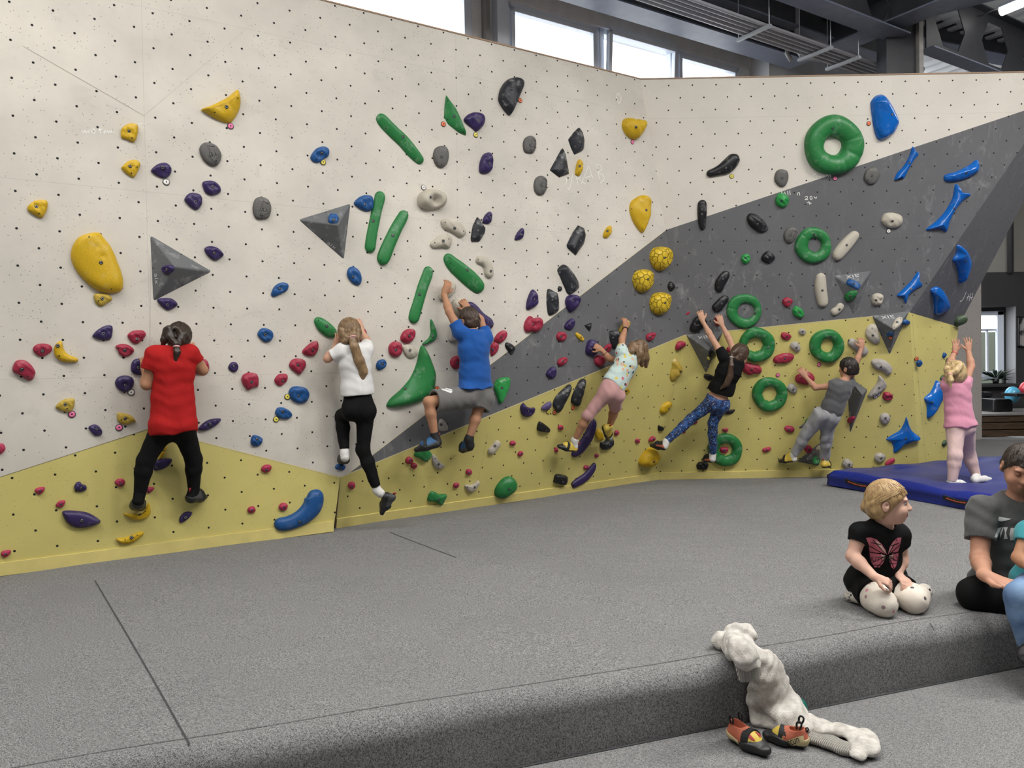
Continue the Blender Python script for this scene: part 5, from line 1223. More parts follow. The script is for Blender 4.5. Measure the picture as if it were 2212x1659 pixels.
D('Y','gloss','o',(870,370,890,440,940,530,1025,600,1025,622,940,650,830,710,735,783,725,720,700,660,642,625,720,570,800,520,850,430),'big four-pointed blue star low by the blue mat',(868,620),ridge=(868,470,860,600,960,620),k=.26,p=1.6,n=84,wob=0)
D('Y','blue','l',(985,860,1005,830,1040,835,1050,870,1020,910,990,895),'small light blue hold with an orange tag near the end seam',(1015,870),k=.45)
D('D','blue','l',(1282,780,1295,745,1318,760,1305,805,1285,805),'small blue hold left of the blond child\'s bracelet',(),k=.4)

# ---- round route tags
TAGC = dict(pink=simple('pink_tag', (.80,.18,.36), .4), white=simple('white_tag', (.8,.78,.74), .4), yellow=simple('yellow_tag', (.72,.62,.10), .4), orange=simple('orange_tag', (.75,.17,.06), .4))
m_rim = simple('black_tag_rim', (.02,.02,.02), .5)
def tagdisc(fac, col, fr, x, y, label, rim=True):
    fa = FAC[fac] if isinstance(fac, str) else fac
    n = 24; r = .0195; v, f = [], []
    prof = [(r, 0), (r, .006), (r*.82, .009), (r*.3, .010), (r*.22, .0075)]
    for (q, z) in prof: v += [(q*math.cos(2*math.pi*i/n), q*math.sin(2*math.pi*i/n), z) for i in range(n)]
    for k in range(len(prof)-1): f += [(k*n+i, k*n+(i+1)%n, (k+1)*n+(i+1)%n, (k+1)*n+i) for i in range(n)]
    f.append(tuple(range((len(prof)-1)*n, len(prof)*n)))
    o = link('route_tag', mesh(v, f, True), TAGC[col], mw=fa.mat(fa.hit(*P(fr, x, y))), label=label, cat='route tag', group='round route tags')
    if rim:
        mb = MB(); mb.tube([Vector((r*1.07*math.cos(2*math.pi*i/n), r*1.07*math.sin(2*math.pi*i/n), .003)) for i in range(n+1)], .0032, 6)
        mb.build('rim', m_rim, o, smooth=True, mw=o.matrix_world.copy())
    b = bpy.data.objects.new('screw', SCREW); COL.objects.link(b); b.parent = o; b.matrix_local = Matrix.Translation((0,0,.0085))
    return o
for a in (('W','pink','a',1966,485,'pink route tag below the big yellow fin'), ('W','white','a',1418,962,'white route tag under the purple hold high on the left'),
          ('W','white','c',1119,1451,'white route tag near the left elbow of the red shirt'), ('W','pink','e',613,257,'pink route tag below the left one of two dusty yellow holds'),
          ('W','pink','e',1016,370,'pink route tag at the edge of the left yellow field'), ('W','yellow','b',623,793,'yellow route tag on the scooped blue hold'),
          ('W','orange','b',1649,468,'orange route tag left of the green shard'), ('W','yellow','b',1925,560,'yellow route tag below the purple shell-like hold'),
          ('W','white','b',1480,1008,'white route tag above the bone white ring-shaped jug'), ('W','orange','g',486,265,'orange route tag beside the large black leaf-shaped hold'),
          ('W','pink','g',1445,620,'pink route tag below the big yellow knuckle-shaped jug'), ('W','yellow','d',318,1490,'yellow route tag left of the large blue hold'),
          ('W','yellow','f',222,300,'yellow route tag at the lowest blue hold left of black leggings'), ('W','orange','d',1595,1420,'orange route tag above the bent knee of the boy in blue'),
          ('B','yellow','i',250,624,'yellow route tag at the long black club-shaped hold'), ('B','orange','i',1169,270,'orange route tag left of the glossy blue drop'),
          ('B','pink','i',943,638,'pink route tag under the biggest green ring'), ('B','white','i',1302,992,'white route tag below the bone white pebble'),
          ('Y','pink','j',203,1075,'pink route tag left of the yellow comma-shaped hold'), (v3f[2],'yellow','j',690,915,'yellow route tag on the volume by the black shirt'),
          ('Y','pink','j',1475,1107,'pink route tag on top of the ring right of the black shirt'), ('Y','pink','j',1944,987,'pink route tag under the ring near the boy in grey'),
          ('A','yellow','h',491,1420,'yellow route tag under the dusty violet hold'), ('A','orange','h',542,1425,'orange route tag at the foot of the left black slab'),
          ('A','orange','h',702,1385,'orange route tag at the foot of the right black slab'), ('A','pink','h',1200,1113,'pink route tag right of the mint donut shirt'),
          ('Y','white','l',519,1250,'white route tag under the horn-shaped hold, left of two'), ('Y','white','l',556,1218,'white route tag under the horn-shaped hold, right of two'),
          ('Y','orange','l',988,815,'orange route tag above the small light blue hold'), (v5f[2],'orange','l',697,577,'orange route tag on the upper volume')):
    tagdisc(*a)

# ---- lettering on the volumes and chalk writing on the wall
m_letter = simple('pale_stencil_paint', (.50,.50,.50), .8)
m_chalk = simple('chalk', (.85,.84,.8), .95)
def text_on(fa, txt, a, b, up_sign, parent, name, mat, hgt, off=.002):
    """lettering from pixel a to pixel b on a facet"""
    p, q = fa.hit(*a), fa.hit(*b)
    cu = bpy.data.curves.new('txt', 'FONT'); cu.body = txt; cu.size = 1; cu.extrude = .0
    t = bpy.data.objects.new('txt', cu); COL.objects.link(t)
    dg = bpy.context.evaluated_depsgraph_get(); me = bpy.data.meshes.new_from_object(t.evaluated_get(dg))
    bpy.data.objects.remove(t); bpy.data.curves.remove(cu)
    xs = [v.co.x for v in me.vertices]; ys = [v.co.y for v in me.vertices]
    w = max(xs)-min(xs); x0 = min(xs); y0 = min(ys); hh = max(ys)-y0
    X = (q-p).normalized(); Y = fa.n.cross(X)*up_sign; L = (q-p).length
    for v in me.vertices:
        u, s = (v.co.x-x0)/w*L, (v.co.y-y0)/hh*hgt
        v.co = p+X*u+Y*s+fa.n*off
    return link(name, me, mat, parent)
Lp = lambda fr, x, y: P(fr, x, y)
text_on(v1f[2], 'aix', Lp('c',1318,440), Lp('c',1326,532), 1, v1, 'lettering', m_letter, .03, .003)
text_on(v2f[2], 'aix', Lp('b',655,1485), Lp('b',725,1535), 1, v2, 'lettering', m_letter, .03, .003)
text_on(v3f[0], 'aix', Lp('j',690,650), Lp('j',560,672), 1, v3, 'lettering', m_letter, .05, .003)
text_on(v4f[0], 'aix', Lp('i',1100,1278), Lp('i',1012,1292), 1, v4, 'lettering', m_letter, .05, .003)
text_on(v5f[0], 'aix', Lp('l',722,315), Lp('l',578,335), 1, v5, 'lettering', m_letter, .055, .003)
text_on(v6f[2], 'aix', Lp('l',225,1480), Lp('l',222,1415), -1, v6, 'lettering', m_letter, .03, .003)
text_on(v7f[0], 'aix', Lp('n',1855,795), Lp('n',1795,845), 1, v7, 'lettering', m_letter, .035, .003)
def chalk(fa, parent, fr, strokes, w=.006):
    mb = MB()
    for s in strokes:
        q = catmull_open([P(fr, *p) for p in pairs(s)])
        pts = [fa.hit(*p) for p in q]; n = len(pts)
        for i in range(n-1):
            a, b = pts[i]+fa.n*.0015, pts[i+1]+fa.n*.0015; d = (b-a).normalized(); x = fa.n.cross(d)*w/2
            mb.add([a-x, b-x, b+x, a+x], [(0,1,2,3)])
    return mb.build('chalk_writing', m_chalk, parent)
def catmull_open(p, n=6):
    p = np.array(p, float)
    if len(p) < 3: return p.tolist()
    e = np.vstack([2*p[0]-p[1], p, 2*p[-1]-p[-2]]); out = []
    for i in range(1, len(p)):
        a, b, c, d = e[i-1:i+3]; t = np.linspace(0, 1, n, endpoint=False)[:, None]
        out.append(.5*((2*b)+(-a+c)*t+(2*a-5*b+4*c-d)*t*t+(-a+3*b-3*c+d)*t**3))
    return np.concatenate(out+[p[-1:]]).tolist()
m_chalk2 = m_chalk
chalk(FW, wl, 'g', [(885,920,880,965,874,990), (935,890,925,960,905,1025,893,1005), (955,905,1000,880,1010,905,985,930,965,935), (985,930,1020,960,1045,978), (960,900,975,950,980,985),
                    (1010,975,1060,850,1075,830,1090,880,1110,930), (1040,925,1100,905), (1135,805,1150,870,1165,935), (1130,810,1175,820,1180,855,1150,880), (1150,880,1190,900,1205,935,1170,970),
                    (1318,205,1312,250,1330,290,1350,245,1325,200)], .0045)
chalk(FW, wl, 'a', [(700,520,712,540,725,520,735,545,745,525), (757,520,760,545), (775,510,790,545), (790,500,812,525,800,550), (850,505,858,548), (840,515,875,510), (885,545,892,520,905,530,890,548),
                    (915,520,925,545,935,525,945,545,952,520), (960,540,975,520,962,545,985,545), (1185,455,1200,470,1215,455), (1230,460,1245,475), (1265,450,1290,465)], .004)
chalk(FB, wb, 'i', [(583,725,590,750), (605,728,612,752,600,752), (625,722,628,750), (640,720,643,748), (690,752,693,735,705,735,706,752), (740,765,755,758,758,770,742,780,762,780), (775,760,785,758,790,775,778,778,775,762), (800,760,815,772,820,760),
                    (755,800,785,805), (768,792,775,815), (795,625,810,605,820,630), (840,630,860,615,870,630), (885,625,890,608,900,630), (910,630,915,610)], .006)
chalk(FC, wr, 'l', [(1555,55,1535,100,1510,150,1480,165), (1585,80,1560,150), (1560,115,1600,110), (1605,70,1588,160), (1630,70,1612,145), (1590,125,1628,115)], .008)
# ------------------------------------------------------------------ soft bodies: smooth unions of tapered limbs, meshed by surface nets
class Soft:
    def __init__(s, res=.005): s.pr = []; s.res = res
    def cone(s, a, b, ra, rb, k=.02, m=0, flat=None, clips=(), op='u'):
        """tapered limb; flat=(axis, f): thinner by f along axis"""
        s.pr.append(('c', np.array(a, float), np.array(b, float), ra, rb, k, m, None if flat is None else (np.array(flat[0], float), flat[1]), clips, op)); return s
    def chain(s, pts, rs, k=.02, m=0, flat=None, clips=(), op='u'):
        for i in range(len(pts)-1): s.cone(pts[i], pts[i+1], rs[i], rs[i+1], k, m, flat, clips, op)
        return s
    def ball(s, c, r, k=.02, m=0, clips=(), op='u'): return s.ell(c, (r, r, r), ((1,0,0),(0,1,0),(0,0,1)), k, m, clips, op)
    def ell(s, c, r, ax, k=.02, m=0, clips=(), op='u'):
        s.pr.append(('e', np.array(c, float), np.array(r, float), np.array([list(a) for a in ax], float), 0, k, m, None, clips, op)); return s
    def bounds(s, p):
        if p[0] == 'c':
            r = max(p[3], p[4]); lo = np.minimum(p[1], p[2])-r; hi = np.maximum(p[1], p[2])+r
        else:
            e = np.sqrt(((p[3]*p[2][:, None])**2).sum(0)); lo, hi = p[1]-e, p[1]+e
        return lo, hi
    def field(s, warp=None):
        U = [s.bounds(p) for p in s.pr if p[9] == 'u']
        lo = np.min([u[0] for u in U], 0)-.03; hi = np.max([u[1] for u in U], 0)+.03
        n = np.ceil((hi-lo)/s.res).astype(int)+1
        G = [lo[i]+np.arange(n[i])*s.res for i in range(3)]
        d = np.full(n, .5, np.float32); mm = np.zeros(n, np.int8); best = np.full(n, .5, np.float32)
        for p in s.pr:
            a, b = s.bounds(p); pad = p[5]+s.res*3
            i0 = np.clip(((a-pad-lo)/s.res).astype(int), 0, n-1); i1 = np.clip(((b+pad-lo)/s.res).astype(int)+2, 1, n)
            if (i1 <= i0).any(): continue
            sl = tuple(slice(i0[i], i1[i]) for i in range(3))
            X, Y, Z = np.meshgrid(*[G[i][i0[i]:i1[i]] for i in range(3)], indexing='ij', sparse=True)
            if p[0] == 'c':
                A, B = p[1], p[2]; ba = B-A; L2 = max(1e-12, ba@ba)
                x, y, z = X-A[0], Y-A[1], Z-A[2]
                t = np.clip((x*ba[0]+y*ba[1]+z*ba[2])/L2, 0, 1)
                x, y, z = x-t*ba[0], y-t*ba[1], z-t*ba[2]
                q2 = x*x+y*y+z*z
                if p[7] is not None:
                    w, f = p[7]; dw = x*w[0]+y*w[1]+z*w[2]; q2 = q2+(f*f-1)*dw*dw
                v = np.sqrt(q2)-(p[3]+(p[4]-p[3])*t)
            else:
                x, y, z = X-p[1][0], Y-p[1][1], Z-p[1][2]; ax, r = p[3], p[2]
                u = [(x*ax[i][0]+y*ax[i][1]+z*ax[i][2])/r[i] for i in range(3)]
                k0 = np.sqrt(u[0]**2+u[1]**2+u[2]**2); k1 = np.sqrt((u[0]/r[0])**2+(u[1]/r[1])**2+(u[2]/r[2])**2)
                v = k0*(k0-1)/np.maximum(k1, 1e-6)
            for (o, nn) in p[8]:
                o, nn = np.array(o, float), np.array(nn, float); v = np.maximum(v, (X-o[0])*nn[0]+(Y-o[1])*nn[1]+(Z-o[2])*nn[2])
            v = np.broadcast_to(v, d[sl].shape).astype(np.float32); k = p[5]; cur = d[sl]
            if p[9] == 'u':
                h = np.maximum(k-np.abs(cur-v), 0)/max(k, 1e-6); d[sl] = np.minimum(cur, v)-h*h*k*.25
                bs = best[sl]; near = v < bs; mm[sl] = np.where(near, p[6], mm[sl]); best[sl] = np.minimum(bs, v)
            elif p[9] == 's':
                h = np.maximum(k-np.abs(cur+v), 0)/max(k, 1e-6); d[sl] = np.maximum(cur, -v)+h*h*k*.25
            else:                           # paint only
                mm[sl] = np.where(v < 0, p[6], mm[sl])
        if warp is not None:
            amp, waves = warp
            X, Y, Z = np.meshgrid(*G, indexing='ij', sparse=True)
            for (kx, ky, kz, ph) in waves: d += (amp*np.sin(X*kx+Y*ky+Z*kz+ph+1.3*np.sin(X*kz*.4+Z*kx*.4))).astype(np.float32)
        return d, mm, lo
    def build(s, name, mats, parent, warp=None, smooth=1, **kw):
        d, mm, lo = s.field(warp)
        V, F, ci = nets(d)
        if len(F) == 0: raise RuntimeError('empty '+name)
        for _ in range(smooth): V = relax(V, F)
        P_ = V*s.res+lo
        me = bpy.data.meshes.new('m'); nv, nf = len(P_), len(F)
        me.vertices.add(nv); me.vertices.foreach_set('co', P_.astype(np.float32).ravel())
        me.loops.add(nf*4); me.loops.foreach_set('vertex_index', F.astype(np.int32).ravel())
        me.polygons.add(nf); me.polygons.foreach_set('loop_start', np.arange(0, nf*4, 4, dtype=np.int32)); me.polygons.foreach_set('loop_total', np.full(nf, 4, np.int32))
        me.polygons.foreach_set('use_smooth', np.ones(nf, bool))
        c = np.clip(np.rint(V[F].mean(1)).astype(int), 0, np.array(d.shape)-1)
        me.polygons.foreach_set('material_index', mm[c[:, 0], c[:, 1], c[:, 2]].astype(np.int32))
        me.update(calc_edges=True); me.validate()
        return link(name, me, mats, parent, **kw)
def nets(d):
    """surface nets: one vertex per crossed cell, one quad per crossed grid edge"""
    s = d < 0; nx, ny, nz = d.shape
    cnt = np.zeros((nx-1, ny-1, nz-1), np.int8)
    for i in (0, 1):
        for j in (0, 1):
            for k in (0, 1): cnt += s[i:nx-1+i, j:ny-1+j, k:nz-1+k]
    act = (cnt > 0) & (cnt < 8)
    idx = np.full(act.shape, -1, np.int64); cells = np.argwhere(act); idx[act] = np.arange(len(cells))
    acc = np.zeros((len(cells), 3)); num = np.zeros(len(cells))
    C = cells
    cr = [(i, j, k) for i in (0, 1) for j in (0, 1) for k in (0, 1)]
    val = {c: d[C[:, 0]+c[0], C[:, 1]+c[1], C[:, 2]+c[2]] for c in cr}
    for ax in range(3):
        for c in cr:
            if c[ax]: continue
            e = list(c); e[ax] = 1; a, b = val[c], val[tuple(e)]
            x = (a < 0) != (b < 0); t = np.where(x, a/np.where(x, a-b, 1), 0)
            p = np.array(c, float)[None, :].repeat(len(C), 0); p[:, ax] = t
            acc += p*x[:, None]; num += x
    V = C+acc/np.maximum(num, 1)[:, None]
    Q = []
    for ax in range(3):
        a = [slice(None)]*3; b = [slice(None)]*3; a[ax] = slice(0, -1); b[ax] = slice(1, None)
        A, B = s[tuple(a)], s[tuple(b)]; e = np.argwhere(A != B)
        o1, o2 = [(1, 2), (2, 0), (0, 1)][ax]
        ok = (e[:, o1] > 0) & (e[:, o2] > 0) & (e[:, o1] < d.shape[o1]-1) & (e[:, o2] < d.shape[o2]-1); e = e[ok]
        q = []
        for (u, v) in ((0, 0), (-1, 0), (-1, -1), (0, -1)):
            c = e.copy(); c[:, o1] += u; c[:, o2] += v; q.append(idx[c[:, 0], c[:, 1], c[:, 2]])
        q = np.stack(q, 1); ins = s[e[:, 0], e[:, 1], e[:, 2]]; q[~ins] = q[~ins][:, ::-1]; Q.append(q)
    F = np.concatenate(Q); F = F[(F >= 0).all(1)]
    return V, F, idx
def relax(V, F, w=.5):
    n = len(V); acc = np.zeros((n, 3)); num = np.zeros(n)
    for i in range(4):
        a, b = F[:, i], F[:, (i+1) % 4]
        for k in range(3): acc[:, k] += np.bincount(a, V[b, k], n)+np.bincount(b, V[a, k], n)
        num += np.bincount(a, minlength=n)+np.bincount(b, minlength=n)
    return V*(1-w)+w*acc/np.maximum(num, 1)[:, None]

# ------------------------------------------------------------------ cloth, skin, hair
def skin(name, col):
    N = NT(name); f = N.noise(N.coord(), 30, 3)
    N.base(N.mix(N.ramp(f, (.35,.65,0,1)), tuple(x*.93 for x in col[:3])+(1,), col)); N.rough(.62); N.b.inputs['Specular IOR Level'].default_value = .3
    N.b.inputs['Subsurface Weight'].default_value = .12; N.b.inputs['Subsurface Radius'].default_value = (.012, .005, .003); N.b.inputs['Subsurface Scale'].default_value = .6
    return N.m
def cloth(name, col, var=.1, fold=.35, scale=9, rough=.85):
    N = NT(name); co = N.coord(); f = N.noise(N.mapping(co, (1,1,.55), (.3,.2,.5)), scale, 3, .5, .8); w = N.noise(co, 400, 1)
    N.base(N.mix(N.ramp(w, (.3,.7,0,1)), tuple(x*(1-var) for x in col[:3])+(1,), col)); N.rough(rough); N.b.inputs['Specular IOR Level'].default_value = .2
    N.b.inputs['Sheen Weight'].default_value = .15 if col[1] > .02 else 0
    N.bump(f, fold, .03); return N.m
def hairmat(name, a, b, rot=(0,0,0), sc=(70,70,5)):
    N = NT(name); f = N.noise(N.mapping(N.coord(), sc, rot), 1.0, 4, .6, .6); g = N.noise(N.mapping(N.coord(), (8,8,3), rot), 1.0, 2)
    N.base(N.mix(N.math('ADD', N.math('MULTIPLY', N.ramp(f, (.3,.7,0,1)), .7), N.math('MULTIPLY', N.ramp(g, (.35,.65,0,1)), .3)), a, b)); N.rough(.42)
    N.bump(f, .55, .006); return N.m
SK1 = skin('skin_fair', (.56,.32,.215,1)); SK2 = skin('skin_tan', (.44,.225,.13,1)); SK3 = skin('skin_pale', (.62,.38,.29,1)); SK4 = skin('skin_warm', (.48,.25,.165,1))
M_RED = cloth('red_jersey', (.40,.012,.012,1)); M_BLK = cloth('black_jersey', (.0045,.0045,.005,1), .2, .2); M_WHT = cloth('white_cotton', (.70,.69,.68,1), .05)
M_BLU = cloth('blue_jersey', (.012,.085,.33,1)); M_GRS = cloth('grey_shorts_fabric', (.15,.145,.14,1)); M_PNK = cloth('dusty_pink_leggings', (.50,.28,.27,1), .08)
M_GRY = cloth('grey_marl', (.13,.13,.135,1), .35); M_SWT = cloth('light_grey_sweat_fabric', (.33,.33,.345,1), .15); M_ROS = cloth('rose_pink_cotton', (.63,.27,.37,1), .06); M_PAL = cloth('pale_pink_cotton', (.62,.44,.42,1), .06)
M_GRY2 = cloth('mid_grey_marl', (.115,.115,.115,1), .35); M_TEAL = cloth('teal_cotton', (.06,.33,.38,1)); M_WSOCK = cloth('white_sock_knit', (.68,.67,.65,1), .1)
def speckle_leggings():
    N = NT('blue_speckled_leggings'); co = N.coord()
    v = N.n('ShaderNodeTexVoronoi'); N.l(co, v.inputs['Vector']); v.inputs['Scale'].default_value = 85
    v2 = N.n('ShaderNodeTexVoronoi'); N.l(N.mapping(co, loc=(3,1,7)), v2.inputs['Vector']); v2.inputs['Scale'].default_value = 130
    b = N.mix(N.ramp(N.noise(co, 30, 3), (.42,.58,0,1)), (.006,.012,.06,1), (.012,.075,.26,1))
    b = N.mix(N.ramp(v2.outputs['Distance'], (.12,.2,1,0)), b, (.10,.25,.5,1))
    sp = N.math('MULTIPLY', N.ramp(v.outputs['Distance'], (.22,.30,1,0)), N.math('GREATER_THAN', N.noise(co, 60, 1), .49))
    N.base(N.mix(sp, b, (.68,.66,.62,1))); N.rough(.7); return N.m
def print_cloth(name, ground, cols, scale, r0, r1, ring=False, dens=.35):
    """cloth with scattered round motifs"""
    N = NT(name); co = N.coord(); c = ground
    for i, col in enumerate(cols):
        v = N.n('ShaderNodeTexVoronoi'); N.l(N.mapping(co, loc=(i*3.7,i*1.9,i*5.1)), v.inputs['Vector']); v.inputs['Scale'].default_value = scale; v.inputs['Randomness'].default_value = .75
        sep = N.n('ShaderNodeSeparateColor'); N.l(v.outputs['Color'], sep.inputs[0])
        m = N.math('MULTIPLY', N.ramp(v.outputs['Distance'], (r1*.88, r1, 1, 0)), N.math('LESS_THAN', sep.outputs[0], dens))
        if ring: m = N.math('MULTIPLY', m, N.ramp(v.outputs['Distance'], (r0*.8, r0, 0, 1)))
        c = N.mix(m, c, col)
    N.base(c); N.rough(.85); N.bump(N.noise(co, 10, 3, .5, .8), .3, .03); return N.m
M_SPK = speckle_leggings()
M_MINT = print_cloth('mint_donut_print', (.47,.58,.55,1), [(.55,.12,.17,1), (.60,.50,.12,1), (.03,.03,.03,1), (.62,.36,.22,1)], 19, .14, .36, True, .30)
M_PRINT = print_cloth('cream_print_leggings', (.66,.60,.52,1), [(.60,.25,.30,1), (.10,.07,.08,1), (.30,.19,.20,1)], 26, .12, .27, False, .16)
M_LEO = print_cloth('leopard_sock', (.62,.58,.52,1), [(.02,.02,.02,1)], 55, .1, .42, False, .6)
m_rub = simple('black_shoe_rubber', (.014,.014,.015), .5); m_yshoe = simple('yellow_shoe_leather', (.58,.42,.06), .55); m_bshoe = simple('blue_shoe_textile', (.015,.09,.22), .6)
m_oshoe = simple('terracotta_shoe_lining', (.42,.11,.06), .7); m_cream = simple('cream_rand', (.52,.42,.22), .6); m_gshoe = simple('grey_shoe_leather', (.05,.05,.055), .5)
m_redt = simple('red_pull_tab', (.35,.02,.03), .6); m_pinkt = simple('pink_hair_tie', (.75,.36,.40), .6); m_strapk = simple('black_strap', (.008,.008,.009), .7)
m_bead = simple('coral_bracelet', (.7,.15,.13), .5); m_eyew = simple('eye_white', (.75,.74,.72), .2); m_iris = simple('dark_iris', (.05,.03,.02), .15); m_brow = simple('eyebrow', (.10,.06,.035), .8)
m_lip = skin('lips', (.46,.15,.13,1)); m_white_print = simple('white_print', (.72,.72,.70), .8)

def unit(v): return Vector(v).normalized()
def ortho(f, u):
    u = unit(u); f = unit(Vector(f)-u*Vector(f).dot(u)); return f.cross(u), f, u          # right, forward, up
def turn(v, axis, ang): return Matrix.Rotation(ang, 3, axis) @ v
def hand(S, w, d, palm, thumb, s=1.0, curl=(.5,.6,.4), m=0, splay=.10, lens=(.9,1,.95,.75)):
    """wrist w, finger direction d, palm normal, thumb side (+1/-1 along d x palm)"""
    d = unit(d); palm = unit(Vector(palm)-d*Vector(palm).dot(d)); ac = d.cross(palm)*thumb
    S.ell(w+d*.040*s, (.033*s, .044*s, .0145*s), (ac, d, palm), .014*s, m)
    S.cone(w-d*.012*s, w+d*.022*s, .019*s, .023*s, .015*s, m, (palm, 1.3))
    for i in range(4):
        b = w+d*.070*s+ac*(.0245-i*.0163)*s; dd = turn(d, palm, splay*(1.5-i)*thumb*-1); L = .060*s*lens[i]
        ax = dd.cross(palm).normalized(); p = b-dd*.012*s; q = b; r = .0082*s
        S.cone(p, q, r*1.05, r, .004*s, m)
        for f, c in zip((.42,.32,.26), curl):
            dd = turn(dd, ax, c); nq = q+dd*L*f*1.15; S.cone(q, nq, r, r*.9, .003*s, m); q = nq; r *= .9
    b = w+d*.018*s+ac*.022*s; d1 = unit(d*.62+ac*.72+palm*.25); q = b+d1*.034*s; q2 = q+unit(d*.85+ac*.35+palm*.35)*.028*s
    S.chain([b-d1*.01*s, q, q2], [.0115*s, .0098*s, .0080*s], .006*s, m)
def foot_dirs(heel, toe, up): 
    f = unit(Vector(toe)-Vector(heel)); u = unit(Vector(up)-f*Vector(up).dot(f)); return f, u, f.cross(u)
def shoe(parent, heel, toe, up, s, mats, label=None, tab=True, res=.004, open_=False, wide=.038):
    """climbing shoe: coloured upper with rubber sole and toe cap, heel rand, strap and pull tab"""
    heel, toe = Vector(heel), Vector(toe); f, u, r = foot_dirs(heel, toe, up); L = (toe-heel).length
    R_ = wide*s
    def shell(S, g, m=0, clips=()):
        S.cone(heel+u*.030*s+f*.012*s, heel+f*L*.50+u*.032*s, R_*.92+g, R_*1.06+g, .025, m, None, clips)
        S.cone(heel+f*L*.45+u*.028*s, toe-f*.03*s+u*.017*s, R_*1.10+g, R_*.60+g, .025, m, (u, 1.3), clips)
        S.cone(heel+u*.045*s+f*.018*s, heel+u*.080*s+f*.016*s, R_*.80+g, R_*.72+g, .025, m, None, clips)
        if not clips: S.cone(heel+f*L*.2+u*.07*s, heel+f*L*.55+u*.04*s, R_*.5, R_*.6, .03, m)
    flo = heel-u*.004*s
    S = Soft(res); shell(S, 0); S.cone(heel-u*.05*s-f*.1*s, heel-u*.05*s+f*.4*s, .046*s, .046*s, .004, op='s')
    if open_: S.cone(heel+u*.055*s+f*.030*s, heel+u*.13*s+f*.022*s, R_*.66, R_*.74, .005, 3, op='s'); S.cone(heel+u*.060*s+f*.055*s, heel+u*.12*s+f*.03*s, R_*.52, R_*.66, .006, 3, op='s'); S.cone(heel+u*.045*s+f*.03*s, heel+u*.13*s+f*.022*s, R_*.75, R_*.80, .0, 3, op='p'); S.cone(heel-f*.02*s+u*.04*s, heel+f*L*.40+u*.04*s, .075*s, .075*s, 0, 3, None, ((heel+f*L*.46, f),), op='p')
    o = S.build('climbing_shoe' if parent is None else 'shoe', list(mats), parent, smooth=1)
    B_ = Soft(res); c1 = ((toe-f*(.078 if open_ else .058)*s+u*.05*s, unit(-f+u*.55)),); g = .0022*s
    shell(B_, g, 0, c1); c2 = ((heel+u*(.019 if open_ else .013)*s, unit(u-f*.03)),); shell(B_, g, 0, c2); B_.cone(heel-u*.05*s-f*.1*s, heel-u*.05*s+f*.4*s, .046*s, .046*s, .004, op='s')
    B_.build('rubber', mats[1], o)
    H_ = Soft(res); n_ = unit(u*.8-f*.6); c3 = ((heel+u*.036*s, unit(u+f*.22)), (heel+u*.013*s, -unit(u-f*.03)), (heel+f*L*.42, f)); shell(H_, g*1.2, 0, c3); H_.build('heel_rand', mats[2], o)
    c = heel+f*L*.50+u*.034*s
    pts = [c+r*math.cos(t)*R_*1.20+u*(math.sin(t)*R_*1.26-.004*s)-f*.006*s*math.sin(t) for t in np.linspace(-.25, math.pi+.25, 15)]
    mb = MB()
    for i in range(14): mb.bar(pts[i], pts[i+1], (.040 if open_ else .026)*s, .006*s, up=tuple((pts[i]-c).normalized()))
    mb.build('strap', m_strapk, o)
    if tab:
        b = heel+u*.078*s-f*.020*s; mb = MB(); mb.tube([b, b+u*.016*s-f*.008*s, b+u*.024*s-f*.004*s, b+u*.022*s+f*.004*s, b+u*.004*s+f*.006*s], .0042*s, 8)
        mb.build('pull_tab', m_redt if tab is True else tab, o, smooth=True)
    return o
WV = lambda a, n, seed, lo=50, hi=130: (a, [(*(np.random.RandomState(seed+i).randn(3)*np.array([1,1,1.0])/1.6*(lo+(hi-lo)*i/n)), i*1.7) for i in range(n)])

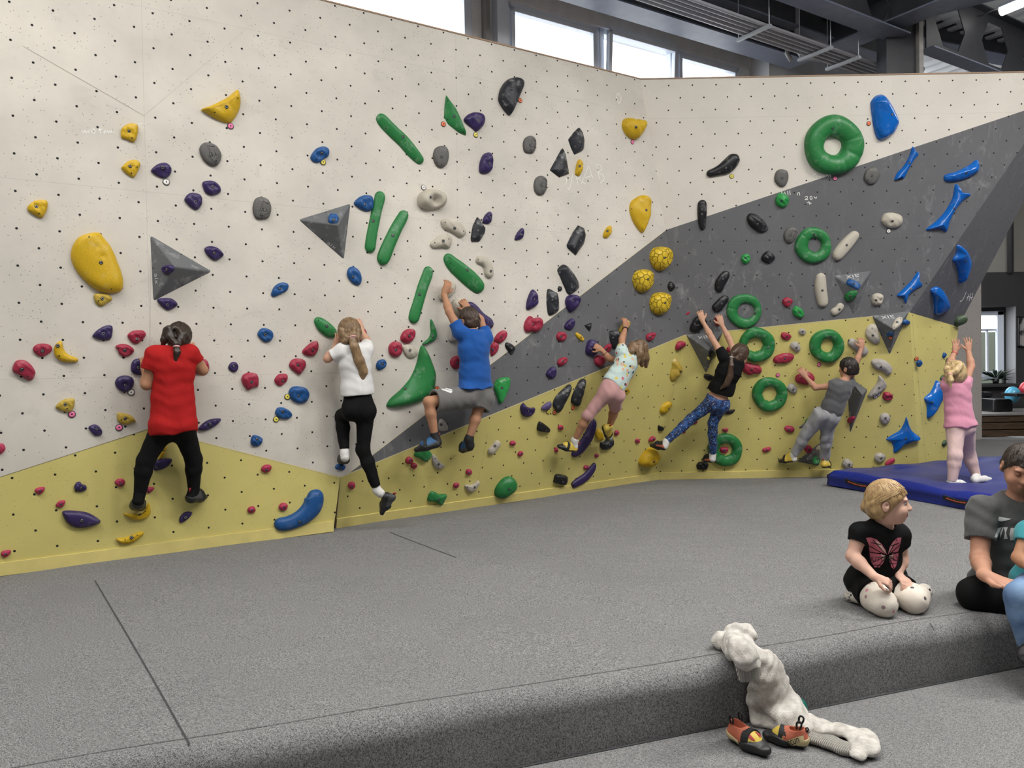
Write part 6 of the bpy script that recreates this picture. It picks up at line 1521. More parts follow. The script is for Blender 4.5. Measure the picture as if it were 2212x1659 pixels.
def person(spec):
    if spec.get('feet', {}).get('mats'):
        for z in 'ab':
            J_ = spec['J']; he, to = J_['he'+z], J_['to'+z]; L = (to-he).length; want = .185*spec.get('s', 1)
            if L < want:
                d = Vector(spec['fwd']).normalized(); b = (to-he).dot(d); J_['to'+z] = to+d*(-b+math.sqrt(b*b+want*want-L*L))
    return person_(spec)
def person_(spec):
    """figure from joints; keys ending a/b are the viewer's left/right limb"""
    J = spec['J']; s = spec.get('s', 1.0); hs = spec.get('hs', s); fwd = unit(spec['fwd']); skm = spec['skin']; mats = [skm, spec.get('lip', m_lip)]
    root = empty('person', spec['base'], label=spec['label'], cat='person', group=spec.get('group'))
    res = spec.get('res', .005)
    neck, pel = J['neck'], J['pel']; up = unit(neck-pel); R0 = unit(J['shb']-J['sha']); R0 = unit(R0-up*R0.dot(up)); fw = up.cross(R0)
    if fw.dot(fwd) < 0: fw = -fw
    AX = (R0, fw, up)
    hf, hu = unit(spec.get('hfwd', fwd)), unit(spec.get('hup', up)); hr, hf, hu = ortho(hf, hu); HX = (hr, hf, hu); hc = J['head']
    L = (neck-pel).length; at_ = lambda t: pel+(neck-pel)*t
    w = spec.get('width', 1.0)
    def torso(S, g=0, k=.05, clips=(), m=0):
        S.ell(at_(.72), (.118*s*w+g, .076*s+g, .125*s+g), AX, k, m, clips); S.ell(at_(.40), (.098*s*w+g, .072*s+g, .13*s+g), AX, k, m, clips)
        S.ell(at_(.05), (.108*s*w+g, .083*s+g, .10*s+g), AX, k, m, clips)
        S.cone(J['sha'], J['shb'], .040*s+g, .040*s+g, k, m, None, clips); S.cone(at_(.86), neck, .055*s+g, .036*s+g, k, m, None, clips)
    # ---- body, one continuous surface
    B = Soft(res); torso(B)
    hn = spec.get('headneck', hc-hu*.05*hs)
    B.cone(at_(.93), hc-hu*.05*hs-hf*.012*hs, .036*s, .040*hs, .02)
    B.ell(hc+hu*.012*hs, (.071*hs, .088*hs, .086*hs), HX, .02); B.ell(hc-hu*.045*hs+hf*.022*hs, (.054*hs, .062*hs, .056*hs), HX, .03)
    B.ell(hc-hu*.075*hs+hf*.050*hs, (.026*hs, .024*hs, .022*hs), HX, .03)
    if 'face' in spec:
        fz = .2
        B.cone(hc+hf*.080*hs+hu*.006*hs, hc+hf*.098*hs-hu*.024*hs, .0075*hs, .0125*hs, .012); 
        for q in (-1, 1):
            B.ball(hc+hf*.094*hs-hu*.028*hs+hr*q*.0095*hs, .0078*hs, .006)
            B.ell(hc+hf*.060*hs-hu*.036*hs+hr*q*.036*hs, (.026*hs,.022*hs,.026*hs), HX, .025)
            B.ell(hc+hf*.078*hs+hu*.020*hs+hr*q*.030*hs, (.022*hs,.010*hs,.007*hs), HX, .014)
            B.ball(hc+hf*.084*hs+hu*.001*hs+hr*q*.031*hs, .0135*hs, .010, op='s')
        B.ell(hc+hf*.083*hs-hu*.050*hs, (.021*hs,.009*hs,.0055*hs), HX, .005, 1); B.ell(hc+hf*.081*hs-hu*.060*hs, (.018*hs,.010*hs,.0065*hs), HX, .005, 1)
    else: B.cone(hc+hf*.082*hs, hc+hf*.096*hs-hu*.024*hs, .008*hs, .012*hs, .012)
    for q in (-1, 1):
        B.ell(hc+hr*q*.073*hs-hf*.012*hs-hu*.010*hs, (.009*hs, .019*hs, .030*hs), (unit(hr*q+hf*-.35), unit(hf+hr*q*.35), hu), .008)
        B.ball(hc+hr*q*.081*hs-hf*.006*hs-hu*.006*hs, .0085*hs, .005, op='s')
    ar = spec.get('arm', 1.0)
    for z in 'ab':
        sh, el, wr = J['sh'+z], J['el'+z], J['wr'+z]
        B.cone(sh, el, .040*s*ar, .030*s*ar, .03); B.chain([el, el+(wr-el)*.3, wr], [.030*s*ar, .031*s*ar, .0205*s*ar], .02)
        H = spec['hand'+z]; hand(B, wr, H['d'], H['palm'], H.get('thumb', 1), s*H.get('s', 1.0), H.get('curl', (.5,.6,.4)), splay=H.get('splay', .10))
    lg = spec.get('leg', 1.0)
    for z in 'ab':
        hp, kn, an = J['hp'+z], J['kn'+z], J['an'+z]; he, to = J['he'+z], J['to'+z]
        B.cone(hp, kn, .066*s*lg, .044*s*lg, .04); cb_ = kn+(an-kn)*.32
        B.chain([kn, cb_, an], [.042*s*lg, .044*s*lg, .027*s*lg], .02); f = unit(to-he)
        if spec.get('feet'): B.chain([an, an+(he-an)*.45], [.027*s,.026*s], .02); continue
        B.chain([an, he+(an-he)*.45, he+f*.02*s], [.027*s, .028*s, .024*s], .02); B.chain([he+f*.02*s+(an-he)*.25, he+(to-he)*.6+(an-he)*.18, to-f*.015*s+(an-he)*.08], [.026*s,.026*s,.016*s], .02)
    glut = spec.get('glute', .055)
    for z in 'ab': B.ball(J['hp'+z]-fw*.035*s+up*.005*s, .062*s, .04)
    B.build('body', mats, root, smooth=1)
    # ---- shirt
    sp = spec['shirt']; g = sp.get('g', .012)*s; SH = Soft(res)
    hemp = at_(sp['hem']); hn_ = unit(sp.get('hemn', -up)); hc_ = ((hemp, hn_),)
    rt, rh = sp.get('rt', .105)*s, sp.get('rh', .125)*s; fl = (fw, sp.get('flat', 1.38))
    ext = at_(sp['hem']-.22)
    SH.cone(at_(.74), ext, rt*w+g*.5, rh*w, .03, 0, fl, hc_)
    SH.ell(at_(.74), (.118*s*w+g, .080*s+g, .12*s+g), AX, .04, 0, hc_)
    if sp.get('belly', 1): SH.ell(at_(.30), (.104*s*w+g, .08*s+g, .14*s), AX, .05, 0, hc_)
    SH.cone(J['sha'], J['shb'], .043*s+g, .043*s+g, .045)
    SH.cone(at_(.84), at_(.97), .066*s+g, .050*s+g, .04)
    if sp['hem'] < .11:
        for z in 'ab': SH.ball(J['hp'+z]-fw*.030*s+up*.02*s, .067*s*max(1, spec.get('leg', 1))+g+spec['pants'].get('loose', 0)*s+.008*s, .05, 0, hc_)
    holes_ = []
    for z in 'ab':
        sh, el = J['sh'+z], J['el'+z]; a = unit(el-sh); t = sp['slv'] if not isinstance(sp['slv'], dict) else sp['slv'][z]; cut = sh+(el-sh)*t
        SH.cone(sh, sh+(el-sh)*(t+.25), .044*s*ar+g*.9, .039*s*ar+g*1.15, .03, 0, None, ((cut, a),))
        holes_.append((cut-a*.022*s, cut+a*.03*s, .0375*s*ar, .0385*s*ar))
    for h_ in holes_: SH.cone(*h_, .003, op='s')
    nb = at_(.97)+fw*.012*s
    SH.cone(nb-up*.012*s, nb+up*.12*s, .046*s, .075*s, .012, op='s')
    sho = SH.build('shirt', sp['mat'], root, WV(sp.get('wr', .0014), 5, spec.get('seed', 1), 22, 60), smooth=1)
    # ---- trousers
    tp = spec['pants']; g = tp.get('g', .007)*s; T = Soft(res); top = at_(tp['top'] if spec['shirt']['hem'] > .11 else spec['shirt']['hem']+.08); tn = unit(tp.get('topn', up)); tc = ((top, tn),)
    T.ell(at_(.05), (.110*s*w+g, .085*s+g, .13*s), AX, .05, 0, tc); T.cone(at_(.12), at_(.34), .096*s*w+g, .092*s*w+g, .04, 0, (fw, 1.3), tc)
    ph_ = []
    for z in 'ab':
        hp, kn, an = J['hp'+z], J['kn'+z], J['an'+z]; e = tp['end'] if not isinstance(tp['end'], dict) else tp['end'][z]; lo = tp.get('loose', 0)*s
        T.ball(hp-fw*.035*s+up*.005*s, .064*s+g, .04, 0, tc)
        if e <= 1:
            cut = hp+(kn-hp)*e; T.cone(hp, hp+(kn-hp)*(e+.2), .069*s*lg+g+lo, .055*s*lg+g+lo*1.6, .04, 0, None, ((cut, unit(kn-hp)),))
            if lo: ph_.append((cut-unit(kn-hp)*.03*s, cut+unit(kn-hp)*.05*s, .050*s*lg+g+lo*.8, .049*s*lg+g+lo*1.1))
        else:
            T.cone(hp, kn, .067*s*lg+g+lo, .045*s*lg+g+lo, .04); f = e-1; cut = kn+(an-kn)*f; cb_ = kn+(an-kn)*.32
            cl = ((cut, unit(an-kn)),); bl_ = .044 if lo == 0 else .041
            T.cone(kn, cb_, .044*s*lg+g+lo, (bl_+.001)*s*lg+g+lo, .03, 0, None, cl); T.cone(cb_, an+(an-kn)*.05, (bl_+.001)*s*lg+g+lo, (.029*s+g+lo*.7), .02, 0, None, cl)
    for h_ in ph_: T.cone(*h_, .003, op='s')
    T.build('trousers' if tp['end'] is not None and not isinstance(tp['end'], dict) and tp['end'] > 1 else 'shorts', tp['mat'], root, WV(tp.get('wr', .001), 5, spec.get('seed', 1)+9, 35, 95), smooth=1)
    # ---- hair
    hp_ = spec['hair']; Hh = Soft(res*.9); e = hp_.get('e', .010)*hs
    kc = ((hc+hf*hp_.get('cut', .040)*hs+hu*.02*hs, unit(hf*.85-hu*hp_.get('slope', .55))), )
    Hh.ell(hc+hu*.016*hs-hf*.004*hs, (.073*hs+e, .088*hs+e, .088*hs+e), HX, .02, 0, kc+((hc-hu*hp_.get('low', .055)*hs, -hu),))
    Hh.ell(hc-hu*.025*hs-hf*.045*hs, (.064*hs+e*.6, .048*hs+e*.6, .055*hs+e), HX, .03, 0, ((hc-hu*hp_.get('low', .055)*hs*1.35, -hu),))
    for (pts, rs, fl_) in hp_.get('locks', ()): Hh.chain(pts, [r*hs for r in rs], .012, 0, fl_)
    for q in ((-1, 1) if hp_.get('ears', True) else ()): Hh.ell(hc+hr*q*.080*hs-hf*.010*hs-hu*.014*hs, (.022*hs,.022*hs,.030*hs), HX, .006, op='s')
    ho = Hh.build('hair', hp_['mat'], root, WV(hp_.get('wr', .0010), 5, 33, 90, 260), smooth=1)
    rs_ = np.random.RandomState(spec.get('seed', 3)+5); mbs = MB(); er = np.array([.073*hs+e, .088*hs+e, .088*hs+e])*1.004; hcen = hc+hu*.016*hs-hf*.004*hs
    tie_ = None
    if 'tail' in hp_: q_ = hp_['tail'][0][0]-hcen; tie_ = np.array([q_.dot(hr), q_.dot(hf), q_.dot(hu)]); tie_ /= np.linalg.norm(tie_)
    crown = np.array([hp_.get('part', .12), -.25, 1.0]); crown /= np.linalg.norm(crown)
    for _ in range(hp_.get('n', 150)):
        az = rs_.rand()*2*math.pi; end = np.array([math.sin(az), math.cos(az), -.35-.45*max(0, -math.cos(az))-.3*rs_.rand()]); end /= np.linalg.norm(end)
        if tie_ is not None: st, en_ = np.array([math.sin(az), max(-.1, math.cos(az))*.9, .35+.5*rs_.rand()]), tie_; st /= np.linalg.norm(st)
        else: st = crown+rs_.randn(3)*.16; st /= np.linalg.norm(st); en_ = end
        if hp_.get('sweep') and _ % 2:
            q_ = 1 if _ % 4 == 1 else -1; st = np.array([q_*(.75+.25*rs_.rand()), .55*rs_.rand()+.1, .05+.6*rs_.rand()]); st /= np.linalg.norm(st); en_ = np.array([q_*.45, -.85, -.35-.35*rs_.rand()]); en_ /= np.linalg.norm(en_)
        pts_, ok = [], True
        sw = rs_.randn()*.12
        for t in np.linspace(0, 1, 9):
            v = st*(1-t)+en_*t+np.array([sw*math.sin(math.pi*t), 0, 0]); v /= np.linalg.norm(v)
            p_ = hcen+(hr*v[0]*er[0]+hf*v[1]*er[1]+hu*v[2]*er[2])*(1.01+.006*rs_.randn())
            bad = any((p_-Vector(o_)).dot(Vector(n_)) > -.002 for o_, n_ in kc) or (p_-hc).dot(-hu) > hp_.get('low', .055)*hs or (hp_.get('ears', True) and abs(v[0]) > .86 and -.34 < v[2] < .06 and -.3 < v[1] < .25)
            if bad: break
            pts_.append(p_)
        if len(pts_) > 3:
            r_ = (.0022+.0016*rs_.rand())*hs; mbs.tube(pts_, [r_*(.35+.65*math.sin(math.pi*(i_+.6)/(len(pts_)+.2))) for i_ in range(len(pts_))], 5, cap=False)
    if mbs.v: tag(mbs.build('strands', hp_['mat'], ho, smooth=True), kind='stuff')
    if 'tail' in hp_:
        pts, rs = hp_['tail']; Tl = Soft(res*.8); Tl.chain(pts, [r*hs for r in rs], .012, 0, hp_.get('tflat'))
        Tl.build('ponytail', hp_['mat'], ho, WV(.0012, 5, 12, 120, 300), smooth=1)
        mb = MB(); t0 = pts[0]+(pts[1]-pts[0])*.12; d = unit(pts[1]-pts[0]); x = d.orthogonal().normalized(); y = d.cross(x); r = rs[0]*hs*1.0
        mb.tube([t0+(x*math.cos(t)+y*math.sin(t))*r for t in np.linspace(0, 2*math.pi, 15)], .0055*hs, 8); mb.build('hair_tie', hp_.get('tie', m_pinkt), ho, smooth=True)
    # ---- shoes, socks
    for z in 'ab':
        fs = spec.get('feet')
        if not fs: continue
        he, to, an = J['he'+z], J['to'+z], J['an'+z]
        if fs.get('sock'):
            K = Soft(res*.9); kd_ = J['kn'+z]-an; ck_ = ((an+kd_*fs.get('sockh', .12), unit(kd_)),); K.cone(an+kd_*fs.get('sockh', .12), an, .033*s, .034*s, .015, 0, None, ck_); K.cone(an, an+(he-an)*.55, .034*s, .036*s, .015, 0)
            if fs.get('bare'):
                f = unit(to-he); K.chain([an, he+(an-he)*.4, he+f*.022*s+(an-he)*.2], [.033*s,.035*s,.032*s], .02); K.chain([he+f*.02*s+(an-he)*.28, he+(to-he)*.62+(an-he)*.22, to-f*.015*s+(an-he)*.10], [.034*s,.034*s,.022*s], .02)
            K.build('sock', fs['sock'], root)
        if fs.get('mats'): shoe(root, he, to, unit(an-he) if z not in fs.get('up', {}) else fs['up'][z], s*fs.get('s', 1.0), fs['mats'], tab=fs.get('tab', True))
    return root, dict(AX=AX, HX=HX, at=at_, hc=hc, up=up, fw=fw, s=s, hs=hs, shirt=sho)
# ------------------------------------------------------------------ the people
def j(fac, fr, x, y, off): return FAC[fac].hit(*P(fr, x, y), off=off)
def jy(fr, x, y, D): return at_y(*P(fr, x, y), D)
def ground(p): return (p.x, p.y, 0)
UPV = Vector((0, 0, 1)); WIN = -FW.n; BIN = -FB.n
def decal(o, name, polys, mat, off=.002, cuts=3):
    """flat print laid onto the visible surface of a garment: polygons given in picture pixels"""
    dg = bpy.context.evaluated_depsgraph_get(); bv = BVHTree.FromObject(o, dg); inv = o.matrix_world.inverted()
    bm = bmesh.new()
    for poly in polys:
        vs = [bm.verts.new((x, y, 0)) for x, y in poly]
        try: f = bm.faces.new(vs)
        except ValueError: continue
    bmesh.ops.triangulate(bm, faces=bm.faces[:])
    for _ in range(cuts):
        long_ = [e for e in bm.edges if e.calc_length() > 5]
        if long_: bmesh.ops.subdivide_edges(bm, edges=long_, cuts=1); bmesh.ops.triangulate(bm, faces=bm.faces[:])
    dead = []
    for v in bm.verts:
        d = ray(v.co.x, v.co.y).normalized(); h, n, _, _ = bv.ray_cast(inv @ CAM, d)
        if h is None: dead.append(v); continue
        if n.dot(d) > 0: n = -n
        v.co = h+n*off
    bmesh.ops.delete(bm, geom=dead, context='VERTS')
    me = bpy.data.meshes.new('m'); bm.to_mesh(me); bm.free()
    return link(name, me, mat, o)
def pix(fr, xs): return [P(fr, *q) for q in pairs(xs)]
def stroke(pts, w):
    """pixel polyline -> list of quads of width w"""
    out = []; p = [Vector((*q, 0)) for q in pts]
    for i in range(len(p)-1):
        d = (p[i+1]-p[i]).normalized(); n = Vector((-d.y, d.x, 0))*w/2
        out.append([tuple(v.xy) for v in (p[i]-n-d*w*.2, p[i+1]-n+d*w*.2, p[i+1]+n+d*w*.2, p[i]+n-d*w*.2)])
    return out
def word(txt, a, b, hgt):
    """pixel-space polygons for lettering along a->b"""
    cu = bpy.data.curves.new('t', 'FONT'); cu.body = txt; t = bpy.data.objects.new('t', cu); COL.objects.link(t)
    me = bpy.data.meshes.new_from_object(t.evaluated_get(bpy.context.evaluated_depsgraph_get())); bpy.data.objects.remove(t); bpy.data.curves.remove(cu)
    xs = [v.co.x for v in me.vertices]; ys = [v.co.y for v in me.vertices]; x0, w, y0, h = min(xs), max(xs)-min(xs), min(ys), max(ys)-min(ys)
    A, Bv = Vector((*a, 0)), Vector((*b, 0)); X = Bv-A; Y = Vector((X.y, -X.x, 0)).normalized()*hgt
    out = [[tuple((A+X*((me.vertices[i].co.x-x0)/w)+Y*((me.vertices[i].co.y-y0)/h)).xy) for i in p.vertices] for p in me.polygons]
    bpy.data.meshes.remove(me); return out
HR_BR = hairmat('dark_brown_hair', (.010,.006,.004,1), (.045,.026,.016,1)); HR_BL = hairmat('dark_blond_hair', (.085,.048,.022,1), (.34,.22,.11,1))
HR_SH = hairmat('short_brown_hair', (.022,.013,.008,1), (.085,.05,.03,1), sc=(120,120,40)); HR_MB = hairmat('light_brown_hair', (.07,.04,.02,1), (.25,.15,.075,1), rot=(0,.5,0))
HR_DB = hairmat('brown_hair', (.022,.012,.008,1), (.10,.055,.03,1)); HR_BK = hairmat('black_brown_hair', (.005,.003,.002,1), (.022,.013,.009,1), sc=(120,120,40))
HR_YE = hairmat('fair_blond_hair', (.36,.24,.10,1), (.72,.55,.30,1)); HR_HO = hairmat('honey_blond_hair', (.20,.11,.045,1), (.52,.35,.16,1), rot=(0,.8,0)); HR_MN = hairmat('dark_short_hair', (.012,.008,.006,1), (.06,.04,.028,1), sc=(140,140,60))
SH_BLK = (m_gshoe, m_rub, m_rub); SH_YEL = (m_yshoe, m_rub, m_yshoe); SH_BLU = (m_bshoe, m_rub, m_gshoe); SH_DRK = (m_strapk, m_rub, m_oshoe)
def up_hand(wall_in, thumb, d, **k): return dict(d=d, palm=wall_in, thumb=thumb, **k)

# 1 girl in the red shirt
J = dict(head=j('W','c',1528,985,.19), neck=j('W','c',1478,1085,.25), pel=j('W','e',1478,345,.22), sha=j('W','c',1325,1130,.25), shb=j('W','c',1615,1125,.25),
  ela=j('W','c',1250,1385,.22), wra=j('W','c',1245,1290,.06), elb=j('W','c',1728,1262,.20), wrb=j('W','c',1655,1150,.075),
  hpa=j('W','e',1390,375,.21), hpb=j('W','e',1560,375,.21), kna=j('W','e',1240,655,.17), knb=j('W','e',1652,640,.15), ana=j('W','e',1195,925,.15), anb=j('W','e',1655,900,.11),
  hea=j('W','e',1165,1060,.17), toa=j('W','e',1180,1085,.03), heb=j('W','e',1615,1010,.12), tob=j('W','e',1765,985,.045))
rr1, X1 = person(dict(label='person in red T-shirt and black leggings with braided dark hair, hanging on the wall', group='climbing children', base=ground(J['pel']), J=J, s=1.08, hs=.97, fwd=WIN, hup=(.10,0,1), hfwd=WIN+Vector((.25,0,-.25)), skin=SK2,
  handa=up_hand(WIN, -1, (0,0,1)), handb=up_hand(WIN, 1, (-.3,0,1)), arm=1.10, width=1.03,
  shirt=dict(mat=M_RED, hem=-.09, slv=.50, rt=.108, rh=.130, g=.012, hemn=(.05,0,-1)), pants=dict(mat=M_BLK, end=2.0, top=.2), leg=1.0,
  hair=dict(mat=HR_BR, e=.012, low=.06, cut=.05, tail=([j('W','c',1505,1055,.335), j('W','c',1510,1110,.345), j('W','c',1495,1200,.335)], [.019,.022,.006]), ears=False,
     locks=[([j('W','c',1420,930,.27), j('W','c',1405,1000,.27), j('W','c',1385,1055,.26)], [.028,.026,.012], None), ([j('W','c',1500,900,.27), j('W','c',1560,960,.29), j('W','c',1520,1040,.33)], [.024,.026,.020], None), ([j('W','c',1440,910,.28), j('W','c',1455,980,.30), j('W','c',1500,1045,.33)], [.026,.026,.02], None)]),
  feet=dict(mats=SH_BLK, sock=M_BLK, sockh=.1)))
# 2 girl in white
J = dict(head=j('W','d',850,940,.20), neck=j('W','d',885,1060,.25), pel=j('W','f',930,205,.24), sha=j('W','d',785,1095,.25), shb=j('W','d',990,1085,.25),
  ela=j('W','d',662,1165,.20), wra=j('W','d',730,1062,.09), elb=j('W','d',1000,1030,.14), wrb=j('W','d',950,925,.085),
  hpa=j('W','f',865,225,.23), hpb=j('W','f',985,235,.24), kna=j('W','f',775,255,.07), knb=j('W','f',965,555,.22), ana=j('W','f',808,585,.15), anb=j('W','f',1085,905,.24),
  hea=j('W','f',812,655,.17), toa=j('W','f',800,690,.03), heb=j('W','f',1135,950,.27), tob=j('W','f',1118,1118,.22))
J['kna'] = j('W','f',785,270,.06)
rr2, X2 = person(dict(label='person in white T-shirt and black leggings with long blond ponytail, one leg hanging', group='climbing children', base=ground(J['pel']), J=J, s=1.0, hs=1.02, fwd=WIN, hup=(-.12,0,1), skin=SK1,
  handa=up_hand(WIN, -1, (.4,0,1)), handb=up_hand(WIN, 1, (-.35,0,1)), glute=.06,
  shirt=dict(mat=M_WHT, hem=.24, slv=.72, rt=.105, rh=.137, g=.012, hemn=(.05,0,-1)), pants=dict(mat=M_BLK, end=1.9, top=.20),
  hair=dict(mat=HR_BL, e=.012, low=.075, tail=([j('W','d',873,970,.315), j('W','d',890,1060,.345), j('W','d',935,1180,.345), j('W','d',968,1280,.335), j('W','d',955,1355,.325)], [.024,.034,.040,.034,.010]), tflat=(FW.n, 1.25),
     locks=[([j('W','d',780,930,.27), j('W','d',810,1010,.28), j('W','d',870,975,.31)], [.03,.03,.02], None), ([j('W','d',920,930,.27), j('W','d',905,990,.29), j('W','d',873,975,.31)], [.03,.03,.02], None)]),
  feet=dict(mats=SH_BLK, sock=M_WSOCK, sockh=.10, up={'b': Vector((.9,.2,.25))})))
# 3 boy in blue
J = dict(head=j('W','d',1868,838,.20), neck=j('W','d',1905,945,.26), pel=j('W','f',1925,70,.24), sha=j('W','d',1795,945,.25), shb=j('W','d',2010,985,.25),
  ela=j('W','d',1700,765,.18), wra=j('W','d',1655,612,.10), elb=j('W','d',1965,830,.17), wrb=j('W','d',1868,752,.10),
  hpa=j('W','f',1850,110,.23), hpb=j('W','f',1985,120,.23), kna=j('W','f',1525,150,.25), knb=j('W','f',1945,225,.24), ana=j('W','f',1580,450,.24), anb=j('A','f',1868,470,.22),
  hea=j('W','f',1610,535,.27), toa=j('A','f',1415,585,.20), heb=j('A','f',1885,565,.24), tob=j('A','f',1815,580,.08))
rr3, X3 = person(dict(label='person in bright blue T-shirt and grey shorts reaching up with the left arm', group='climbing children', base=ground(J['pel']), J=J, s=1.12, hs=1.06, fwd=WIN, hup=(-.10,0,1), hfwd=WIN+Vector((-.2,0,-.1)), skin=SK2,
  handa=up_hand(WIN, -1, (.45,0,1)), handb=up_hand(WIN, 1, (-.5,0,.8)), arm=.95,
  shirt=dict(mat=M_BLU, hem=.10, slv=.50, rt=.112, rh=.128, g=.012), pants=dict(mat=M_GRS, end={'a':.86,'b':.82}, loose=.016, g=.010, top=.25), leg=.92,
  hair=dict(mat=HR_SH, e=.006, low=.045, cut=.05, slope=.5), feet=dict(mats=SH_BLU, sock=m_strapk, sockh=.14)))
decal([c for c in rr3.children if c.name.startswith('shorts')][0], 'white_stripes', [pix('f', q) for q in ((1608,38,1625,32,1728,62,1715,78), (1640,30,1655,27,1728,48,1722,58))], m_white_print)
# 4 girl in the mint shirt
J = dict(head=j('W','h',1262,905,.20), neck=j('W','h',1190,955,.27), pel=j('W','h',1015,1245,.28), sha=j('W','h',1118,905,.27), shb=j('W','h',1205,1020,.24),
  ela=j('W','h',1120,800,.20), wra=j('W','h',1150,712,.09), elb=j('W','h',1010,965,.13), wrb=j('W','h',945,892,.09),
  hpa=j('W','h',985,1265,.27), hpb=j('W','h',1062,1285,.27), kna=j('A','h',825,1455,.24), knb=j('A','h',1062,1385,.24), ana=j('A','m',955,640,.16), anb=j('A','m',1350,490,.20),
  hea=j('A','m',945,765,.16), toa=j('A','m',752,718,.10), heb=j('A','m',1268,505,.22), tob=j('A','m',1320,640,.09))
rr4, X4 = person(dict(label='person in mint donut-print T-shirt and dusty pink capri leggings leaning right', group='climbing children', base=ground(J['pel']), J=J, s=1.02, hs=1.0, fwd=WIN, hup=(.35,0,.94), hfwd=WIN+Vector((.5,0,-.2)), skin=SK2,
  handa=up_hand(WIN, -1, (0,0,1)), handb=up_hand(WIN, 1, (-.9,0,.6)), arm=.95,
  shirt=dict(mat=M_MINT, hem=.17, slv=.42, rt=.105, rh=.128, g=.012), pants=dict(mat=M_PNK, end={'a':1.06,'b':.98}, top=.2, wr=.0014), glute=.07,
  hair=dict(mat=HR_MB, e=.014, low=.09, cut=.055, ears=False, locks=[([j('W','h',1215,850,.27), j('W','h',1190,910,.30), j('W','h',1172,965,.31)], [.04,.042,.03], None), ([j('W','h',1270,840,.28), j('W','h',1265,930,.31), j('W','h',1245,1000,.30)], [.045,.048,.028], None),
     ([j('W','h',1300,860,.26), j('W','h',1318,960,.27), j('W','h',1325,1030,.25)], [.04,.042,.02], None), ([j('W','h',1240,880,.3), j('W','h',1285,960,.30), j('W','h',1290,1020,.28)], [.04,.042,.024], None)]),
  feet=dict(mats=SH_YEL, sock=M_WSOCK, sockh=.10, up={'b': Vector((.9,-.3,.4))})))
def bangle(root, c, d, r, th, mat, name):
    d = unit(d); x = d.orthogonal().normalized(); y = d.cross(x); mb = MB()
    mb.tube([c+(x*math.cos(t)+y*math.sin(t))*r for t in np.linspace(0, 2*math.pi, 19)], th, 8); return mb.build(name, mat, root, smooth=True)
bangle(rr4, J['wra']+(J['ela']-J['wra'])*.06, J['wra']-J['ela'], .024, .007, m_strapk, 'wristband'); bangle(rr4, J['wrb']+(J['elb']-J['wrb'])*.45, J['wrb']-J['elb'], .026, .004, m_strapk, 'bracelet')
# 5 girl in black with speckled leggings
J = dict(head=j('Y','j',1048,872,.26), neck=j('Y','j',965,945,.33), pel=j('Y','n',778,190,.30), sha=j('Y','j',858,900,.32), shb=j('Y','j',1030,985,.30),
  ela=j('B','j',722,680,.17), wra=j('B','j',618,490,.11), elb=j('B','j',925,705,.15), wrb=j('B','j',838,535,.10),
  hpa=j('Y','n',715,215,.30), hpb=j('Y','n',835,240,.30), kna=j('Y','n',480,400,.24), knb=j('Y','n',735,440,.26), ana=j('A','n',205,655,.22), anb=j('Y','n',735,800,.18),
  hea=j('A','n',175,745,.24), toa=j('A','n',45,745,.16), heb=j('Y','n',728,890,.20), tob=j('Y','n',630,880,.06))
rr5, X5 = person(dict(label='person in cropped black T-shirt and blue speckled leggings, both arms up', group='climbing children', base=ground(J['pel']), J=J, s=1.04, hs=1.03, fwd=BIN, hup=(.15,0,1), hfwd=BIN+Vector((1.2,0,-.1)), skin=SK1,
  handa=up_hand(BIN, -1, (-.25,0,1)), handb=up_hand(BIN, 1, (-.3,0,1)), arm=.92,
  shirt=dict(mat=M_BLK, hem=.24, slv=.38, rt=.108, rh=.140, g=.012), pants=dict(mat=M_SPK, end=1.95, top=.08), leg=.95,
  hair=dict(mat=HR_DB, e=.011, low=.06, cut=.045, ears=False, tail=([j('Y','j',945,895,.36), j('Y','j',945,1000,.42), j('Y','j',935,1120,.43), j('Y','j',890,1210,.43), j('Y','j',820,1270,.42)], [.018,.026,.032,.030,.008]), tie=m_white_print, tflat=(FB.n, 1.3),
     locks=[([j('Y','j',1010,810,.30), j('Y','j',965,860,.34), j('Y','j',945,895,.36)], [.035,.03,.02], None), ([j('Y','j',1080,900,.31), j('Y','j',1010,930,.33), j('Y','j',945,900,.36)], [.035,.03,.018], None)]),
  feet=dict(mats=SH_DRK, sock=M_WSOCK, sockh=.06)))
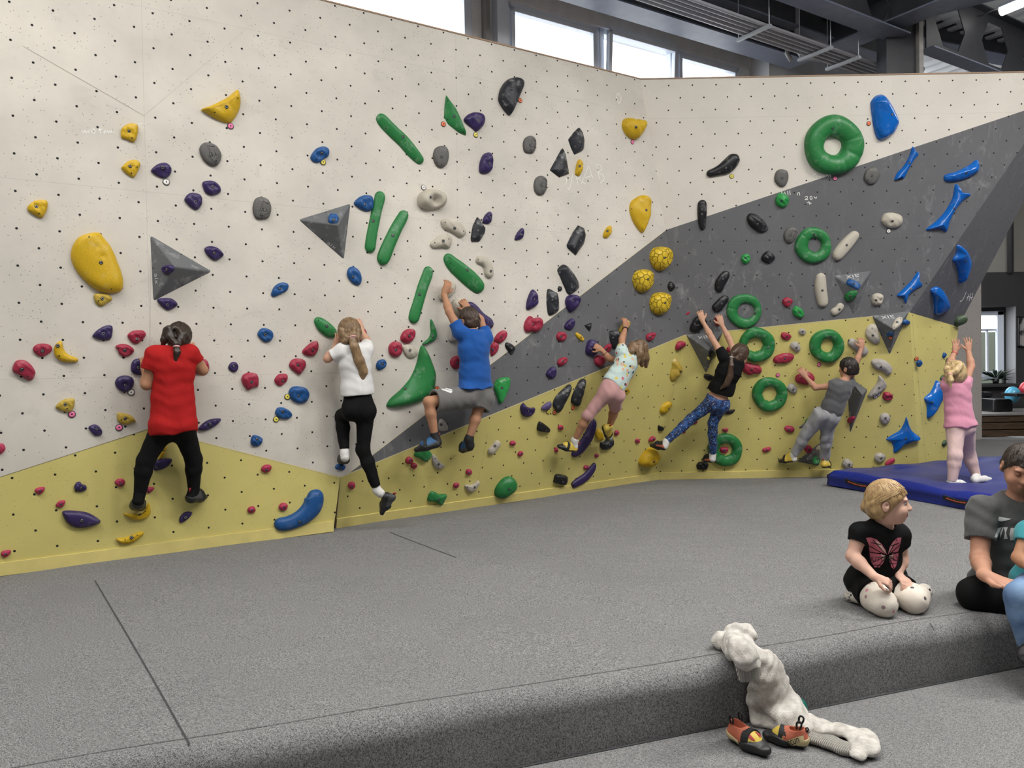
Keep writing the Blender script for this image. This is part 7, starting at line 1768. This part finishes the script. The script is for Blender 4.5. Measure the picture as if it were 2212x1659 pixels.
# 6 boy in grey
J = dict(head=j('Y','k',1225,925,.26), neck=j('Y','k',1165,1075,.32), pel=j('Y','k',1000,1490,.30), sha=j('Y','k',1065,1120,.33), shb=j('Y','k',1225,1100,.28),
  ela=j('Y','k',850,1145,.24), wra=j('Y','k',738,1022,.11), elb=j('Y','k',1312,860,.17), wrb=j('Y','k',1375,695,.11),
  hpa=j('Y','n',1965,345,.30), hpb=j('Y','n',2065,370,.29), kna=j('Y','n',1800,560,.22), knb=j('Y','n',2025,600,.22), ana=j('Y','n',1655,805,.16), anb=j('Y','n',2010,860,.15),
  hea=j('Y','n',1660,880,.17), toa=j('Y','n',1510,905,.09), heb=j('Y','n',2005,950,.21), tob=j('Y','n',2060,935,.07))
rr6, X6 = person(dict(label='person in grey T-shirt and light grey sweatpants with short black hair', group='climbing children', base=ground(J['pel']), J=J, s=1.02, hs=1.03, fwd=BIN, hup=(-.05,0,1), hfwd=BIN+Vector((-.7,0,.1)), skin=SK4,
  handa=up_hand(BIN, -1, (-.6,0,.9)), handb=up_hand(BIN, 1, (0,0,1)), arm=.95,
  shirt=dict(mat=M_GRY, hem=.15, slv=.22, rt=.112, rh=.126, g=.012), pants=dict(mat=M_SWT, end=1.93, loose=.010, top=.24, wr=.0024), leg=1.02,
  hair=dict(mat=HR_BK, e=.010, low=.05, cut=.05, slope=.5), feet=dict(mats=SH_YEL, sock=M_WSOCK, sockh=.05)))
# 7 small child in pink on the blue mat
fa_, fb_ = at_z(2060, 1046, MT-.02), at_z(2108, 1036, MT-.02)
Dm = (fa_.y+fb_.y)/2-.02
J = dict(head=jy('l',1425,975,Dm), neck=jy('l',1440,1105,Dm), pel=jy('o',1480,470,Dm), sha=jy('l',1335,1120,Dm), shb=jy('l',1535,1105,Dm-.02),
  ela=jy('l',1362,885,Dm+.12), wra=jy('l',1428,735,Dm+.17), elb=jy('l',1612,905,Dm+.06), wrb=jy('l',1580,725,Dm+.13),
  hpa=jy('o',1428,500,Dm), hpb=jy('o',1545,500,Dm), kna=jy('o',1432,815,fa_.y), knb=jy('o',1582,800,fb_.y), ana=jy('o',1392,1110,fa_.y), anb=jy('o',1672,1045,fb_.y),
  hea=fa_+Vector((-.01,.03,.012)), toa=fa_+Vector((.085,-.06,.005)), heb=at_z(2104,1040,MT+.0), tob=at_z(2139,1036,MT-.01))
rr7, X7 = person(dict(label='small person in pink T-shirt and pale pink trousers standing on the blue mat, arms raised', base=ground(J['pel']), J=J, s=.90, hs=1.0, fwd=(-.2,1,0), hup=(-.05,0,1), skin=SK4,
  handa=dict(d=(.1,0,1), palm=(0,1,.1), thumb=-1, s=1.05, curl=(.15,.2,.15), splay=.16), handb=dict(d=(0,0,1), palm=(.1,1,.1), thumb=1, s=1.05, curl=(.1,.15,.1), splay=.18), arm=1.1,
  shirt=dict(mat=M_ROS, hem=.00, slv=.34, rt=.112, rh=.150, g=.012), pants=dict(mat=M_PAL, end=1.98, loose=.008, top=.2, wr=.0010), leg=1.10,
  hair=dict(mat=HR_YE, e=.014, low=.075, cut=.05, ears=False, tail=([jy('l',1368,985,Dm-.115), jy('l',1380,1060,Dm-.135), jy('l',1372,1145,Dm-.13)], [.018,.026,.006]),
     locks=[([jy('l',1480,900,Dm-.09), jy('l',1430,960,Dm-.11), jy('l',1370,985,Dm-.115)], [.035,.03,.018], None), ([jy('l',1335,930,Dm-.07), jy('l',1345,1000,Dm-.06), jy('l',1330,1090,Dm-.04)], [.03,.028,.012], None)]),
  feet=dict(sock=M_WSOCK, sockh=.08, bare=True)))
bangle(rr7, J['wra']+(J['ela']-J['wra'])*.12, J['wra']-J['ela'], .024, .005, m_bead, 'bracelet')
# 8 kneeling girl
D8 = 4.02
J = dict(head=jy('r',492,525,D8-.06), neck=jy('r',455,700,D8-.01), pel=jy('r',415,1150,D8+.06), sha=jy('r',282,760,D8-.03), shb=jy('r',580,765,D8+.02),
  ela=jy('r',222,945,D8-.05), wra=jy('r',395,1105,D8-.19), elb=jy('r',605,960,D8+.05), wrb=jy('r',575,1085,D8-.03),
  hpa=jy('r',335,1180,D8+.03), hpb=jy('r',515,1170,D8+.05), kna=jy('r',460,1312,D8-.17), knb=jy('r',700,1285,D8-.12), ana=at_z(1862,1288,.045), anb=at_z(1992,1280,.045),
  hea=at_z(1850,1286,.07), toa=at_z(1845,1275,.03), heb=at_z(2000,1275,.07), tob=at_z(2006,1266,.03))
J['toa'] = J['hea']+Vector((.0,.13,-.04)); J['tob'] = J['heb']+Vector((.01,.13,-.04))
rr8, X8 = person(dict(label='small person in black butterfly T-shirt kneeling on the carpet, looking right', base=ground(J['pel']), J=J, s=.88, hs=1.06, fwd=(.25,-1,0), hup=(.02,.05,1), hfwd=(1,-.42,-.12), skin=SK3, res=.004, face=1,
  handa=dict(d=(.85,-.35,-.30), palm=(.1,.5,-1), thumb=-1, curl=(.55,.7,.6)), handb=dict(d=(.1,-.8,-.3), palm=(-.2,.3,-1), thumb=1, curl=(.4,.5,.4)), arm=1.18,
  shirt=dict(mat=M_BLK, hem=-.12, slv={'a':.42,'b':.40}, rt=.118, rh=.150, g=.012), pants=dict(mat=M_PRINT, end=1.97, loose=.012, top=.15), leg=1.18,
  hair=dict(mat=HR_HO, e=.010, low=.062, cut=.058, slope=.80, ears=True, n=420, sweep=1, part=.35, locks=[([jy('r',400,450,D8+.04), jy('r',345,560,D8+.03), jy('r',400,640,D8)], [.03,.034,.012], None), ([jy('r',420,610,D8+.0), jy('r',400,650,D8), jy('r',365,665,D8+.01)], [.022,.02,.008], None)]),
  feet=dict(sock=M_LEO, sockh=.20, bare=True)))
T8 = Soft(.004); ax8, at8, u8 = X8['AX'], X8['at'], X8['up']
T8.ell(at8(.0), (.138, .116, .11), ax8, .04)
for z in 'ab':
    a_, b_ = J['hp'+z], J['kn'+z]; d_ = unit(b_-a_); T8.cone(a_, b_, .097, .084, .04, 0, None, ((a_+(b_-a_)*.52, d_),))
T8.build('skirt', M_BLK, rr8, WV(.0015, 5, 4, 30, 80))
def eyes(rt, X, open_=True, lash=m_brow):
    hr, hf, hu = X['HX']; hc, hs = X['hc'], X['hs']; body = [c for c in rt.children if c.name.startswith('body')][0]
    for q in (-1, 1):
        c = hc+hf*.0725*hs+hr*q*.0305*hs+hu*.001*hs
        bm = bmesh.new(); bmesh.ops.create_uvsphere(bm, u_segments=20, v_segments=14, radius=.0100*hs)
        me = bpy.data.meshes.new('m'); bm.to_mesh(me); bm.free()
        look = unit(hf*.9-hu*.35+hr*.1)
        for p in me.polygons:
            p.use_smooth = True; p.material_index = 1 if Vector(p.center).normalized().dot(look) > .62 else 0
        link('eye', me, [m_eyew if open_ else SK4, m_iris if open_ else SK4], rt, mw=Matrix.Translation(c))
        mb = MB(); zz = .006 if open_ else -.004
        mb.tube([c+hr*t*.013*hs+hf*(.0106-.004*abs(t)*abs(t))*hs+hu*(zz-.004*t*t*(1 if open_ else -1))*hs for t in np.linspace(-1, 1, 7)], [.0008,.0016,.002,.002,.002,.0016,.0008], 6); mb.build('eyelash', lash, rt, smooth=True)
        mb = MB(); mb.tube([hc+hr*(q*.031+t*.017)*hs+hf*(.083-.006*(q*.031+t*.017)**2/.001*.35)*hs+hu*(.022-.004*t*t)*hs for t in np.linspace(-1, 1, 7)], [.001,.0025,.003,.003,.003,.0025,.001], 6); mb.build('eyebrow', lash, rt, smooth=True)
eyes(rr8, X8, True, simple('light_eyebrow', (.25,.15,.07), .8))
# butterfly print
m_bfly = simple('pink_butterfly_print', (.55,.14,.19), .8, var=.25); m_bf2 = simple('pale_butterfly_print', (.70,.48,.42), .8)
wings = [pix('r', q) for q in ((325,800,360,795,410,812,450,850,478,895,490,930,440,915,390,915,355,905,345,850), (600,797,570,800,535,830,510,870,495,930,530,912,575,905,590,860),
         (355,912,400,922,450,922,488,940,470,985,430,1030,395,1030,370,990,358,950), (578,910,535,918,500,940,505,985,525,1030,545,1042,562,1010,575,960))]
sh8 = X8['shirt']
decal(sh8, 'butterfly_print', wings, m_bfly)
decal(sh8, 'butterfly_print', [pix('r', q) for q in ((395,820,430,835,470,890,485,925,440,880), (555,820,530,850,505,895,497,925,520,880), (440,925,488,942,470,980,450,960), (540,922,502,942,510,980,530,955))], m_bf2, .003)
vein = []
for q in ((490,935,345,860), (490,935,380,815), (490,935,350,905), (490,935,375,990), (490,935,410,1032), (490,935,455,1005), (495,935,590,850), (495,935,565,810), (495,935,582,910), (495,935,570,985), (495,935,545,1040), (495,935,515,1010), (365,835,440,850), (580,840,520,860), (370,1010,450,1010), (565,1000,515,1000)): vein += stroke(pix('r', q), 1.5)
decal(sh8, 'butterfly_veins', vein, M_BLK, .004, 1)
m_ink = simple('black_script_print', (.004,.004,.004), .8)
decal(sh8, 'lettering', word('BUTTERFLY', P('r',355,982), P('r',580,975), 9.5), m_ink, .0045, 1)

# 9 man sitting cross-legged
D9 = 4.12
J = dict(head=at_y(2207,1010,D9-.10), neck=at_y(2200,1078,D9-.02), pel=at_y(2192,1262,D9+.05), sha=at_y(2122,1102,D9-.02), shb=at_y(2282,1100,D9-.02),
  ela=at_y(2116,1206,D9-.10), wra=at_y(2128,1244,D9-.34), elb=at_y(2292,1205,D9-.12), wrb=at_y(2265,1255,D9-.34),
  hpa=at_y(2158,1276,D9+.02), hpb=at_y(2240,1276,D9+.02), kna=at_y(2108,1283,D9-.16), knb=at_y(2310,1285,D9-.2), ana=at_y(2215,1318,D9-.20), anb=at_y(2170,1312,D9-.10),
  hea=at_y(2236,1322,D9-.2), toa=at_y(2285,1318,D9-.28), heb=at_y(2150,1316,D9-.08), tob=at_y(2115,1318,D9-.15))
rr9, X9 = person(dict(label='person in grey printed T-shirt sitting cross-legged at the right edge, palm open', base=ground(J['pel']), J=J, s=1.36, hs=1.16, fwd=(.12,-1,0), hup=(.06,-.45,1), hfwd=(-.42,-1,-.60), skin=SK4, res=.005, face=1,
  handa=dict(d=(.62,-.62,-.22), palm=(.0,-.50,.9), thumb=1, curl=(.15,.2,.15), s=.95, splay=.06), lip=SK4, handb=dict(d=(-.6,-.6,-.1), palm=(0,-.2,1), thumb=-1, curl=(.2,.3,.2)), arm=1.06,
  shirt=dict(mat=M_GRY2, hem=.03, slv={'a':.62,'b':.6}, rt=.118, rh=.128, g=.011, wr=.0022), pants=dict(mat=M_BLK, end=1.93, loose=.012, top=.1), leg=1.0,
  hair=dict(mat=HR_MN, e=.006, low=.040, cut=.055, slope=1.0, wr=.0018), feet=dict(sock=M_BLK, sockh=.06, bare=True)))
eyes(rr9, X9, False)
hr, hf, hu = X9['HX']
sh9 = X9['shirt']
decal(sh9, 'swoosh_print', [pix('r', q) for q in ((1362,635,1368,655,1400,655,1462,652,1420,664,1380,671,1358,668,1355,650),)], m_white_print)
decal(sh9, 'letter_print', [pix('r', q) for q in ((1352,722,1385,716,1345,800,1326,796), (1372,760,1392,716,1402,716,1372,802), (1400,716,1432,716,1418,760,1432,808,1400,808,1410,760), (1455,722,1510,722,1512,735,1478,745,1472,785,1500,800,1505,815,1450,818,1445,770))], m_white_print)

# 10 child in teal and jeans beside the man, mostly outside the picture
N = NT('washed_denim'); f = N.noise(N.coord(), 7, 4, .6); N.base(N.mix(N.ramp(f, (.3,.7,0,1)), (.055,.12,.27,1), (.20,.31,.47,1))); N.rough(.85); N.bump(N.noise(N.coord(), 300, 2), .3, .004); M_DEN = N.m
DC = 3.86
J = dict(head=at_y(2262,1075,DC), neck=at_y(2258,1128,DC), pel=at_y(2262,1262,DC+.06), sha=at_y(2222,1150,DC), shb=at_y(2296,1150,DC),
  ela=at_y(2200,1205,DC-.05), wra=at_y(2236,1232,DC-.18), elb=at_y(2322,1205,DC-.05), wrb=at_y(2290,1240,DC-.15),
  hpa=at_y(2240,1268,DC+.03), hpb=at_y(2285,1268,DC+.03), kna=at_y(2206,1288,DC-.24), knb=at_y(2262,1292,DC-.26), ana=at_y(2222,1400,DC-.24), anb=at_y(2268,1404,DC-.26),
  hea=at_y(2225,1418,DC-.23), toa=at_y(2222,1440,DC-.40), heb=at_y(2270,1420,DC-.23), tob=at_y(2272,1442,DC-.40))
rr10, X10 = person(dict(label='person in teal top and ripped jeans at the right edge, mostly out of the picture', base=ground(J['pel']), J=J, s=.95, hs=1.0, fwd=(.1,-1,0), skin=SK2, face=1,
  handa=dict(d=(.7,-.5,-.1), palm=(0,0,-1), thumb=-1), handb=dict(d=(-.7,-.5,-.1), palm=(0,0,-1), thumb=1), shirt=dict(mat=M_TEAL, hem=.05, slv=.42, rt=.11, rh=.125), pants=dict(mat=M_DEN, end=1.95, loose=.014, top=.2), leg=1.15,
  hair=dict(mat=HR_DB, e=.012, low=.06), feet=dict(mats=SH_BLK)))
# ------------------------------------------------------------------ cardigan and climbing shoes left on the step
N = NT('cream_knit'); co = N.coord()
rib = N.n('ShaderNodeTexWave', wave_type='BANDS', bands_direction='DIAGONAL'); N.l(co, rib.inputs['Vector']); rib.inputs['Scale'].default_value = 75; rib.inputs['Distortion'].default_value = 2.5
f = N.noise(co, 26, 4, .6); kn = N.noise(co, 140, 2)
N.base(N.mix(N.ramp(f, (.35,.68,0,1)), (.40,.37,.33,1), (.66,.63,.58,1))); N.rough(.95); N.b.inputs['Sheen Weight'].default_value = .3
N.bump(N.math('ADD', N.math('MULTIPLY', rib.outputs['Fac'], .2), N.math('MULTIPLY', kn, .8)), .45, .007); M_KNIT = N.m
FST = Facet([fb0, fb1, fb0+Vector((0,0,1))])
def on_top(x, y, z=.03): return at_z(*P('s', x, y), z)
def on_face(x, y, o=.03): return FST.hit(*P('s', x, y), off=o)
def on_low(x, y, z=.03): return at_z(*P('s', x, y), -MAT_H+z)
cg = empty('cardigan', on_face(780, 760, 0), label='cream knitted cardigan draped over the edge of the step', cat='cardigan')
K = Soft(.004)
up_ = Vector((0,0,1)); fn = FST.n
edge = on_face(660, 470, .05); edge.z = .02
c0, c1, c2, c3 = on_top(480,270,.035), on_top(520,380,.04), on_top(590,470,.04), on_face(720,590,.045)
K.chain([c0, c1, c2], [.040,.052,.058], .03, 0, (up_, 1.5)); K.chain([c2, c3], [.058,.076], .03, 0, (unit(up_+fn), 1.7))
c4, c5, c6 = on_face(790,720,.055), on_face(850,880,.06), on_face(930,1010,.07)
K.chain([c3, c4, c5, c6], [.076,.076,.076,.076], .03, 0, (fn, 1.9)); c7 = on_low(1040,1130,.05); K.chain([c6, c7], [.085,.085], .03, 0, (unit(up_+fn), 1.8)); c8 = on_low(1140,1200,.035)
K.chain([c7, c8], [.085,.055], .03, 0, (up_, 1.9))
# front edge panel under the body, hanging to the floor
K.chain([on_face(640,820,.03), on_face(680,1000,.03), on_low(740,1150,.02)], [.045,.05,.05], .02, 0, (fn, 2.4)); K.chain([on_low(740,1150,.02), on_low(900,1195,.02)], [.045,.05], .02, 0, (up_, 2.4))
# crumpled collar with folds and openings
K.chain([on_top(395,215,.07), on_top(470,185,.085), on_top(560,195,.08), on_top(610,260,.06)], [.022,.024,.022,.024], .012); K.chain([on_top(470,200,.075), on_top(450,290,.07), on_top(440,380,.06)], [.018,.016,.014], .012)
K.chain([on_top(395,235,.05), on_top(370,320,.045), on_top(420,430,.05)], [.035,.035,.035], .02); K.ball(on_top(540,225,.10), .020, .006, op='s'); K.ball(on_top(435,225,.09), .014, .006, op='s')
WK = WV(.0030, 6, 5, 35, 110)
body = K.build('body', M_KNIT, cg, WK, smooth=2)
Kb = Soft(.004); Kb.ell(on_top(285,315,.035), (.045,.035,.032), ((1,0,0),(0,1,0),(0,0,1)), .02); Kb.cone(on_top(220,290,.03), on_top(270,310,.035), .012, .03, .02); Kb.cone(on_top(300,310,.035), on_top(390,300,.04), .032, .03, .02)
Kb.build('collar_tip', M_KNIT, cg, WV(.0025, 5, 8, 60, 140))
# upper sleeve with its ribbed cuff lying across the edge
N2 = NT('ribbed_knit'); co = N2.coord(); rb = N2.n('ShaderNodeTexWave', wave_type='BANDS', bands_direction='X'); N2.l(co, rb.inputs['Vector']); rb.inputs['Scale'].default_value = 55
N2.base(N2.mix(N2.ramp(rb.outputs['Fac'], (.2,.7,0,1)), (.36,.33,.29,1), (.66,.63,.58,1))); N2.rough(.95); N2.bump(rb.outputs['Fac'], .9, .01); M_RIB = N2.m
Ks = Soft(.004); s0, s1, s2 = on_top(430,330,.10), on_top(515,430,.125), on_face(560,545,.150)
s3 = on_face(590,690,.150); Ks.chain([s0, s1, s2], [.05,.058,.058], .02, 0, (unit(up_+fn), 1.6), ((s2, unit(s3-s2)),)); Ks.build('sleeve', M_KNIT, cg, WV(.0025, 5, 3, 50, 130))
Kc = Soft(.004); Kc.cone(s2-(s3-s2)*.2, s3+(s3-s2)*.2, .060, .054, .01, 0, (unit(up_*.4+fn), 1.7), ((s3+(s3-s2)*.05, unit(s3-s2)),)); Kc.build('cuff', M_RIB, cg)
# far sleeve looping out over the floor
Kl = Soft(.004); l0, l1, l2, l3, l4 = on_low(1200,1170,.035), on_low(1330,1235,.03), on_low(1560,1260,.03), on_low(1760,1330,.03), on_low(1800,1440,.03)
Kl.chain([l0, l1, l2, l3], [.05,.05,.042,.05], .02, 0, (up_, 1.8)); Kl.chain([l3, l4, on_low(1740,1520,.025)], [.05,.052,.03], .02, 0, (up_, 1.9)); Kl.build('sleeve', M_KNIT, cg, WV(.003, 6, 6, 40, 120), smooth=2)
Kf = Soft(.004); Kf.chain([on_low(1220,1330,.02), on_low(1420,1385,.022), on_low(1600,1455,.02), on_low(1740,1510,.02)], [.040,.042,.040,.030], .02, 0, (up_, 2.0), ((on_low(1205,1330,.02), (on_low(1205,1330,.02)-on_low(1420,1385,.022)).normalized()),)); Kf.build('cuff', M_RIB, cg, WV(.0015, 4, 6, 40, 120))
# pair of climbing shoes
def loose_shoe(heel, toe, label, tilt=(0,0,1)):
    h, t = on_low(*heel, .012), on_low(*toe, .012)
    o = shoe(None, h, t, tilt, 1.12*(t-h).length/.235, (m_yshoe, m_rub, m_cream, m_oshoe), tab=m_strapk, res=.003, open_=True, wide=.043)
    return o, h, t
def finish(o, h, t, label):
    tag(o, label, 'shoe', 'pair of climbing shoes'); f, u, r = foot_dirs(h, t, (0,0,1)); L = (t-h).length
    for q in (-1, 1):                       # pull loops standing up at the heel
        b = h+f*L*.06+u*.075+r*q*.028; mb = MB(); mb.tube([b, b+u*.014-f*.007, b+u*.024-f*.008, b+u*.031-f*.003, b+u*.031+f*.005, b+u*.024+f*.010, b+u*.012+f*.011, b+f*.010], .0042, 8); mb.build('pull_loop', m_strapk, o, smooth=True)
    return f, u, r, L
o1, h1, t1 = loose_shoe((415,1345), (790,1530), '')
finish(o1, h1, t1, 'terracotta, yellow and black climbing shoe lying in front, toe towards the viewer')
decal(o1, 'red_flash', [pix('s', q) for q in ((545,1310,590,1305,635,1360,640,1378,600,1360), (640,1280,668,1275,700,1320,695,1340))], m_redt, .002, 2)
decal(o1, 'black_marking', sum([stroke(pix('s', q), 2) for q in ((625,1410,660,1415), (630,1425,665,1432), (645,1405,640,1440), (680,1435,715,1445), (690,1425,705,1455), (715,1425,690,1455))], []), m_strapk, .002, 1)
o2, h2, t2 = loose_shoe((1150,1420), (730,1330), '')
finish(o2, h2, t2, 'climbing shoe with lettered cream heel band, behind the other shoe by the cardigan')
decal(o2, 'heel_band', [pix('s', (865,1408,900,1395,1000,1360,1100,1325,1150,1315,1160,1372,1100,1400,1030,1430,985,1452))], m_cream, .002, 3)
decal(o2, 'lettering', word('ocun', P('s',985,1425), P('s',1112,1385), 11), m_strapk, .0035, 1)
# green ball peeping out behind the cardigan
bm = bmesh.new(); bmesh.ops.create_uvsphere(bm, u_segments=32, v_segments=20, radius=.045); me = bpy.data.meshes.new('m'); bm.to_mesh(me); bm.free(); me.polygons.foreach_set('use_smooth', [True]*len(me.polygons))
cb_ = on_low(1085,1020,.045)
ball = link('ball', me, simple('teal_green_plastic', (.005,.13,.10), .3), mw=Matrix.Translation(cb_), label='teal green ball half hidden behind the cardigan', cat='ball')
